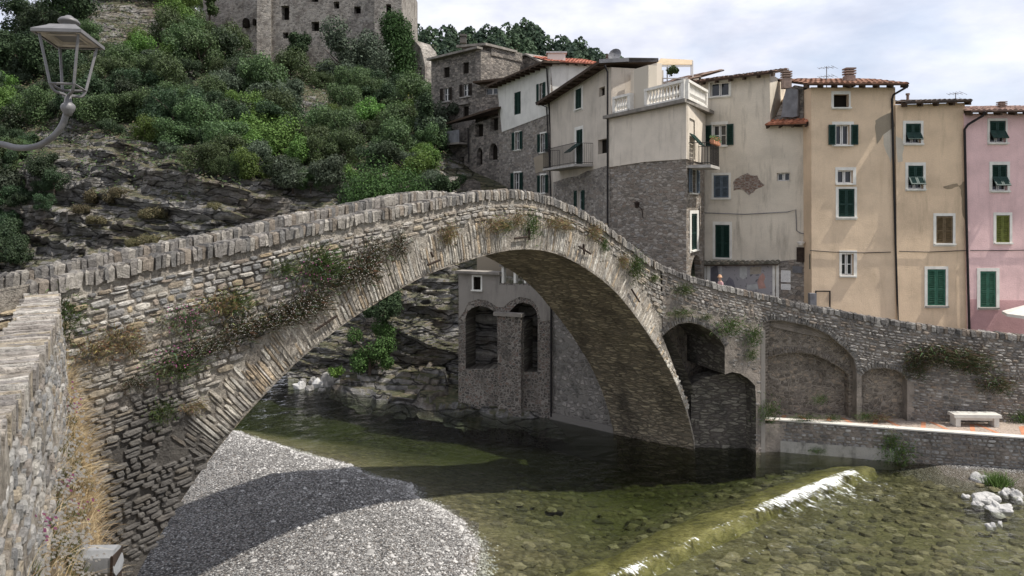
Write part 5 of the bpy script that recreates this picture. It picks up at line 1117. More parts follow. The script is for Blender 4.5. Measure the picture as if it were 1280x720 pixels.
wt2 = Wall.px(601, 60.0, 642, 67.0); mb = MB(); sheet(mb, wt2, [wt2.uz(*p) for p in [(601, 62), (630, 75), (642, 80), (642, 240), (601, 240)]], [], 0, 0, back=.5); mb.build('side_wall', 'tower_stone', th)
mb = MB(); sheet(mb, wt1, [wt1.uz(*p) for p in [(568, 72), (602, 66), (602, 54), (568, 57)]], [arch_loop(rect_uz(wt1, (583, 60, 590, 66)))], -1.2, 0, .3, 0, 4); mb.build('roof_room', 'tower_stone', th)
mb = MB(); c = wt1.pt(*wt1.uz(586, 55), -2.5); q = wt1.pt(*wt1.uz(567, 57), -.8), wt1.pt(*wt1.uz(604, 54), -.8); mb.obox((q[0] + q[1]) / 2 + wt1.N3() * -1.5, (q[1] - q[0]) / 2, wt1.N3() * 2, Vector((0, 0, .1))); mb.build('roof', 'slab', th)
for x_, y_ in ((579, 54), (613, 70), (632, 72)):
    c = world(x_, y_, 63); chimney(th, c, .55, .75, 'tower_stone', 1)
mb = MB()
q = [wt1.uz(539, 76), wt1.uz(602, 61)]; P0, P1 = wt1.pt(*q[0], .2), wt1.pt(*q[1], .2); mb.obox((P0 + P1) / 2 + Vector((0, 0, .05)), (P1 - P0) / 2, wt1.N3() * .35, Vector((0, 0, .09))); mb.build('cornice', 'slab', th)
wt3 = Wall.px(640, 66, 682, 62); fh = thing('stone_house', wt3.pt(1, 14), 'grey stone house end showing behind the white house roof', 'house')
mb = MB(); sheet(mb, wt3, [wt3.uz(*p) for p in [(624, 82), (658, 71), (680, 80), (684, 200), (624, 200)]], [], 0, 0, back=5); mb.build('wall', 'tower_stone', fh)
mb = MB()
for a, b in (((622, 82), (659, 69)), ((659, 69), (684, 82))):
    A_, B_ = wt3.pt(*wt3.uz(*a), .25), wt3.pt(*wt3.uz(*b), .25); k = -wt3.N3() * 5.2; mb.add([A_, B_, B_ + k, A_ + k] + [p + Vector((0, 0, .15)) for p in (A_, B_, B_ + k, A_ + k)], [(3, 2, 1, 0), (4, 5, 6, 7), (0, 1, 5, 4), (1, 2, 6, 5), (2, 3, 7, 6), (3, 0, 4, 7)])
mb.build('roof', 'slab', fh)
# --- arcaded building seen through the arch
wr = Wall.px(573, 34.0, 691, 32.2)
ar = thing('arcaded_building', wr.pt(2, 0), 'old riverside building on two blind arches seen through the bridge arch', 'building')
hl = lambda pts: [wr.uz(*p) for p in pts]
A1 = hl([(582, 461), (582, 398), (584, 390), (590, 385), (598, 382.5), (608, 384), (616, 388), (621, 395), (622, 461)]); A2 = hl([(655, 465), (655, 402), (635, 398), (638, 388), (646, 380), (654, 378), (664, 381), (670, 388), (672, 397), (672, 465)])
wn1 = rect_loop(rect_uz(wr, (592, 346, 601, 362)))
mb = MB(); sheet(mb, wr, hl([(573, 341), (625, 341), (625, 354), (680, 356), (691, 358)]) + [(wr.uz(691, 500)[0], -1.5), (wr.uz(573, 500)[0], -1.5)], [A1, A2, wn1], 0, 0, 1.1, 1, 0); mb.build('wall', ['arcade_stone', 'infill'], ar)
overlay(ar, wr, blob([(573.5, 341.5), (624.5, 341.5), (624.5, 356), (690, 358), (690, 400), (676, 402), (672, 384), (664, 374), (650, 371), (637, 377), (630, 384), (622, 384), (610, 376), (598, 374), (586, 378), (580, 390), (574, 398)], 1, .1, 1), 'arcade_plaster', .02, 'plaster_band', holes=[(592, 346, 601, 362)])
window(ar, wr, (592, 346, 601, 362), 'dark', (590, 344, 603, 364))
mb = MB(); wbox(mb, wr, wr.uz(572, 341)[0], wr.uz(626, 341)[0], wr.uz(600, 342)[1], wr.uz(600, 339)[1], -.5, .25); mb.build('cornice', 'slab', ar)
mb = MB(); q = rect_uz(wr, (570, 360, 695, 480)); wbox(mb, wr, q[0], q[2], -1, q[3], -1.6, -1.1); mb.build('recess_rock', 'rock', ar)
mb = MB(); q = rect_uz(wr, (623, 393, 654, 500)); sheet(mb, wr, [(q[0] + .1, -1), (q[2], -1), (q[2], q[3]), (q[0] + .1, q[3])], [], .3, 0, back=.3); mb.build('buttress', 'arcade_stone', ar)
mb = MB(); q = rect_uz(wr, (621, 390, 656, 394)); wbox(mb, wr, q[0], q[2], q[1], q[3], .02, .42); mb.build('buttress_cap', 'slab', ar)
mb = MB(); q = rect_uz(wr, (628, 330, 680, 354)); wbox(mb, wr, q[0], q[2], q[1], q[3] + 1.5, -2.2, -2); mb.build('loggia_back', 'cream_wall', ar)
for i, x_ in enumerate((627, 642, 655, 668)):
    mb = MB(); q = rect_uz(wr, (x_, 334, x_ + 2.5, 354)); wbox(mb, wr, q[0], q[2], q[1], q[3] + .6, -.3, 0); mb.build('post', 'frame', ar)
mb = MB(); q = rect_uz(wr, (625, 326, 690, 337)); wbox(mb, wr, q[0], q[2], q[1] + .1, q[3] + .4, -2.2, .1); mb.build('loggia_roof', 'slab', ar)
mb = MB(); q = rect_uz(wr, (578, 325, 626, 340)); wbox(mb, wr, q[0], q[2], q[1] - .3, q[3] + 1.6, -3, -1.6); mb.build('upper_wall', 'patch_grey', ar)
pipe(ar, [wr.pt(*wr.uz(690, y), .1) for y in (372, 520)], .05)
# grey wall from the arcade to the bridge foot
ff = acr(LB, 0, 1); wi = Wall((wr.b.x, wr.b.y), (ff.x + .2, ff.y)); fw = thing('river_wall', wi.pt(1, 0), 'plain dark grey rubble wall rising from the water beside the arch foot', 'river wall')
mb = MB(); sheet(mb, wi, [(0, -1.5), (wi.len, -1.5), (wi.len, 6.5), (0, 6.3)], [], 0, 0, back=1.5); mb.build('wall', 'river_wall', fw)
mb = MB(); wbox(mb, wi, -.1, wi.len, -1.5, .28, 0, .12); mb.build('footing', 'river_wall', fw)
# village body behind the ramp so nothing is open between the houses
# ================================================================== THE CASTLE
YC = 97.0
cw = thing('ruined_castle', world(400, 85, YC), 'ruined castle of pale weathered stone on top of the wooded crag', 'castle')
wk = Wall.px(338, YC, 470, YC - 1.5)
def cast(w, ol, wins, back, nm, o=0):
    mb = MB(); hs = [rect_loop(rect_uz(w, r)) for r in wins]; sheet(mb, w, [w.uz(*p) for p in ol], hs, o, 0, 1.2, 0, back); x = mb.build(nm, 'castle', cw)
    for r in wins:
        q = rect_uz(w, r); mb = MB(); mb.add([w.pt(q[0], q[1], o - 1.15), w.pt(q[2], q[1], o - 1.15), w.pt(q[2], q[3], o - 1.15), w.pt(q[0], q[3], o - 1.15)], [(0, 1, 2, 3)]); mb.build('window', 'dark', x)
cast(wk, [(338, 96), (470, 96), (470, -40), (338, -40)], [(351.5, 7, 361.5, 25), (353.5, 40.5, 360.5, 48), (389, 27, 399, 39), (417, 2, 424, 11), (442.5, 8, 451, 17), (389, -6, 398, 2.5)], 14, 'main_wall')
wk2 = Wall.px(468, YC - 2.5, 502, YC - 2.5); cast(wk2, [(468, 112), (502, 112), (502, -40), (468, -40)], [(482.5, 5, 489, 20)], 16, 'tower')
wk3 = Wall.px(322, YC - .6, 339, YC - .2); cast(wk3, [(321, 82), (328, 78), (339, 74), (339, -40), (322, -40)], [], 14, 'corner_buttress', .4)
# rounded bastion on the left
mb = MB(); n_ = 20; vs = []; uvs = []
for i in range(n_ + 1):
    a = i / n_; px = 258 + 66 * a; Y = YC + 9 * (1 - a) ** 1.6
    for j in range(24):
        py = lerp(96, -40, j / 23); p = world(px - (1 - a) * 6 * (py / 96 - 1) * -1 * .6, py, Y); rr_ = fbm(p.x, p.z, 2, 4, .35) * .5; p.y -= rr_; vs.append(p); uvs.append((p.x + p.y * .4, p.z))
mb.add(vs, [(i * 24 + j, (i + 1) * 24 + j, (i + 1) * 24 + j + 1, i * 24 + j + 1) for i in range(n_) for j in range(23)], uv=uvs); ba = mb.build('bastion', 'castle', cw, True)
wk4 = Wall.px(290, YC + 1.6, 324, YC - .3)
for r in ((305.5, 23, 312, 34.5), (304.5, 49, 313, 58.5), (318, 24, 321, 32)):
    q = rect_uz(wk4, r); mb = MB(); lp = arch_loop(q, 6); sheet(mb, wk4, lp, [], .35, 0, back=1.0); mb.build('window', 'dark', ba)
# terrace wall with two dark arches below the castle
wv = Wall.px(362, 84.5, 416, 84.5); tw = thing('terrace_wall', wv.pt(2, wv.uz(380, 138)[1]), 'low stone wall with two dark arched mouths under the castle', 'wall')
mb = MB(); sheet(mb, wv, blob([wv.uz(*p) for p in [(360, 145), (418, 145), (420, 118), (405, 110), (365, 111)]], 3, .2, 2), [arch_loop(rect_uz(wv, (366, 119, 378, 140))), arch_loop(rect_uz(wv, (391, 117.5, 407, 138)))], 0, 0, 1.5, back=2); mb.build('wall', 'tower_stone', tw)
mb = MB(); q = rect_uz(wv, (360, 114, 412, 145)); mb.add([wv.pt(q[0], q[1], -1.45), wv.pt(q[2], q[1], -1.45), wv.pt(q[2], q[3], -1.45), wv.pt(q[0], q[3], -1.45)], [(0, 1, 2, 3)]); mb.build('arch_mouth', 'dark', tw)
wq = Wall.px(503, 90, 532, 88); rw = thing('ruined_wall', wq.pt(1, wq.uz(515, 110)[1]), 'broken pale wall with a tall slit opening right of the ivy-clad tower', 'wall')
mb = MB(); sheet(mb, wq, [wq.uz(*p) for p in [(503, 120), (532, 120), (531, 80), (526, 60), (518, 50), (503, 46)]], [rect_loop(rect_uz(wq, (523, 84, 527, 110)))], 0, 0, 1, back=3); mb.build('wall', 'castle', rw)
sc = thing('wooden_stake_fence', world(363, 150, 74), 'pale crossed wooden stakes standing in the bushes on the castle slope', 'fence')
for a, b in (((354, 152), (354, 141)), ((363, 151), (364.5, 139.5)), ((345, 143.5), (371, 145.5))): mb = MB(); mb.tube([world(*a, 72), world(*b, 72)], .13, 6); mb.build('stake', 'balustrade', sc)

# ================================================================== WEIR, FOAM, RIVER STONES
wt_ = thing('weir', (8, 23, -1), 'low algae-green weir running diagonally across the shallow river', 'weir')
mb = MB(); vs = []; n_ = 60; P = np.array(WR); sA = np.r_[0, np.cumsum(np.hypot(*(P[1:] - P[:-1]).T))]
for i in range(n_ + 1):
    q = sA[-1] * i / n_; x, y = np.interp(q, sA, P[:, 0]), np.interp(q, sA, P[:, 1]); dx, dy = .80, -.60
    wn_ = 1.5 + .35 * fbm(x, y, 1, 2, .5)
    for k, zz in ((-wn_ - .9, -.95), (-wn_ - .2, -.42), (-wn_ * .6, -.24), (-.4, -.17), (-.02, -.16), (.12, -.36), (.5, -.8)):
        nz = fbm(x + k, y - k, 2, 4, 1.0) * .11; vs.append((x + dx * k * .8, y + dy * k * .8 + .0, zz + nz))
mb.add(vs, [(i * 7 + j, (i + 1) * 7 + j, (i + 1) * 7 + j + 1, i * 7 + j + 1) for i in range(n_) for j in range(6)]); mb.build('sill', 'weir', wt_, True)
rng = random.Random(21)
def fleck(mb, x, y, z, a, b, ang, h=.02):
    k = 7; vs = [(x, y, z + h)]; ca, sa = math.cos(ang), math.sin(ang)
    for i in range(k):
        t = 2 * math.pi * i / k; r = rng.uniform(.6, 1.2); px_, py_ = a * r * math.cos(t), b * r * math.sin(t); vs.append((x + px_ * ca - py_ * sa, y + px_ * sa + py_ * ca, z - .005))
    mb.add(vs, [(0, 1 + i, 1 + (i + 1) % k) for i in range(k)])
# thin streaky foam sheet sliding off the weir lip
m, t, b = newmat('streaky_foam', .6, .3); b.inputs['Base Color'].default_value = (.82, .84, .82, 1)
tcu = t.nodes.new('ShaderNodeTexCoord'); mpu = nn(t, 'ShaderNodeMapping'); mpu.inputs['Scale'].default_value = (5.5, 1.5, 1); L(t, tcu.outputs['UV'], mpu.inputs[0])
k1 = noise_t(t, mpu.outputs[0], 1.6, 7.0, .75); k2 = noise_t(t, tcu.outputs['UV'], 9.0, 6.0, .8); at_ = nn(t, 'ShaderNodeAttribute', attribute_name='col')
al = mth(t, 'ADD', mth(t, 'ADD', mth(t, 'SUBTRACT', mth(t, 'MULTIPLY', k1, 1.7), .42), mth(t, 'MULTIPLY', k2, .5)), at_.outputs['Fac'])
al = ramp(t, al, [(.86, 0.0), (1.08, .85)]); tr = t.nodes.new('ShaderNodeBsdfTransparent'); ms = t.nodes.new('ShaderNodeMixShader')
L(t, al, ms.inputs[0]); L(t, tr.outputs[0], ms.inputs[1]); L(t, b.outputs[0], ms.inputs[2]); L(t, ms.outputs[0], t.nodes['Material Output'].inputs[0]); M['foam'] = m
mb = MB(); n_ = 220; nd = 26; vs = []; uvs = []
for i in range(n_ + 1):
    x = lerp(12.4, 1.2, i / n_); y = interp([p[0] for p in WR][::-1], [p[1] for p in WR][::-1], x)
    for j in range(nd + 1):
        d = -.12 + 2.0 * j / nd; xx, yy = x + .6 * d, y - .8 * d; vs.append((xx, yy, wz(xx, yy) + .014)); uvs.append((x * 1.35, d))
cols_ = []; fs = []
for i in range(n_):
    x = lerp(12.4, 1.2, (i + .5) / n_); A_ = interp([1.2, 2.5, 4.5, 6, 7.6, 9, 10.5, 12, 12.4], [.08, .16, .02, -.06, .12, .27, .32, .18, 0], x) + .16 * fbm(x * 1.7, 3, 1, 3, 1.0)
    for j in range(nd):
        d = -.12 + 2.0 * (j + .5) / nd; e = 1 - abs(d - .08) / (.10 + .18 * max(0, A_)) if d < .6 else -1; v_ = A_ + .10 * max(-1.6, e) - .16 * max(0, d - .3)
        a = i * (nd + 1) + j; fs.append(((a, a + nd + 1, a + nd + 2, a + 1), max(0, v_ - .0)))
mb.v = [tuple(v) for v in vs]
for f, c in fs: mb.uv[len(mb.f)] = [uvs[k] for k in f]; mb.f.append(f); mb.m.append(0); mb.c.append((c, c, c))
tag(mb.build('foam', 'foam', None, True), 'thin white foam and ripples below the weir lip', 'foam', kind='stuff')
def rockmesh(mb, c, sx, sy, sz, seed, col=(.5, .5, .5), n1=9, n2=6, rough=.25):
    vs = [(0, 0, 1)] + [(math.sin(math.pi * j / n2) * math.cos(2 * math.pi * i / n1), math.sin(math.pi * j / n2) * math.sin(2 * math.pi * i / n1), math.cos(math.pi * j / n2)) for j in range(1, n2) for i in range(n1)] + [(0, 0, -1)]
    out = []
    for v in vs:
        f = 1 + rough * noise.noise(Vector(v) * 1.3 + Vector((seed * 3.1, seed, 0))) * 1.6 + .1 * noise.noise(Vector(v) * 4 + Vector((seed, 0, 0)))
        z = v[2]; z = max(z, -.5); out.append((c[0] + v[0] * sx * f, c[1] + v[1] * sy * f, c[2] + z * sz * f))
    fs = [(0, 1 + i, 1 + (i + 1) % n1) for i in range(n1)] + [(1 + (j - 1) * n1 + i, 1 + j * n1 + i, 1 + j * n1 + (i + 1) % n1, 1 + (j - 1) * n1 + (i + 1) % n1) for j in range(1, n2 - 1) for i in range(n1)] + [(len(vs) - 1, 1 + (n2 - 2) * n1 + (i + 1) % n1, 1 + (n2 - 2) * n1 + i) for i in range(n1)]
    mb.add(out, fs, 0, col)
WL = H + .17
for i, (px, py, w_, h_, lab) in enumerate([
    (1225, 601, 22, 11, 'smooth pale boulder nearest the grassy tuft on the little shingle beach'), (1236, 592, 24, 9, 'light flat boulder on the beach behind the smooth pale one'),
    (1233, 627, 30, 13, 'large white split rock standing in the shallow water'), (1249, 637, 28, 11, 'white wedge-shaped rock just right of the large split one'), (1222, 630, 14, 8, 'small white rock touching the left of the large split one'),
    (1238, 658, 12, 7, 'lone rounded white stone nearest the viewer in the right shallows'), (1250, 655, 6, 5, 'tiny white stone beside the nearest rounded one'), (1207, 621, 10, 5, 'small flat white stone alone left of the split rock'),
    (1257, 617, 16, 8, 'white stone at the left of the cluster by the right edge'), (1271, 619, 15, 8, 'white stone at the right edge of the photo in the shallows'), (1266, 614, 8, 5, 'small white stone behind the right edge cluster'), (1275, 626, 9, 5, 'little white stone in front of the right edge cluster'),
    (1166, 587, 9, 5, 'small white stone at the foot of the promenade wall'), (1180, 589, 7, 4, 'pebble-like white stone right of the one at the wall foot'), (1200, 589, 16, 5, 'low white stone at the water edge of the shingle beach'), (1191, 572, 7, 5, 'single white cobble resting against the promenade wall'), (1275, 600, 10, 5, 'flat grey-white stone on the beach near the right frame edge'), (1212, 587, 10, 5, 'white stone beside the low one at the beach edge')]):
    Y = WL * F / (py - HZ); wd = w_ / F * Y / 2; ht = h_ / F * Y; c = world(px, py, Y); mb = MB(); rockmesh(mb, (c.x, c.y, -.21), wd, wd * .7, ht * .9, i * 7 + 3, rough=.38, n1=20, n2=14)
    tag(mb.build('white_rock', 'rockwhite', None, False), lab, 'rock', 'white rocks in the shallows by the right bank')
# stones lying under water and boulders under the arch
for i, (px, py, w_, h_) in enumerate([(375, 482, 16, 7), (387, 485, 12, 6), (397, 480, 18, 9), (410, 477, 26, 13), (424, 481, 14, 8), (436, 477, 16, 12), (446, 475, 12, 8), (403, 487, 9, 4), (378, 473, 10, 6), (392, 473, 12, 7)]):
    Y = 38.2 - (py - 478) * .12; wd = w_ / F * Y / 2; c = world(px, py, Y); mb = MB(); rockmesh(mb, (c.x, c.y, .0), wd, wd * .8, h_ / F * Y * 1.0, i * 5 + 1, rough=.35)
    tag(mb.build('boulder', 'rockwhite' if i in (0, 2, 5) else 'rockgrey'), 'light river boulder in the heap under the arch at the cliff foot', 'boulder', 'boulders heaped under the arch')
mb = MB(); M['bedstone'] = m_col('submerged_stone', .9, 5, .5, .02)
for i in range(1500):
    if i < 1000: px, py = rng.uniform(960, 1330), 582 + 200 * rng.random() ** 1.3
    else: px, py = rng.uniform(620, 1000), rng.uniform(568, 760)
    Y = (H + .6) * F / (py - HZ); p = world(px, py, Y); zz = bedz(p.x, p.y)
    if abs(wside(p.x, p.y) + .4) < 1.1 or zz > -.2: continue
    s_ = rng.uniform(.05, .20) * (1.4 if rng.random() < .12 else 1); col = rng.choice([(.19, .165, .10), (.14, .125, .08), (.25, .22, .145), (.10, .09, .06)])
    rockmesh(mb, (p.x, p.y, zz), s_ * 1.3, s_, s_ * .5, i, col, 6, 4)
tag(mb.build('river_stones', 'bedstone'), 'brown stones lying on the bed under the clear water', 'river stones', kind='stuff')
mb = MB(); M['pebble'] = m_col('pebble', .9, 8, .4, .01)
for i in range(15000):
    y = rng.uniform(14.5, 31.5); xb = interp(BK_Y, BK_X, y); x = xb - abs(rng.gauss(0, 3.5)) + .35 if i % 3 else xb + rng.gauss(0, .22)
    if x < -16: continue
    zz = bedz(x, y)
    if zz < -.15: continue
    s_ = rng.uniform(.014, .04) * (2.6 if rng.random() < .012 else 1.6 if rng.random() < .07 else 1); g_ = rng.choice([.18, .28, .37, .46, .55, .24]); col = (g_, g_ * .97, g_ * .92)
    a = rng.random() * 3.14; ca, sa = math.cos(a), math.sin(a); vs = []
    for k in range(5): t = 2 * math.pi * k / 5; q = (s_ * 1.4 * math.cos(t), s_ * math.sin(t)); vs.append((x + q[0] * ca - q[1] * sa, y + q[0] * sa + q[1] * ca, zz - .01))
    vs.append((x, y, zz + s_ * .75)); mb.add(vs, [(k, (k + 1) % 5, 5) for k in range(5)], 0, col)
tag(mb.build('pebbles', 'pebble', None, True), 'loose grey and white pebbles over the gravel bank', 'pebbles', kind='stuff')

# ================================================================== FOREGROUND: QUAY PARAPET, BANK, FLOODLIGHT, LANTERN
qp = [Vector((-8.35, 13.25)), Vector((-6.45, 10.2)), Vector((-4.9, 7.5)), Vector((-3.55, 5.0)), Vector((-2.45, 2.9)), Vector((-1.3, .8))]
qz = [8.02, 8.0, 8.0, 8.0, 7.95, 7.9]
def along(pts, zs, s):
    for i in range(len(pts) - 1):
        l = (pts[i + 1] - pts[i]).length
        if s <= l or i == len(pts) - 2: k = s / l; p = pts[i].lerp(pts[i + 1], k); d = (pts[i + 1] - pts[i]).normalized(); return Vector((p.x, p.y, lerp(zs[i], zs[i + 1], k))), Vector((d.x, d.y, 0))
        s -= l
tot = sum((a - b).length for a, b in zip(qp, qp[1:])); rng = random.Random(31)
qw = thing('quay_parapet', (-5, 7.5, 6.5), 'rubble parapet capped with thin upright slabs in the left foreground', 'parapet')
mb = MB(); s_ = 0
CP = [(.47, .42, .36), (.40, .36, .32), (.54, .49, .43), (.36, .33, .30), (.50, .43, .33), (.60, .56, .50)]
while s_ < tot - .1:
    w_ = rng.uniform(.05, .13); p, d = along(qp, qz, s_ + w_ / 2); n_ = Vector((d.y, -d.x, 0)); n_ = n_ if n_.x > 0 else -n_
    U = Vector((0, 0, 1)); o = rng.uniform(-.02, .03); th_ = .47 + rng.uniform(-.03, .03); f = rng.uniform(.8, 1.15); col = [c * f for c in rng.choice(CP)]; vs = []
    hz_ = rng.uniform(-.018, .02)
    K = 7
    for j in range(K):
        y_ = -th_ + (th_ + .02) * j / (K - 1) + o
        for a, dz in ((-.46, -.02), (-.34, 0), (.34, 0), (.46, -.02)): vs.append(p + n_ * y_ + d * w_ * a + U * (hz_ + dz + rng.uniform(-.009, .009)))
    fs = [(j * 4 + a, j * 4 + a + 1, (j + 1) * 4 + a + 1, (j + 1) * 4 + a) for j in range(K - 1) for a in range(3)]
    nb = len(vs); e = (K - 1) * 4
    for a in (0, 1, 2, 3): vs.append(vs[e + a] + U * -(.24 + rng.uniform(-.03, .03)))
    for a in range(3): fs.append((e + a, e + a + 1, nb + a + 1, nb + a))
    for base_, lst in ((0, [j * 4 for j in range(K)]), (3, [j * 4 + 3 for j in range(K)])):
        b2 = len(vs); vs.extend([vs[q] - U * .2 for q in lst]); fs += [(lst[j], lst[j + 1], b2 + j + 1, b2 + j) for j in range(K - 1)]
    mb.add(vs, fs, 0, col); s_ += w_
mb.build('coping', 'coping', qw)
mb = MB(); vs = []; uvs = []; n_s = 90
for i in range(n_s):
    p, d = along(qp, qz, tot * i / (n_s - 1) * .999); n_ = Vector((d.y, -d.x, 0)); n_ = n_ if n_.x > 0 else -n_
    for j in range(16):
        z = p.z - .08 - j * .16; nn_ = .04 * fbm(p.x + p.y, z, 1, 4, 2.0); vs.append(Vector((p.x, p.y, z)) + n_ * (nn_ + .015 * j)); uvs.append((i * .1, z))
mb.add(vs, [(i * 16 + j, (i + 1) * 16 + j, (i + 1) * 16 + j + 1, i * 16 + j + 1) for i in range(n_s - 1) for j in range(15)])
vs = []
for i in range(n_s):
    p, d = along(qp, qz, tot * i / (n_s - 1) * .999); n_ = Vector((d.y, -d.x, 0)); n_ = n_ if n_.x > 0 else -n_
    for z in (p.z - .03, p.z - 1.2): vs.append(Vector((p.x, p.y, z)) - n_ * .45)
mb.add(vs, [(i * 2, i * 2 + 2, i * 2 + 3, i * 2 + 1) for i in range(n_s - 1)]); mb.build('wall', 'mortar', qw)
mb = MB(); s_ = .1
for r in range(9):
    s_ = rng.random() * .1
    while s_ < tot - .3:
        w_ = rng.uniform(.08, .26); p, d = along(qp, qz, s_ + w_ / 2); n_ = Vector((d.y, -d.x, 0)); n_ = n_ if n_.x > 0 else -n_
        h_ = .15; z = p.z - .32 - r * .16 + rng.uniform(-.02, .02); f = rng.uniform(.8, 1.15); stone(mb, Vector((p.x, p.y, z)) + n_ * (.015 * (p.z - z) / .16), d, Vector((0, 0, 1)), n_, w_ - .01, h_ * rng.uniform(.6, 1.05), rng.uniform(-.012, .028), rng, [c * f * .6 + .10 for c in rng.choice(STONE)]); s_ += w_
mb.build('rubble_facing', 'stone', qw)
mb = MB(); st_ = [Vector((-8.2, 13.3, 7.2)), Vector((-30, 20, 7.2)), Vector((-30, -8, 7.2)), Vector((-.8, -8, 7.2)), Vector((-1.5, .8, 7.2)), Vector((-3.9, 4.9, 7.2)), Vector((-6.8, 10.1, 7.2))]
mb.add(st_, [tuple(range(len(st_)))])
pl_ = [acr(u, ztop(max(u, 0)) - 1.0, k) for u in (0.3, 3.0) for k in (0.05, .95)]; mb.add(pl_, [(0, 2, 3, 1)])
tag(mb.build('quay_street', 'street'), kind='structure')
# overgrown bank below the parapet
mb = MB(); vs = []; nu_, nv_ = 70, 44
for i in range(nu_):
    p, d = along(qp, qz, tot * i / (nu_ - 1) * .999); n_ = Vector((d.y, -d.x, 0)); n_ = n_ if n_.x > 0 else -n_; k = i / (nu_ - 1)
    for j in range(nv_):
        t = j / (nv_ - 1); dist = t * (.95 - .15 * k); prof = [(0, 0), (.15, -.35), (.4, -1.5), (.7, -3.3), (1.0, -7.2)]
        drop = interp([a for a, b in prof], [b for a, b in prof], t); z = p.z - 1.05 - .25 * min(1, k * 3) + drop * (1 + 0 * k) + .12 * fbm(p.x + dist, p.y, 3, 4, 1.1)
        q = Vector((p.x, p.y, 0)) + n_ * (dist - .02); vs.append((q.x, q.y + .0, z))
mb.add(vs, [(i * nv_ + j, (i + 1) * nv_ + j, (i + 1) * nv_ + j + 1, i * nv_ + j + 1) for i in range(nu_ - 1) for j in range(nv_ - 1)]); tag(mb.build('grassy_bank', 'earth', None, True), kind='structure')
BV = np.array(vs).reshape(nu_, nv_, 3)
def blade(mb, p, d, ln, w_, col, droop=.5, seg=3):
    side = d.cross(Vector((rng.uniform(-1, 1), rng.uniform(-1, 1), rng.uniform(-.2, .2)))).normalized(); vs = []; q = Vector(p); dd = Vector(d)
    for i in range(seg + 1):
        ww = w_ * (1 - i / (seg + .3)); vs += [q - side * ww, q + side * ww]; q = q + dd * ln / seg; dd = (dd + Vector((0, 0, -droop / seg))).normalized()
    mb.add(vs, [(2 * i, 2 * i + 1, 2 * i + 3, 2 * i + 2) for i in range(seg)], 0, col)
def bankp(a, b): return Vector(BV[int(min(nu_ - 1, max(0, a * (nu_ - 1)))), int(min(nv_ - 1, max(0, b * (nv_ - 1))))])
TAN = [(.50, .38, .21), (.58, .46, .28), (.42, .30, .16), (.36, .25, .14), (.62, .52, .34)]
mb = MB()
for i in range(9500):
    b = rng.random() ** .8 * .62; a = rng.uniform(.0, .9); p = bankp(a, b)
    if (p - world(112, 700, 8.5)).length < .75 and rng.random() < .95: continue
    if a > .33 and b < .45 and rng.random() < .62: continue
    p = p + Vector((rng.uniform(-.1, .1), rng.uniform(-.1, .1), 0))
    blade(mb, p, Vector((rng.uniform(-.25, .9), rng.uniform(-.6, .35), rng.uniform(.25, 1.0))).normalized(), rng.uniform(.18, .55), rng.uniform(.002, .005), rng.choice(TAN), rng.uniform(.5, 1.5))
tag(mb.build('dry_grass', 'leaf_one'), 'straw-coloured dry grass on the bank below the left parapet', 'dry grass', kind='stuff')
mb = MB(); mf = MB()
for c in range(120):
    a = rng.uniform(.22, .75); b = rng.uniform(.02, .45); p = bankp(a, b); r = rng.uniform(.12, .26)
    for i in range(90):
        o = Vector((rng.gauss(0, 1), rng.gauss(0, 1), abs(rng.gauss(0, .8)))).normalized() * r * rng.random() ** .4; blade(mb, p + o * .6, (o + Vector((0, 0, .3))).normalized(), .09, .006, rng.choice([(.09, .10, .04), (.12, .12, .05), (.15, .10, .05), (.07, .085, .04)]), .3, 2)
        if i % 3 == 0: q = p + o * 1.35 + Vector((0, 0, .03)); s2 = .0135; mf.add([q + Vector((-s2, 0, -s2)), q + Vector((s2, 0, -s2)), q + Vector((s2, -s2, s2)), q + Vector((-s2, -s2, s2))], [(0, 1, 2, 3)], 0, (.82, .80, .78) if c % 15 else (.55, .18, .38))
tag(mb.build('daisy_plants', 'leaf_one'), 'low brown-green daisy plants between the dry grass and the parapet', 'daisy plants', kind='stuff')
tag(mf.build('daisy_flowers', 'leaf_one'), 'tiny white and pink flowers scattered over the left bank', 'flowers', kind='stuff')
# floodlight housing
fp = world(112, 700, 8.5); fl_ = thing('floodlight', fp, 'grey angular floodlight housing bolted below the bridge abutment in the lower left corner', 'floodlight')
ax = Vector((1, .12, -.04)).normalized(); ay = Vector((0, 1, 0)); ay = (ay - ax * ay.dot(ax)).normalized(); az = ax.cross(ay)
mb = MB(); pr = [(-.13, -.09), (-.07, -.16), (.10, -.16), (.15, -.08), (.13, .10), (.06, .15), (-.08, .15), (-.13, .08)]; vs = []
for t in (-.32, .30):
    for a, b in pr: vs.append(fp + ax * (t + (.03 if b < 0 else 0)) + ay * a + az * b)
mb.add(vs, [tuple(range(7, -1, -1)), tuple(range(8, 16))] + [(i, (i + 1) % 8, 8 + (i + 1) % 8, 8 + i) for i in range(8)]); M['flood'] = m_plain('grey_cast_housing', (.23, .235, .24), .6, .3, 4); mb.build('housing', 'flood', fl_)
mb = MB(); pr2 = [(a * 1.07, b * 1.07) for a, b in pr]; vs = []
for t in (-.07, -.05):
    for a, b in pr2: vs.append(fp + ax * t + ay * a + az * b)
mb.add(vs, [tuple(range(7, -1, -1)), tuple(range(8, 16))] + [(i, (i + 1) % 8, 8 + (i + 1) % 8, 8 + i) for i in range(8)]); mb.build('seam', 'lead', fl_)
mb = MB(); mb.obox(fp + ax * .30 - az * .2, ax * .015, ay * .14, az * .3); mb.obox(fp - ax * .02 - az * .22, ax * .3, ay * .03, az * .02); mb.build('bracket', 'rust', fl_)

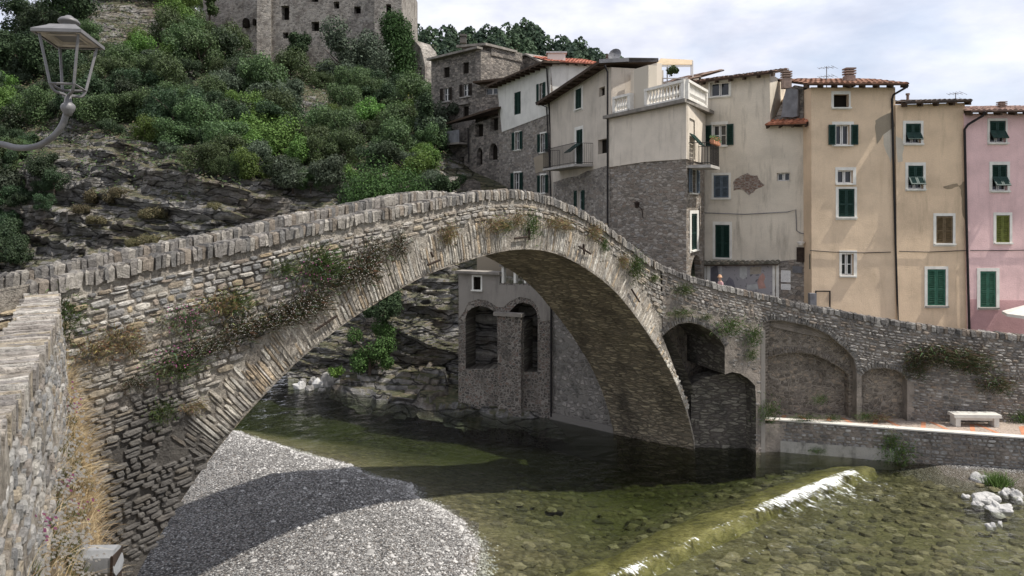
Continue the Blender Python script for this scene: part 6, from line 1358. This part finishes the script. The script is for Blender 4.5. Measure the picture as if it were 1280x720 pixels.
# lantern on its curved arm
YL = 4.0; lan = thing('street_lantern', world(84, 132, YL), 'old grey four-sided lantern on a curved arm in the upper left corner', 'street lamp')
def lp(px, py, dy=0.0): p = world(px, py, YL); p.y += dy; return p
arc = [(-260, 40), (-200, 100), (-120, 150), (-60, 172), (0, 180), (20, 184.5), (40, 184), (56, 178), (70, 167), (79, 154), (84, 138)]
P = [lp(*a) for a in arc]
def smooth_path(P, n=6):
    out = []
    for i in range(len(P) - 1):
        p0, p1, p2, p3 = P[max(0, i - 1)], P[i], P[i + 1], P[min(len(P) - 1, i + 2)]
        for k in range(n):
            t = k / n; out.append(.5 * ((2 * p1) + (p2 - p0) * t + (2 * p0 - 5 * p1 + 4 * p2 - p3) * t * t + (3 * p1 - p0 - 3 * p2 + p3) * t ** 3))
    return out + [P[-1]]
M['lamp'] = M['lamp']
mb = MB(); mb.tube(smooth_path(P), .017, 10); mb.build('arm', 'lamp', lan, True)
u_ = YL / F; bc = lp(85, 131)
mb = MB(); mb.lathe(bc, [(-.06, .02), (-.045, .024), (-.03, .034), (-.01, .038), (.004, .03), (.012, .02), (.05, .016)], 14); mb.build('socket', 'lamp', lan, True)
ra = R(4); ex = Vector((math.cos(ra), math.sin(ra), 0)); ey = Vector((-math.sin(ra), math.cos(ra), 0)); up = Vector((0, 0, 1))
cz = lambda py: H - (py - HZ) * u_; cx0 = bc.x
lean = Vector((.0, 0, 0))
def sq(z, r): c = Vector((bc.x + 0.0, bc.y, z)); return [c + ex * r * sx + ey * r * sy for sx, sy in ((-1, -1), (1, -1), (1, 1), (-1, 1))]
def tilt(mb, a=R(9)):
    c = Vector((bc.x, bc.y, cz(124))); out = []
    for v in mb.v: d = Vector(v) - c; out.append(tuple(c + Vector((d.x - .02 * d.z, d.y * math.cos(a) + d.z * math.sin(a) * .35, d.z - d.y * math.sin(a)))))
    mb.v = out; return mb
zb, zt_, zr = cz(109), cz(50), cz(40); rb, rt = .063, .102
B, T = sq(zb, rb), sq(zt_, rt)
mb = MB()
for i in range(4):
    mb.tube([B[i], T[i]], .0085, 4); mb.tube([B[i], B[(i + 1) % 4]], .0075, 4)
tilt(mb).build('cage', 'lamp', lan)
mb = MB()
for b in B: mb.tube(smooth_path([b, b.lerp(Vector((bc.x, bc.y, zb)), .25) - up * .035, Vector((bc.x, bc.y, cz(121))).lerp(b, .12), Vector((bc.x, bc.y, cz(124)))], 4), .0085, 6)
tilt(mb).build('scroll_supports', 'lamp', lan)
mb = MB(); e0, e1 = sq(zt_, rt + .03), sq(zt_ + .018, rt + .03); mb.add(e0 + e1, [(4, 5, 6, 7)] + [(i, (i + 1) % 4, 4 + (i + 1) % 4, 4 + i) for i in range(4)])
i0 = sq(zt_, rt + .016); mb.add(e0 + i0, [(i, (i + 1) % 4, 4 + (i + 1) % 4, 4 + i) for i in range(4)])
r1 = sq(cz(37), .078); mb.add(e1 + r1, [(i, (i + 1) % 4, 4 + (i + 1) % 4, 4 + i) for i in range(4)]); r2 = sq(cz(35), .07); mb.add(r1 + r2, [(4, 5, 6, 7)] + [(i, (i + 1) % 4, 4 + (i + 1) % 4, 4 + i) for i in range(4)])
rf = tilt(mb).build('roof', 'lamp', lan)
mb = MB(); c1 = sq(zt_ + .006, rt + .016); c2 = sq(zt_ + .02, .06); mb.add(c1 + c2, [(0, 1, 5, 4), (1, 2, 6, 5), (2, 3, 7, 6), (3, 0, 4, 7), (7, 6, 5, 4)])
for k in range(4): a, b = sq(zt_ + .004, .075)[k], sq(zt_ + .004, .075)[(k + 1) % 4]; mb.tube([a, b], .005, 4)
tilt(mb).build('reflector', 'lamp_white', rf)
mb = MB(); t0 = cz(36); mb.lathe((bc.x, bc.y, t0), [(0, .045), (.012, .04), (.02, .032), (.028, .034), (.034, .05), (.038, .055), (.045, .055), (.058, .045), (.068, .026), (.072, .022), (.078, .014), (.08, .004)], 16); tilt(mb).build('finial', 'lamp', rf, True)

# ================================================================== PEOPLE
def figure(name, base, head_z, face, label, shirt, pants, hat):
    root = thing(name, base, label, 'person'); s = head_z / 1.70; f = Vector(face).normalized(); r = Vector((f.y, -f.x, 0)); u = Vector((0, 0, 1))
    me = bpy.data.meshes.new('body'); J = []; E_ = []; Rr = []
    def j(x, y, z, rad, par):
        J.append(r * x * s + f * y * s + u * z * s); Rr.append(rad * s); 
        if par is not None: E_.append((par, len(J) - 1))
        return len(J) - 1
    pel = j(0, 0, .93, .13, None); wa_ = j(0, .0, 1.08, .12, pel); ch = j(0, .02, 1.30, .145, wa_); nk = j(0, .03, 1.46, .055, ch); j(0, .04, 1.53, .055, nk); hd = j(0, .06, 1.60, .085, len(J) - 1); j(0, .06, 1.66, .08, hd)
    for sx in (-1, 1):
        sh = j(.17 * sx, .02, 1.39, .055, ch); el = j(.22 * sx, .02, 1.12, .042, sh); wr_ = j(.20 * sx, .18, .98, .032, el); j(.19 * sx, .26, .96, .035, wr_)
        hp = j(.09 * sx, 0, .86, .09, pel); kn = j(.10 * sx, .04 * sx, .48, .06, hp); an = j(.10 * sx, -.02 * sx, .08, .042, kn); j(.11 * sx, .12 - .02 * sx, .035, .038, an)
    me.from_pydata([tuple(v) for v in J], E_, []); o = bpy.data.objects.new('body', me); S.collection.objects.link(o); o.parent = root
    sk = o.modifiers.new('skin', 'SKIN'); 
    for i, v in enumerate(me.skin_vertices[0].data): v.radius = (Rr[i], Rr[i]); v.use_root = (i == 0)
    sb = o.modifiers.new('sub', 'SUBSURF'); sb.levels = sb.render_levels = 2
    m, t, b = newmat(name + '_cloth', .85, .2); geo = nn(t, 'ShaderNodeTexCoord'); sp = nn(t, 'ShaderNodeSeparateXYZ'); L(t, geo.outputs['Object'], sp.inputs[0])
    c = ramp(t, mth(t, 'DIVIDE', sp.outputs[2], 1.8 * s), [(0, (.06, .05, .04)), (.045, pants), (.515, shirt), (.80, (.50, .31, .23))], 'CONSTANT'); L(t, c, b.inputs['Base Color']); me.materials.append(m)
    mb = MB(); hc = Vector(base) + (f * .06 + u * 1.67) * s; mb.lathe(hc, [(0, .155 * s), (.012, .155 * s), (.016, .10 * s), (.07, .095 * s), (.105, .07 * s), (.115, .02 * s)], 16)
    M['hat'] = m_plain('straw_hat', hat, .9, .2, 20); mb.build('hat', 'hat', root, True); return root
fpz = world(901, 346, 30.9); dz_ = zt1(W1.len * .6) - 1.0
figure('person', (fpz.x, 30.9, dz_ - .35), world(901, 343.5, 30.9).z - dz_ + .35 - .08, (-.9, -.3, 0), 'person in a pink shirt and straw hat walking behind the bridge parapet', (.62, .38, .38), (.12, .13, .17), (.50, .30, .18))

# ================================================================== VEGETATION
def crown_mesh(seed, n, lobes, leaf, rx, rz, cols, hollow=.55, spiky=0.0, tall=False, zbase=.25):
    """leaf clumps spread through a few uneven lobes; local origin on the ground"""
    r = random.Random(seed); mb = MB(); LB_ = []
    for i in range(lobes):
        a = r.random() * 6.283; d = r.random() ** .5 * (.75 if not tall else .3); z = zbase + (1 - zbase) * (r.random() if not tall else (i + .5) / lobes)
        w_ = (1 - d * .3) * (1.0 if not tall else (1.0 - .55 * abs(z - .45)))
        LB_.append((Vector((rx * d * math.cos(a), rx * d * math.sin(a), rz * z * (.9 if not tall else 1))), rx * (r.uniform(.28, .52) if not tall else r.uniform(.55, .75)) * w_))
    for i in range(n):
        c, rad = r.choice(LB_); d = Vector((r.gauss(0, 1), r.gauss(0, 1), r.gauss(0, .85))); d.normalize(); p = c + d * rad * (hollow + (1 - hollow) * r.random() ** .6) * (r.uniform(.82, 1.15) if r.random() < .85 else r.uniform(1.0, 1.5))
        if p.z < 0: p.z *= -.3
        nn_ = (d + Vector((r.gauss(0, .6), r.gauss(0, .6), r.gauss(.3, .6)))).normalized(); t = nn_.orthogonal().normalized(); t.rotate(Matrix.Rotation(r.random() * 6.28, 3, nn_)); b = nn_.cross(t); s_ = leaf * r.uniform(.6, 1.35)
        col = r.choice(cols); f = r.uniform(.7, 1.3); col = [x * f for x in col]
        ln = s_ * (1 + spiky); vs = [p - t * ln * .5, p + b * s_ * .34 + nn_ * s_ * .1, p + t * ln * .5, p - b * s_ * .34 + nn_ * s_ * .1]
        mb.add(vs, [(0, 1, 2, 3)], 0, col)
    return mb
def wood_mesh(seed, rx, rz, h0=.0, n=5, r0=.06):
    r = random.Random(seed); mb = MB(); mb.tube([Vector((0, 0, -.4)), Vector((r.uniform(-.05, .05), 0, rz * .3)), Vector((r.uniform(-.1, .1), r.uniform(-.1, .1), rz * .62))], [r0 * 1.3, r0, r0 * .45], 6)
    for i in range(n):
        a = r.random() * 6.28; z = rz * r.uniform(.15, .45); mb.tube([Vector((0, 0, z)), Vector((math.cos(a) * rx * .3, math.sin(a) * rx * .3, z + rz * .2)), Vector((math.cos(a) * rx * .7, math.sin(a) * rx * .7, z + rz * .38))], [r0 * .6, r0 * .4, r0 * .12], 5)
    return mb
DG = [(.040, .066, .030), (.052, .082, .036), (.030, .050, .023)]; MG = [(.075, .11, .042), (.09, .135, .05), (.055, .085, .034)]; LG = [(.10, .17, .035), (.13, .21, .045), (.075, .13, .03)]; SG = [(.075, .10, .060), (.095, .125, .080), (.055, .075, .045)]; BG = [(.12, .10, .05), (.09, .085, .045), (.15, .12, .07)]
def plant(name, label, cat, group, crown, wood, loc, mat='leaf'):
    t = thing(name, loc, label, cat, group); crown.v = [(v[0] + loc[0], v[1] + loc[1], v[2] + loc[2]) for v in crown.v]; crown.build('crown', mat, t)
    if wood: wood.v = [(v[0] + loc[0], v[1] + loc[1], v[2] + loc[2]) for v in wood.v]; wood.build('trunk', 'bark', t)
    return t
GRP = 'bushes covering the castle slope'
P_ = {}
P_['dark'] = [plant('bush', 'dark green leafy bush in the thicket on the castle slope', 'bush', GRP, crown_mesh(11 + i, 6500, 13, .13, 1.6, 2.3, DG), wood_mesh(i, 1.6, 2.3), (0, 0, -50)) for i in range(2)]
P_['mid'] = [plant('bush', 'mid green rounded bush in the thicket on the castle slope', 'bush', GRP, crown_mesh(21 + i, 6500, 14, .125, 1.6, 2.1, MG), wood_mesh(i + 4, 1.6, 2.1), (0, 0, -50)) for i in range(2)]
P_['light'] = [plant('bush', 'bright yellow-green bush in the thicket on the castle slope', 'bush', GRP, crown_mesh(31 + i, 5600, 12, .13, 1.5, 2.2, LG), wood_mesh(i + 8, 1.5, 2.2), (0, 0, -50)) for i in range(2)]
P_['grey'] = [plant('bush', 'grey-green wispy bush in the thicket on the castle slope', 'bush', GRP, crown_mesh(41 + i, 5600, 13, .11, 1.6, 1.9, SG, spiky=.8), wood_mesh(i + 12, 1.6, 1.9), (0, 0, -50)) for i in range(2)]
P_['brown'] = [plant('bush', 'low dry brownish scrub on a ledge of the dark cliff', 'bush', 'dry scrub on the cliff ledges', crown_mesh(51, 2600, 9, .12, 1.5, .8, BG, spiky=.8), None, (0, 0, -50))]
used = set()
def put(kind, p, sc, sz=None, label=None, group=None, rz=None, rng=random.Random(77)):
    src = P_[kind][rng.randrange(len(P_[kind]))]
    if id(src) not in used: o = src; used.add(id(src))
    else: o = copy_tree(src)
    o.location = p; o.scale = (sc, sc, sz or sc); o.rotation_euler = (0, 0, rng.random() * 6.28 if rz is None else rz)
    if label: o['label'] = label
    if group: o['group'] = group
    elif label and 'group' in o: del o['group']
    return o
rng = random.Random(101)
def onhill(px, py):            # the hillside point that shows nearest to a photo row on that bearing
    i = int(min(nx_h - 1, max(0, (px + 420) / 1220 * (nx_h - 1)))); col = HV[:, i, :]; rows = HZ - (col[:, 2] - H) / col[:, 1] * F
    m_ = np.where(rows <= py)[0]; j = int(m_[0]) if len(m_) else int(np.argmin(rows)); return Vector(col[j])
cnt = 0
for gy in range(-8, 250, 15):
    for gx in range(-60, 545, 24):
        px = gx + rng.uniform(-11, 11); py = gy + rng.uniform(-7, 7)
        lim = interp([-60, 0, 60, 100, 150, 200, 260, 320, 400, 460, 540], [330, 330, 180, 150, 165, 190, 215, 225, 236, 246, 240], px)
        if py > lim: continue
        if px > 300 and px < 505 and py < 88: continue
        if px > 255 and py < 45: continue
        if 355 < px < 425 and 105 < py < 150: continue
        if px > 500 and py < 120: continue
        if 125 < px < 205 and -5 < py < 48: continue
        if 20 < px < 75 and py > 105 and rng.random() < .6: continue
        if rng.random() < (.10 if py < lim - 40 else .38): continue
        p = onhill(px, py + 8); rows = HZ - (p.z - H) / p.y * F
        if abs(rows - py - 8) > 14: continue
        q = fbm(px * .02, py * .03, 4, 2, 1.0) + rng.uniform(-.35, .35)
        kind = 'dark' if (px < 110 and rng.random() < .8) or q < -.28 else 'light' if q > .38 else 'grey' if .05 < q < .22 else 'mid'
        sc = p.y / 62 * rng.uniform(.6, 1.45); rk = int(px > 130) + int(px > 250) + int(px > 400); where = [['on the upper left ridge behind the lantern', 'on the slope between lantern and castle', 'close under the castle wall', 'under the ivy-clad castle tower'], ['halfway down at the far left', 'halfway down right of the lantern', 'halfway down in the middle of the slope', 'halfway down below the big castle tree'], ['low at the left edge', 'just above the dark cliff on the left', 'just above the cliff in the middle', 'behind the bridge left of the tower house']][0 if py < 75 else 1 if py < 150 else 2][rk]
        lab = {'dark': 'dark green leafy bush ', 'mid': 'mid green rounded bush ', 'light': 'bright yellow-green bush ', 'grey': 'grey-green wispy bush '}[kind] + where
        o_ = put(kind, p - Vector((0, 0, .3)), sc, sc * rng.uniform(.75, 1.15)); o_['label'] = lab; cnt += 1
for px, py, k, s_ in [(60, 215, 'dark', 1.0), (75, 228, 'dark', .8), (52, 243, 'dark', .7), (65, 252, 'dark', .6), (12, 300, 'dark', 1.2), (28, 320, 'dark', 1.1), (-10, 330, 'dark', 1.3), (8, 275, 'dark', 1.0), (130, 240, 'brown', .9), (160, 236, 'brown', .7), (195, 262, 'brown', .8), (130, 270, 'brown', .6), (205, 300, 'brown', 1.1), (180, 296, 'brown', .7), (230, 296, 'brown', .6), (115, 258, 'brown', .6), (270, 250, 'brown', .5), (390, 262, 'brown', .8), (370, 268, 'brown', .6), (25, 190, 'mid', .8), (5, 215, 'mid', .9)]:
    p = onhill(px, py + 8); put(k, p - Vector((0, .3, .3)), p.y / 60 * s_)
mb = MB(); ru = random.Random(55)
for i in range(80000):
    px = ru.uniform(-90, 560); t_ = ru.uniform(1.7, 4.3); p = hillp(px, t_)
    g_ = fbm(p.x * .2, p.y * .2, p.z * .2, 3, 1.0); 
    if t_ < 2.3 and (g_ < .15 or ru.random() < .6): continue
    if g_ < -.35: continue
    p = p + Vector((ru.gauss(0, .3), ru.gauss(0, .3), abs(ru.gauss(0, .25)))); n_ = Vector((ru.gauss(0, .6), ru.gauss(-.4, .5), 1)).normalized(); a_ = n_.orthogonal().normalized(); a_.rotate(Matrix.Rotation(ru.random() * 6.28, 3, n_)); b_ = n_.cross(a_); s_ = ru.uniform(.06, .17)
    col = ru.choice([(.05, .08, .03), (.08, .10, .05), (.035, .055, .022), (.08, .075, .04), (.11, .09, .055), (.055, .085, .03)]) if g_ < .3 else ru.choice([(.05, .085, .03), (.065, .10, .035)])
    mb.add([p - a_ * s_, p + b_ * s_ * .5, p + a_ * s_, p - b_ * s_ * .5], [(0, 1, 2, 3)], 0, col)
tag(mb.build('undergrowth', 'leaf_one'), 'low scrub and dry weeds covering the slope between the bushes', 'undergrowth', kind='stuff')
# ivy and creepers by the bridge crown and in the photo's named spots
def tree(name, label, kind_cols, px, py, Y, w_px, h_px, n, leaf, lobes=14, trunk=True, spiky=.0, tall=False, cat='tree', group=None, zb=.25, hollow=.55, mat='leaf_one', seed=0):
    """a tree whose base shows at px,py; crown width and height given in photo pixels at distance Y"""
    rx = w_px / F * Y / 2 * (1.05 if not tall else 1.0); rz = h_px / F * Y * (.95 if tall else 1.0); p = world(px, py, Y)
    return plant(name, label, cat, group, crown_mesh(int(px * 7 + py) + seed, n, lobes, leaf, rx, rz, kind_cols, hollow, spiky, tall, zb), wood_mesh(int(px), rx, rz, r0=max(.05, rz * .025)) if trunk else None, p, mat)
tree('broadleaf_tree', 'big dark grey-green tree in front of the castle wall', [(.085, .11, .075), (.11, .14, .095), (.06, .08, .055)], 440, 134, 84, 96, 100, 20000, .28, 22)
tree('ivy_column', 'tall dense ivy growth shaped like a column at the castle tower', [(.035, .075, .02), (.045, .09, .025), (.025, .055, .016)], 497, 122, 88, 60, 104, 18000, .26, 22, True, 0, True, 'ivy', zb=.06, hollow=.8)
tree('evergreen_bush', 'round dark evergreen bush against the foot of the castle wall', DG, 374, 76, 94, 36, 34, 5000, .26, 9, cat='bush', hollow=.7)
tree('pine_tree', 'dark tree on the upper left ridge behind the lantern', DG, 92, 22, 80, 84, 52, 9000, .3, 14)
tree('pine_tree', 'dark tree at the left ridge edge below the lantern roof', DG, 28, 92, 72, 70, 50, 8000, .28, 12)
tree('pine_tree', 'dark green tree standing left of the castle bastion', DG, 226, 62, 92, 60, 70, 9000, .32, 14)
tree('pine_tree', 'dark green tree touching the left edge of the castle', MG, 262, 30, 93, 30, 50, 4000, .3, 8)
tree('acacia_tree', 'bright green young tree in the middle of the slope below the ivy column', LG, 442, 158, 76, 62, 36, 5000, .24, 10)
tree('acacia_tree', 'bright green leafy tree on the slope left of centre', [(.08, .14, .03), (.10, .17, .04)], 330, 215, 56, 110, 62, 12000, .2, 16)
tree('acacia_tree', 'mid green tree below the corner buttress of the castle', [(.075, .12, .04), (.09, .14, .05)], 342, 142, 80, 56, 66, 8000, .26, 12)
tree('climbing_shrub', 'dense green creeper hanging over the rock left of the bridge crest', [(.05, .10, .03), (.06, .12, .03), (.04, .075, .024)], 480, 266, 44.5, 120, 52, 12000, .13, 16, False, cat='creeper', hollow=.7)
tree('climbing_shrub', 'dark green bush under the tower house beside the bridge crest', DG, 556, 262, 45, 44, 40, 5000, .14, 9, False, cat='bush')
tree('climbing_shrub', 'dark green creeper on the slope left of the tower house', DG, 532, 215, 58, 34, 100, 7000, .18, 14, False, 0, True, 'creeper')
tree('riverside_shrub', 'fresh green shrub hanging on the rock seen through the arch', [(.05, .10, .025), (.07, .13, .035), (.04, .07, .022)], 462, 478, 37.6, 60, 78, 9000, .11, 14, cat='shrub')
tree('riverside_shrub', 'dark green foliage high on the rock seen through the arch', DG, 478, 410, 38.6, 60, 50, 6000, .12, 10, False, cat='shrub')
tree('riverside_shrub', 'little bright shrub between the boulders under the arch', LG, 422, 475, 37.4, 26, 14, 1200, .09, 6, False, cat='shrub')
tree('terrace_shrub', 'leafy climbing plant on the roof pergola', MG, 840, 98, 38.2, 20, 15, 900, .10, 6, False, cat='shrub')
tree('garden_shrub', 'small low shrub on the steps beside the stone tower house', MG, 548, 236, 56, 34, 24, 1600, .16, 6, False, cat='shrub')
tree('yellow_shrub', 'yellow-flowering bush below the ruined pale wall', [(.30, .28, .04), (.09, .13, .04)], 516, 136, 84, 26, 18, 1500, .2, 6, False, cat='shrub')
wgd = Wall.px(524, 47.5, 600, 50.5); gw = thing('garden_wall', wgd.pt(1, wgd.uz(540, 258)[1]), 'low rough terrace wall under the tower house beside the bridge crest', 'wall')
mb = MB(); sheet(mb, wgd, blob([wgd.uz(*p) for p in [(522, 275), (602, 275), (600, 226), (575, 222), (545, 232), (524, 240)]], 3, .12, 5), [], 0, 0, back=1.2); mb.build('wall', 'tower_stone', gw)
tree('garden_shrub', 'bushy green shrub on top of the terrace wall under the tower house', MG, 533, 240, 48.5, 34, 22, 2600, .12, 8, False, cat='shrub')
tree('garden_shrub', 'dark low shrub hanging over the terrace wall beside the stone house', DG, 577, 232, 50, 30, 14, 1800, .12, 6, False, cat='shrub')
# far wood on the ridge behind the village
mb = MB(); r = random.Random(9)
for i in range(560):
    px = r.uniform(500, 800); Y = r.uniform(150, 250); kY = interp([130, 190, 240, 300], [0, .45, 1, .9], Y)
    py = interp([q[0] for q in rg], [q[1] for q in rg], px); top = world(px, py, 240).z; z = max(-3, 5 + (top - 5) * kY); x = (px - 640) / F * Y; hgt = r.uniform(4, 8.5); wd = hgt * r.uniform(.3, .5)
    base_c = r.choice([(.035, .06, .035), (.05, .08, .045), (.06, .095, .05), (.03, .05, .033)])
    for k in range(150):
        a = r.random() * 6.28; t = r.random(); rr_ = wd * (math.sin(math.pi * min(1, .15 + t * .85)) ** .7) * r.uniform(.5, 1.05); p = Vector((x + rr_ * math.cos(a), Y + rr_ * math.sin(a), z + hgt * (.12 + .88 * t))); s_ = r.uniform(.3, .65)
        n_ = Vector((math.cos(a) + r.gauss(0, .4), math.sin(a) + r.gauss(0, .4), r.gauss(.5, .5))).normalized(); t_ = n_.orthogonal().normalized(); b_ = n_.cross(t_); f = r.uniform(.75, 1.25)
        mb.add([p - t_ * s_, p + b_ * s_, p + t_ * s_, p - b_ * s_], [(0, 1, 2, 3)], 0, [c * f for c in base_c])
tag(mb.build('far_wood', 'leaf_one'), 'dense wooded ridge rising behind the village roofs', 'wood', kind='stuff')

# plants rooted in the masonry
def tuft_mesh(kind, seed, s=1.0):
    global rng
    rng = random.Random(seed); mb = MB(); mf = MB(); N = {'dry': 620, 'green': 650, 'daisy': 760, 'pink': 420, 'fern': 560, 'ivy': 800}[kind]
    pal = {'dry': [(.24, .18, .09), (.30, .24, .13), (.16, .13, .07)], 'green': [(.07, .10, .03), (.10, .13, .045), (.045, .07, .022)], 'daisy': [(.07, .055, .03), (.11, .075, .045), (.045, .05, .025), (.06, .08, .035)], 'pink': [(.10, .13, .06), (.14, .15, .08)], 'fern': [(.06, .10, .025), (.09, .14, .04)], 'ivy': [(.05, .07, .03), (.08, .08, .04), (.11, .08, .05)]}[kind]
    for i in range(N):
        o = Vector((rng.gauss(0, .34), -abs(rng.gauss(0, .18)), rng.gauss(0, .26))) * s; d = Vector((o.x * 1.1 + rng.gauss(0, .25), -.5 + rng.gauss(0, .2), .35 + rng.gauss(0, .5))).normalized()
        blade(mb, o, d, rng.uniform(.10, .26) * s, rng.uniform(.008, .020) * s, [c * rng.uniform(.75, 1.25) for c in rng.choice(pal)], rng.uniform(.4, 1.6), 2)
        if kind in ('daisy', 'pink') and i % (4 if kind == 'daisy' else 10) == 0:
            q = o + d * .18 * s; z = .011 * (1.6 if kind == 'pink' else 1); col = (.80, .76, .72) if kind == 'daisy' else (.55, .14, .36); mf.add([q + Vector((-z, 0, 0)), q + Vector((0, -z * .5, -z)), q + Vector((z, 0, 0)), q + Vector((0, -z * .5, z))], [(0, 1, 2, 3)], 0, col)
    return mb, mf
TP = {}
def tuft(kind, px, py, w, size, label, sz=None):
    sd = len([k for k in TP]) ; key = (kind, (int(px) % 2)); ang = math.atan2(w.n.y, w.n.x) + math.pi / 2; loc = w.pt(*w.uz(px, py), .03)
    if key not in TP:
        t = thing('wall_plant', (0, 0, 0), label, 'wall plant', 'plants rooted in the stonework'); a, b = tuft_mesh(kind, hash(kind) % 7 + int(px) if False else int(px)); a.build('leaves', 'leaf_one', t)
        if b.f: b.build('blossoms', 'leaf_one', t)
        TP[key] = t
    else: t = copy_tree(TP[key]); t['label'] = label
    t.location = loc; t.rotation_euler = (0, 0, ang); k = size; t.scale = (k, k, sz or k); return t
for kind, px, py, k, sz, lab in [
    ('dry', 613, 281, .85, .5, 'dry grey-tan tuft on the bridge face just left of the crown'), ('green', 628, 283, .45, .4, 'small green sprig touching the dry tuft left of the crown'), ('fern', 661, 283, .5, .9, 'hanging green ivy strand right above the crown tie bar'), ('dry', 643, 275, .5, .5, 'little dry tuft directly above the crown of the arch'), ('dry', 690, 279, .85, .4, 'wide dry tuft on the bridge face right of the crown'), ('dry', 703, 283, .55, .4, 'second dry tuft right of the crown, joined to the wide one'),
    ('dry', 740, 291, .6, .6, 'dry drooping tuft on the descending ring, upper right'), ('fern', 753, 306, .3, .6, 'thin green strand below the dry drooping tuft'), ('dry', 776, 327, .5, .55, 'grey tuft midway down the right side of the ring'), ('green', 791, 334, .65, .95, 'large olive plant low on the right side of the ring'), ('green', 815, 348, .4, .3, 'low green cushion right of the ring on the spandrel'), ('dry', 557, 291, .5, .5, 'small tan tuft on the face left of the crown above the ring'), ('dry', 556, 298, .35, .4, 'smaller tan tuft under the one left of the crown'), ('daisy', 495, 308, .45, .7, 'slim brown plant on the ring above the left tie bar'), ('daisy', 468, 314, .5, .6, 'short brown plant left of the slim one'),
    ('daisy', 447, 335, .95, .9, 'big brown daisy plant on the ring where it steepens'), ('green', 396, 325, .85, .7, 'bushy green plant below the coping on the left spandrel'), ('pink', 392, 345, .9, .8, 'pink-flowered valerian under the bushy green plant'), ('daisy', 418, 350, .8, .5, 'brown daisy clump left of the big one'), ('green', 408, 338, .7, .5, 'green clump between the valerian and the brown daisies'), ('daisy', 372, 385, 1.0, .6, 'long brown daisy mat above the ring, left part'), ('daisy', 352, 394, .9, .5, 'lower end of the brown daisy mat above the ring'), ('daisy', 385, 375, .8, .5, 'upper end of the brown daisy mat above the ring'), ('daisy', 330, 402, .8, .4, 'brown plant at the foot of the daisy mat'),
    ('daisy', 295, 412, .8, .55, 'dark brown plant midway up the left spandrel'), ('dry', 271, 381, .75, .6, 'round dry tuft beside a green one on the left spandrel'), ('green', 290, 378, .6, .6, 'green plant beside the round dry tuft'), ('green', 352, 336, .5, .4, 'small green plant under the coping left of the bushy one'), ('pink', 226, 398, .7, .6, 'pink flowers on the left spandrel high above the gravel'), ('pink', 236, 410, .5, .6, 'few pink flowers just below the high pink plant'), ('daisy', 258, 433, .7, .4, 'flat daisy plant in the middle of the left spandrel'), ('daisy', 240, 438, .5, .3, 'small daisy plant left of the flat one'), ('pink', 214, 452, .8, .7, 'pink and green plant low on the left spandrel'), ('green', 222, 460, .6, .5, 'green leaves under the pink plant low on the left'),
    ('dry', 150, 420, .55, .5, 'pale dry cushion near the left end of the bridge'), ('dry', 163, 435, .35, .4, 'tiny dry cushion below the pale one'), ('daisy', 165, 478, .4, .3, 'small brown plant on the abutment face'), ('dry', 118, 438, .6, .5, 'daisy-flecked dry plant next to the bank grass'), ('green', 73, 398, .55, .8, 'green weed in the corner where parapet and bridge meet'), ('green', 201, 515, .35, .5, 'thin green weed on the stained lower abutment'), ('dry', 239, 508, .4, .3, 'orange-brown moss tuft on the lower abutment')]:
    tuft(kind, px, py, BR, k * .92, lab, sz * .92)
for kind, px, py, k, sz, lab, w in [
    ('green', 852, 362, .55, .45, 'round green cushion on the ramp wall above the flood arch', W1), ('green', 847, 391, .75, .35, 'green plant on the shoulder of the flood arch', W1), ('fern', 906, 408, .95, .75, 'leafy fern hanging between the flood arch and the pillar', W1), ('fern', 938, 420, .55, .9, 'dark weed beside the top of the pillar', W1), ('fern', 936, 443, .4, .5, 'small weed lower beside the pillar', W1), ('green', 880, 396, .4, .25, 'tiny grass strip above the flood arch', W1),
    ('ivy', 1160, 441, 1.5, .7, 'brown-green ivy patch at the top of the promenade wall', W2), ('ivy', 1190, 446, 1.5, .8, 'widest part of the ivy on the promenade wall', W2), ('ivy', 1213, 455, 1.1, .8, 'ivy hanging down in the middle of the promenade wall', W2), ('ivy', 1240, 480, 1.0, .7, 'ivy strand descending to the right above the bench', W2), ('ivy', 1142, 458, .7, .9, 'small ivy strand at the left of the patch', W2), ('fern', 1022, 499, .4, .4, 'small fern inside the large blind arch', W2), ('green', 1003, 521, .8, .3, 'weeds at the foot of the large blind arch', W2), ('green', 1038, 522, .5, .3, 'small weeds at the right foot of the large blind arch', W2), ('dry', 1096, 521, .7, .35, 'yellowish bush at the foot of the small blind arch', W2), ('fern', 1078, 520, .6, .35, 'green weeds left of the yellowish bush', W2), ('fern', 1274, 522, .7, .6, 'green weeds at the wall foot right of the bench', W2), ('fern', 958, 515, .6, .9, 'dark weeds on the corner by the pillar foot', W2),
    ('fern', 1118, 566, .8, 1.0, 'dark plants growing in the promenade river wall', FW), ('fern', 1112, 550, .4, .6, 'small plant just under the promenade edge', FW), ('fern', 1021, 563, .4, .3, 'little weed on the cement base at the waterline', FW)]:
    tuft(kind, px, py, w, k, lab, sz)
gt = world(1247, 598, WL * F / 340 * .98); t = thing('grass_tuft', (gt.x, gt.y, -.15), 'bright green grass tuft growing beside the pale beach boulders', 'grass tuft'); rng = random.Random(3); mb = MB()
for i in range(420): blade(mb, Vector((gt.x + rng.gauss(0, .22), gt.y + rng.gauss(0, .15), -.2)), Vector((rng.gauss(0, .35), rng.gauss(0, .35), 1)).normalized(), rng.uniform(.25, .55), .012, rng.choice([(.10, .17, .04), (.14, .22, .06), (.07, .12, .03)]), .8)
mb.build('blades', 'leaf_one', t)
for ks in P_.values():
    for o in ks:
        if id(o) not in used:
            for ch in list(o.children): bpy.data.objects.remove(ch)
            bpy.data.objects.remove(o)
